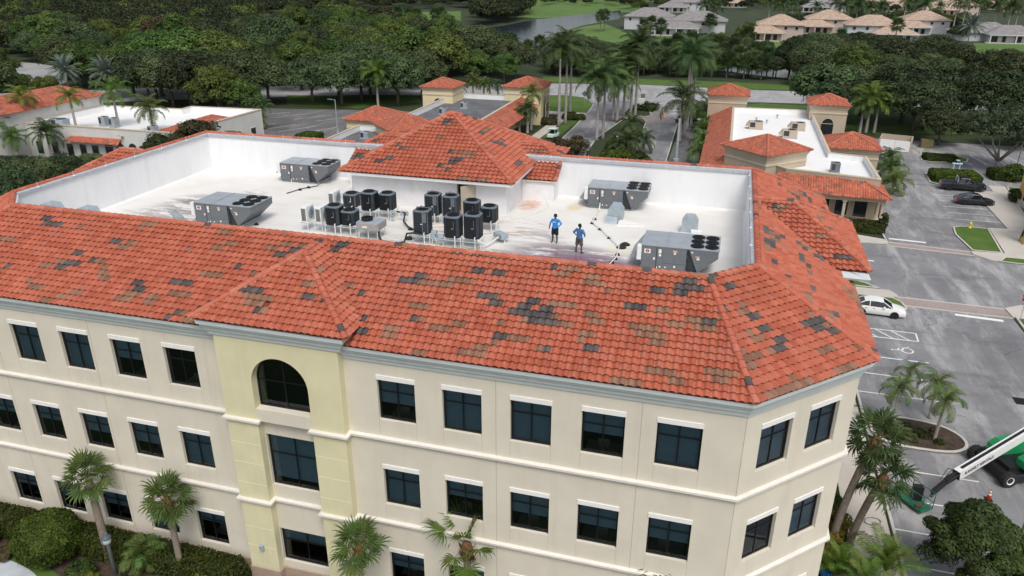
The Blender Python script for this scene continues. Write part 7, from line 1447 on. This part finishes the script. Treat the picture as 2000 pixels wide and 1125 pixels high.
# ---------------- shrubs and hedges
def leaf_box(x0, y0, x1, y1, h, n, leaf, m, name, label, cat, z0=0, round_=.3, group=None, rz=0, loc=None, seed=1):
    global nr
    nr = np.random.default_rng(seed); W, D = x1-x0, y1-y0; k = nr.random(n); P = np.empty((n, 3)); N_ = np.empty((n, 3)); fa = np.array([W*D, W*h, W*h, D*h, D*h]); fa = np.cumsum(fa/fa.sum()); f = np.searchsorted(fa, k); a, b = nr.random(n), nr.random(n)
    nm = np.array([[0, 0, 1], [0, -1, 0], [0, 1, 0], [-1, 0, 0], [1, 0, 0]])
    P[:, 0] = np.where(f == 3, x0, np.where(f == 4, x1, x0+a*W)); P[:, 1] = np.where(f == 1, y0, np.where(f == 2, y1, y0+np.where(f < 3, b, a)*D)); P[:, 2] = np.where(f == 0, h, b*h); P[f == 1, 2] = b[f == 1]*h
    lump = np.sin(P[:, 0]*2.1+1)*.5+np.sin(P[:, 1]*2.7)*.4+np.sin(P[:, 0]*5.3+P[:, 2]*3)*.3
    P += nm[f]*(lump*.07)[:, None]+nr.normal(0, .06, (n, 3)); c = np.array([(x0+x1)/2, (y0+y1)/2, h*.3]); e = np.abs((P-c)/np.array([W/2, D/2, h*.7])); far_ = np.sort(e, 1)[:, 1]; P = c+(P-c)*(1-np.clip(far_-.8, 0, 1)[:, None]*round_*.6)
    N_ = nm[f]+nr.normal(0, .5, (n, 3))+np.array([0, 0, .3]); off = np.array([(x0+x1)/2, (y0+y1)/2, 0]); P[:, 2] += z0
    me = leaves(name, P-off, N_, leaf*nr.uniform(.7, 1.3, n), .5+lump*.25+nr.normal(0, .2, n), LM[m]); t = thing(name, (off[0], off[1], 0), label, cat, group); link('foliage', me, t)
    mb = MB(); mb.box(x0+.12, y0+.12, 0.0, x1-.12, y1-.12, h*.88+z0); mb.build('stems', M['twig'], t); return t
M['twig'] = mat('dark_twigs', (.016,.020,.010), .95, .3, 5)
def shrub(x, y, r, h, n, leaf, m, label, cat='shrub', group=None, seed=1, name='shrub'):
    me = crown('foliage', r, h*.55, max(8, int(26)), n, leaf, LM[m], seed=seed, clump=(.26, .42), zlo=-.7); t = thing(name, (x, y, 0), label, cat, group); o = link('foliage', me, t); o.location = (0, 0, h*.5)
    mb = MB(T=Matrix.Translation((0, 0, h*.45))); mb.lathe([(.001, -h*.45), (r*.45, -h*.4), (r*.62, 0), (r*.45, h*.28), (.001, h*.36)], n=10); mb.build('stems', M['twig'], t, local=True); return t
leaf_box(-37.0, -1.7, -18.1, -.45, 1.25, 26000, .10, 'hedge', 'hedge', 'long dark green hedge along the foot of the left wing', 'hedge', seed=2); leaf_box(-11.2, -1.6, 4.8, -.5, 1.1, 14000, .10, 'hedge', 'hedge', 'hedge along the foot of the right wing', 'hedge', seed=3)
leaf_box(-20.4, -2.9, -13.6, -1.75, .75, 9000, .10, 'gold', 'hedge', 'low golden green hedge before the yellow tower', 'hedge', seed=4)
c = at(98, 1052, 1.1); nr = np.random.default_rng(6); e = rdir(26000); e[:, 2] = np.where(e[:, 2] < -.5, -e[:, 2], e[:, 2]); lu = np.sin(e[:, 0]*7+1)*np.sin(e[:, 1]*6)*np.sin(e[:, 2]*7+2); P = e*np.array([1.62, 1.55, 1.35])*(1+.07*lu+nr.normal(0, .035, len(e)))[:, None]
t = thing('shrub', (c.x, c.y-.1, 0), 'large rounded bright green bush at the bottom left', 'shrub'); o = link('foliage', leaves('foliage', P, e+nr.normal(0, .55, e.shape), .105*nr.uniform(.7, 1.3, len(e)), .5+lu*.5+nr.normal(0, .22, len(e)), LM['bush']), t); o.location = (0, 0, 1.25)
mb = MB(T=Matrix.Translation((0, 0, 1.2))); mb.lathe([(.001, -1.2), (1.1, -.9), (1.42, 0), (1.1, .85), (.001, 1.15)], n=14); mb.build('stems', M['twig'], t, local=True)
for k, (x, y, r, h, m, l) in enumerate(((-33.6,-2.6,.9,1.0,'hedge','dark small shrub left of the round bush'),(-26.6,-2.9,.7,.8,'hedge','small dark shrub right of the round bush'),(-25.6,-3.3,.5,.6,'gold','tiny golden shrub behind the path lamp'),(-31.6,-2.9,.6,.6,'olive','brownish low shrub below the left hedge'),(-23.6,-3.2,.7,.7,'hedge','low shrub between path lamp and feathery palm'),(11.3,9.6,.8,1.2,'gold','golden shrub at the foot of the two dark fan palms'),(11.7,11.6,.8,1.5,'gold','tall golden shrub behind the dark fan palms'),(11.2,8.4,.7,1.0,'gold','golden shrub in front of the dark fan palms'),(11.5,13.2,.8,1.4,'hedge','green shrub against the right chamfered wall'))): shrub(x, y, r, h, 2600, .10, m, l, seed=60+k)
for k in range(16):
    a = rng.uniform(15.9, 20.2), rng.uniform(22.2, 24.8); shrub(a[0], a[1], rng.uniform(.25, .45), .35, 350, .09, 'olive' if k % 3 else 'hedge', 'low sparse ground cover clump on the planted palm island', 'plant', 'ground cover on the planted island', 80+k)
leaf_box(33.8, 96.0, 40.2, 100.4, 1.1, 9000, .22, 'bush', 'hedge', 'clipped oval hedge behind the pickup', 'hedge', .1, .8, seed=8); leaf_box(42.6, 99.6, 44.8, 103.2, 1.1, 5000, .22, 'hedge', 'hedge', 'dark clipped hedge under the spreading tree', 'hedge', .1, .6, seed=9)
leaf_box(35.4, 110.2, 40.2, 112.8, .7, 5000, .24, 'hedge', 'hedge', 'hedge round the olive utility box', 'hedge', .1, .7, seed=10); leaf_box(17.4, 68.3, 22.9, 70.4, .9, 5000, .18, 'hedge', 'hedge', 'dark hedge in front of the veranda columns', 'hedge', .1, .3, seed=11)
leaf_box(-72.5, 88.6, -68.2, 91.6, 1.3, 4000, .24, 'hedge', 'hedge', 'clipped hedge block at the edge of the dark parking', 'hedge', seed=12); leaf_box(-70.4, 92.4, -66.8, 96.4, 1.5, 4000, .24, 'bush', 'hedge', 'taller clipped hedge behind the hedge block', 'hedge', seed=13); leaf_box(-61.6, 100, -59.6, 102, 1.2, 1500, .22, 'hedge', 'hedge', 'small clipped cube hedge by the lamp post', 'hedge', seed=14)
for k, (px, py, r, h, m, l) in enumerate(((1206,292,2.2,1.8,'bush','bright rounded shrub mass left in the median'),(1200,318,2.6,1.8,'bush','shrub mass at the front left of the median'),(1240,320,2.4,1.6,'hedge','dark shrub mass at the front of the median'),(1112,300,3.4,2.4,'olive','brown green shrub at the kerb left of the entrance road'),(1072,242,2.2,1.0,'olive','dark shrub bed at the cream tower foot'),(1120,232,2.4,.9,'hedge','low shrub bed under the left royal palms'),(1260,214,3.2,.9,'hedge','low clipped shrubs round the monument sign'),(1340,240,2.0,1.0,'hedge','low shrub under the right royal palms'),(1722,452,.5,2.6,'hedge','slim dark shrub beside the veranda column'),(1975,352,2.2,2.0,'bush','leafy shrub at the ochre building corner'),(1990,395,1.6,1.6,'hedge','shrub before the ochre column'))):
    c = at(px, py); shrub(c.x, c.y, r, h, 2600, .24 if r > 1 else .14, m, l, seed=120+k)
# ---------------- individual broadleaf trees
c = at(1900, 1062, 3.0); nr = np.random.default_rng(77)
T1 = thing('tree', (c.x, c.y, 0), 'dark green bushy tree in the bottom right corner', 'tree'); o = link('crown', crown('crown', 2.35, 2.3, 80, 26000, .12, leafmat('glossy_dark_leaves', (.018,.036,.010), (.060,.095,.022), .1), seed=91, clump=(.13, .32), zlo=-.6), T1); o.location = (0, 0, 2.9); o = link('trunk', TRUNK[0], T1); o.scale = (.55, .55, .75)
c = at(2010, 1120, 2.0); T2 = thing('tree', (c.x, c.y, 0), 'small leafy tree cut by the right bottom edge', 'tree'); o = link('crown', crown('crown', 1.5, 1.5, 30, 9000, .13, LM['hedge'], seed=92), T2); o.location = (0, 0, 2.0); o = link('trunk', TRUNK[1], T2); o.scale = (.4, .4, .45)
c = at(1944, 332); T3 = thing('tree', (c.x, c.y, 0), 'spreading grey green tree with visible forked trunk by the far parking', 'tree'); o = link('crown', crown('crown', 6.6, 3.0, 90, 11000, .28, leafmat('grey_green_leaves', (.035,.055,.026), (.085,.115,.055), .1), seed=93, clump=(.13, .27)), T3); o.location = (0, 0, 6.0); mb = MB()
mb.path([(0, 0, 0), (.1, 0, 1.6)], [.42, .34], 8)
for a, L in ((.4, 5), (1.9, 4.4), (3.0, 5), (4.3, 4.6), (5.4, 4.8)): mb.path([(.1, 0, 1.4), (math.cos(a)*L*.3, math.sin(a)*L*.3, 2.9), (math.cos(a)*L*.8, math.sin(a)*L*.8, 5.4)], [.24, .17, .05], 6)
mb.build('trunk', mat('pale_bark', (.24,.22,.19), .95, .2, 5), T3, True, local=True)
for (px, py, k, s, l) in ((432,236,'light',1.25,'light green rounded tree behind the white roof'),(470,236,'light',1.0,'smaller light green tree beside the rounded one'),(395,330,'olive',.85,'brown green tree in front of the white roofed building corner'),(450,318,'oak',.55,'small dark tree beside the brown green one'),(330,330,'oak',.62,'low dark tree at the office back left parapet'),(40,200,'light',.8,'light green tree above the red roof at the far left'),(95,200,'light',.7,'second light green tree above the red roof'),(70,388,'oak',.62,'dark tree at the left edge behind the roof'),(5,396,'oak',.62,'dark tree cut by the left edge behind the roof'),(130,370,'oak',.55,'dark tree below the pale building windows'),(190,352,'oak',.45,'small dark tree by the arched windows'),(35,372,'oak',.55,'dark tree between the two at the left edge'),(160,362,'oak',.45,'low dark crown below the second palm'),(20,440,'oak',.75,'dark tree at the left edge below the others')):
    c = at(px, py); tree(c.x, c.y, k, s, l, None)
for i_, (px, py, s) in enumerate(((262,186,1.35),(318,188,1.6),(372,184,1.7),(430,182,1.6),(480,178,1.4),(735,172,1.5),(800,172,1.7),(862,170,1.5),(925,166,1.0),(985,164,.85),(590,176,1.3),(160,172,1.1))):
    c = at(px, py); tree(c.x, c.y, 'pine', s, 'tall bright spreading tree beyond the avenue, %s' % whereabouts(px), 'tall bright trees along the avenue', .95)
# rows and woods: jittered grid over the site, kept off water, lawns, roads and lots
def inside(p, poly):
    x, y = p; c = False
    for i in range(len(poly)):
        (x1, y1), (x2, y2) = poly[i], poly[i-1]
        if (y1 > y) != (y2 > y) and x < (x2-x1)*(y-y1)/(y2-y1)+x1: c = not c
    return c
KEEP_OUT = [[(780,70),(930,56),(1110,28),(1215,16),(1260,12),(1060,12),(1040,14),(1010,40),(930,58)], [(788,68),(930,54),(1040,36),(1215,18),(1215,40),(1112,58),(1250,66),(1290,92),(1290,112),(1200,112),(1060,96),(930,84),(800,82)], [(470,66),(540,34),(640,26),(940,16),(940,62),(760,70)], [(1110,48),(1225,44),(1300,70),(1300,94),(1180,86)], [(1900,80),(2060,80),(2060,124),(1910,124)], [(1255,40),(1430,40),(1430,78),(1255,78)], [(1885,100),(2060,100),(2060,186),(1885,174)], [(1460,70),(1560,70),(1570,110),(1460,106)], [(905,60),(1075,60),(1075,140),(905,128)]]
ROADBAND = [(-80,210),(300,195),(700,187),(840,187),(1060,225),(1060,330),(1480,330),(1480,200),(1700,208),(2200,232),(2200,196),(1700,180),(1480,174),(1240,158),(1060,158),(700,163),(300,170),(-80,184)]
WROAD = [(-60,116),(70,124),(120,132),(120,160),(100,170),(40,170),(-60,158)]
cand = []; gr_ = random.Random(21)
def zone(poly, spacing, kinds, size, tag_, grp):
    P = [at(x, y).to_2d() for x, y in poly]; x0, x1 = min(p.x for p in P), max(p.x for p in P); y0, y1 = min(p.y for p in P), max(p.y for p in P); PP = [(p.x, p.y) for p in P]; y = y0
    while y < y1:
        x = x0+gr_.uniform(0, spacing); sp = spacing*(1+max(0, (y-300))/700)
        while x < x1:
            q = (x+gr_.uniform(-.35, .35)*sp, y+gr_.uniform(-.35, .35)*sp)
            if inside(q, PP):
                px, py = pix((q[0], q[1], 0))
                if -120 < px < 2120 and not any(inside((px, py), k) for k in KEEP_OUT) and not inside((px, py), ROADBAND) and not inside((px, py), WROAD):
                    cand.append(((Vector((q[0], q[1], 0))-CAM).length, q, gr_.choices(kinds[0], kinds[1])[0], gr_.uniform(*size), tag_, grp))
            x += sp
        y += sp*.9
zone([(-100,240),(60,206),(180,208),(300,214),(520,216),(560,206),(700,208),(830,204),(830,188),(700,189),(300,200),(-100,214)], 7.6, (['oak', 'pine'], [6, 1]), (1.0, 1.3), 'oak on the near side of the avenue', 'oaks lining the avenue')
zone([(-100,186),(300,171),(560,165),(820,161),(1060,157),(1060,128),(900,112),(790,84),(560,74),(300,100),(-100,116)], 11, (['oak', 'pine', 'olive', 'light'], [5, 4.5, 1.0, .9]), (.7, 1.5), 'tree in the middle wood', 'trees of the middle wood')
zone([(1050,150),(1230,150),(1420,154),(1520,158),(1520,152),(1400,140),(1200,120),(1060,104)], 6.0, (['oak', 'pine', 'olive', 'light'], [6, 3, .8, .5]), (.45, .8), 'small tree on the lake bank', 'trees on the lake bank')
zone([(1500,166),(1700,176),(2100,192),(2100,140),(1900,140),(1700,134),(1560,128),(1530,140),(1540,155)], 10.5, (['oak', 'pine'], [8, .8]), (.8, 1.25), 'oak in the belt below the house gardens', 'oaks below the houses')
zone([(1560,126),(1700,134),(1700,112),(1580,106)], 11, (['oak'], [1]), (.95, 1.15), 'large oak hiding the second tan house', 'large oaks before the tan houses')
zone([(1520,216),(1700,224),(2100,250),(2100,262),(1840,262),(1800,276),(1720,262),(1560,222)], 9, (['oak'], [1]), (1.0, 1.3), 'oak between far parking and avenue', 'oaks behind the far parking')
zone([(1830,296),(2100,300),(2100,272),(1830,270)], 9, (['oak'], [1]), (.7, .9), 'oak at the edge of the far parking', 'oaks at the far parking')
zone([(-100,112),(300,98),(480,72),(520,40),(700,22),(930,14),(930,2),(-200,2)], 11.5, (['oak', 'pine', 'olive'], [8, 1.4, .5]), (.7, 1.2), 'tree in the far wood at the top left', 'trees of the far wood')
zone([(930,58),(1000,46),(1050,34),(1010,12),(900,14),(900,50)], 8, (['oak'], [1]), (1.0, 1.4), 'tall tree at the end of the golf lawn by the lake', 'tall trees by the lake')
zone([(1240,100),(1500,110),(1560,108),(1560,92),(1430,86),(1280,88)], 6.2, (['oak', 'pine'], [3, 2]), (.3, .55), 'small tree before the lakeside houses', 'garden trees')
zone([(1420,84),(1480,60),(1560,40),(1900,40),(1900,60),(1860,90),(1850,60),(1760,66),(1670,60),(1570,58),(1560,84)], 8, (['oak', 'pine', 'light'], [5, 2, .6]), (.35, .7), 'garden tree between the far houses', 'garden trees between houses')
zone([(1200,22),(1500,22),(2100,30),(2100,-10),(1000,-14),(900,2)], 12, (['oak', 'pine'], [6, 1.5]), (.5, .9), 'distant tree behind the houses', 'distant trees')
for c_ in KEEP_OUT[:0]: pass
cand = [c for c in cand if True]; cand.sort(key=lambda c: c[0])
NEAR = 285
for d, q, k, s, l, g in cand[:NEAR]:
    where = whereabouts(pix((q[0], q[1], 6))[0])
    look = {'oak': 'dark green', 'pine': 'bright green', 'olive': 'brownish green', 'light': 'pale green'}[k]; size_ = 'large' if s > .95 else 'small' if s < .6 else 'mid-sized'
    tree(q[0], q[1], k, s, short('%s %s %s, %s' % (size_, look, l, where)), g, gr_.uniform(.9, 1.15))
# the far wood reads as one mass
if len(cand) > NEAR:
    low = {k: [crown('low', *a, LM[k], seed=200+i+len(k), clump=(.22, .38)) for i in range(2)] for k, a in {'oak': (6.0, 4.0, 60, 2600, .62), 'pine': (5.2, 4.6, 50, 2300, .56), 'olive': (5.2, 3.8, 50, 2300, .6), 'light': (4.6, 3.6, 40, 2000, .54)}.items()}
    arr = {}
    for k, ms in low.items():
        arr[k] = []
        for me in ms:
            co = np.empty(len(me.vertices)*3, np.float32); me.vertices.foreach_get('co', co); sh = np.empty(len(me.polygons), np.float32); me.attributes['shade'].data.foreach_get('value', sh); arr[k].append((co.reshape(-1, 3), sh))
    for kk in ('oak', 'pine', 'olive', 'light'):
        VS, SH = [], []
        for d, q, k, s, l, g in cand[NEAR:]:
            if k != kk: continue
            co, sh = arr[k][gr_.randrange(2)]; a = gr_.uniform(0, 6.28); rot = np.array([[math.cos(a), -math.sin(a), 0], [math.sin(a), math.cos(a), 0], [0, 0, 1]]); VS.append((co @ rot.T)*s*np.array([1, 1, gr_.uniform(.9, 1.2)])+np.array([q[0], q[1], 5.0*s])); SH.append(np.clip(sh+gr_.uniform(-.25, .25), 0, 1))
        if not VS: continue
        V = np.concatenate(VS); n = len(V)//4; me = bpy.data.meshes.new('far_wood'); me.vertices.add(4*n); me.vertices.foreach_set('co', V.ravel().astype(np.float32)); me.loops.add(4*n); me.loops.foreach_set('vertex_index', np.arange(4*n, dtype=np.int32)); me.polygons.add(n); me.polygons.foreach_set('loop_start', np.arange(0, 4*n, 4, dtype=np.int32)); me.update(calc_edges=True)
        a = me.attributes.new('shade', 'FLOAT', 'FACE'); a.data.foreach_set('value', np.concatenate(SH).astype(np.float32)); me.materials.append(LM[kk]); o = link('far_wood', me); tag(o, {'oak': 'dark far wood merging into one mass of crowns', 'pine': 'brighter green crowns scattered through the far wood', 'olive': 'brownish crowns scattered through the far wood', 'light': 'pale crowns scattered through the far wood'}[kk], 'wood', None, 'stuff')
print('trees', tree_n, 'candidates', len(cand))
ORD = ['first', 'second', 'third', 'fourth', 'fifth', 'sixth', 'seventh', 'eighth', 'ninth', 'tenth', 'eleventh', 'twelfth', 'thirteenth', 'fourteenth', 'fifteenth', 'sixteenth', 'seventeenth', 'eighteenth', 'nineteenth', 'twentieth'] + ['twenty-'+q for q in ('first', 'second', 'third', 'fourth', 'fifth', 'sixth', 'seventh', 'eighth', 'ninth')] + ['thirtieth']
def regroup(objs):
    d = {}
    for o in objs: d.setdefault(o['label'], []).append(o)
    return d
tops = [o for o in bpy.data.objects if o.parent is None and 'label' in o]
dup = [o for g in regroup(tops).values() if len(g) > 1 for o in g]
for o in dup: o['label'] = ' '.join(o['label'].split()[-12:])
for l, os_ in regroup(dup).items():
    os_.sort(key=lambda o: pix(o.location)[0])
    for k, o in enumerate(os_):
        if len(os_) <= 30: o['label'] = l+', '+ORD[k]+' from the left'
for o in bpy.data.objects:
    if 'off' in o: del o['off']
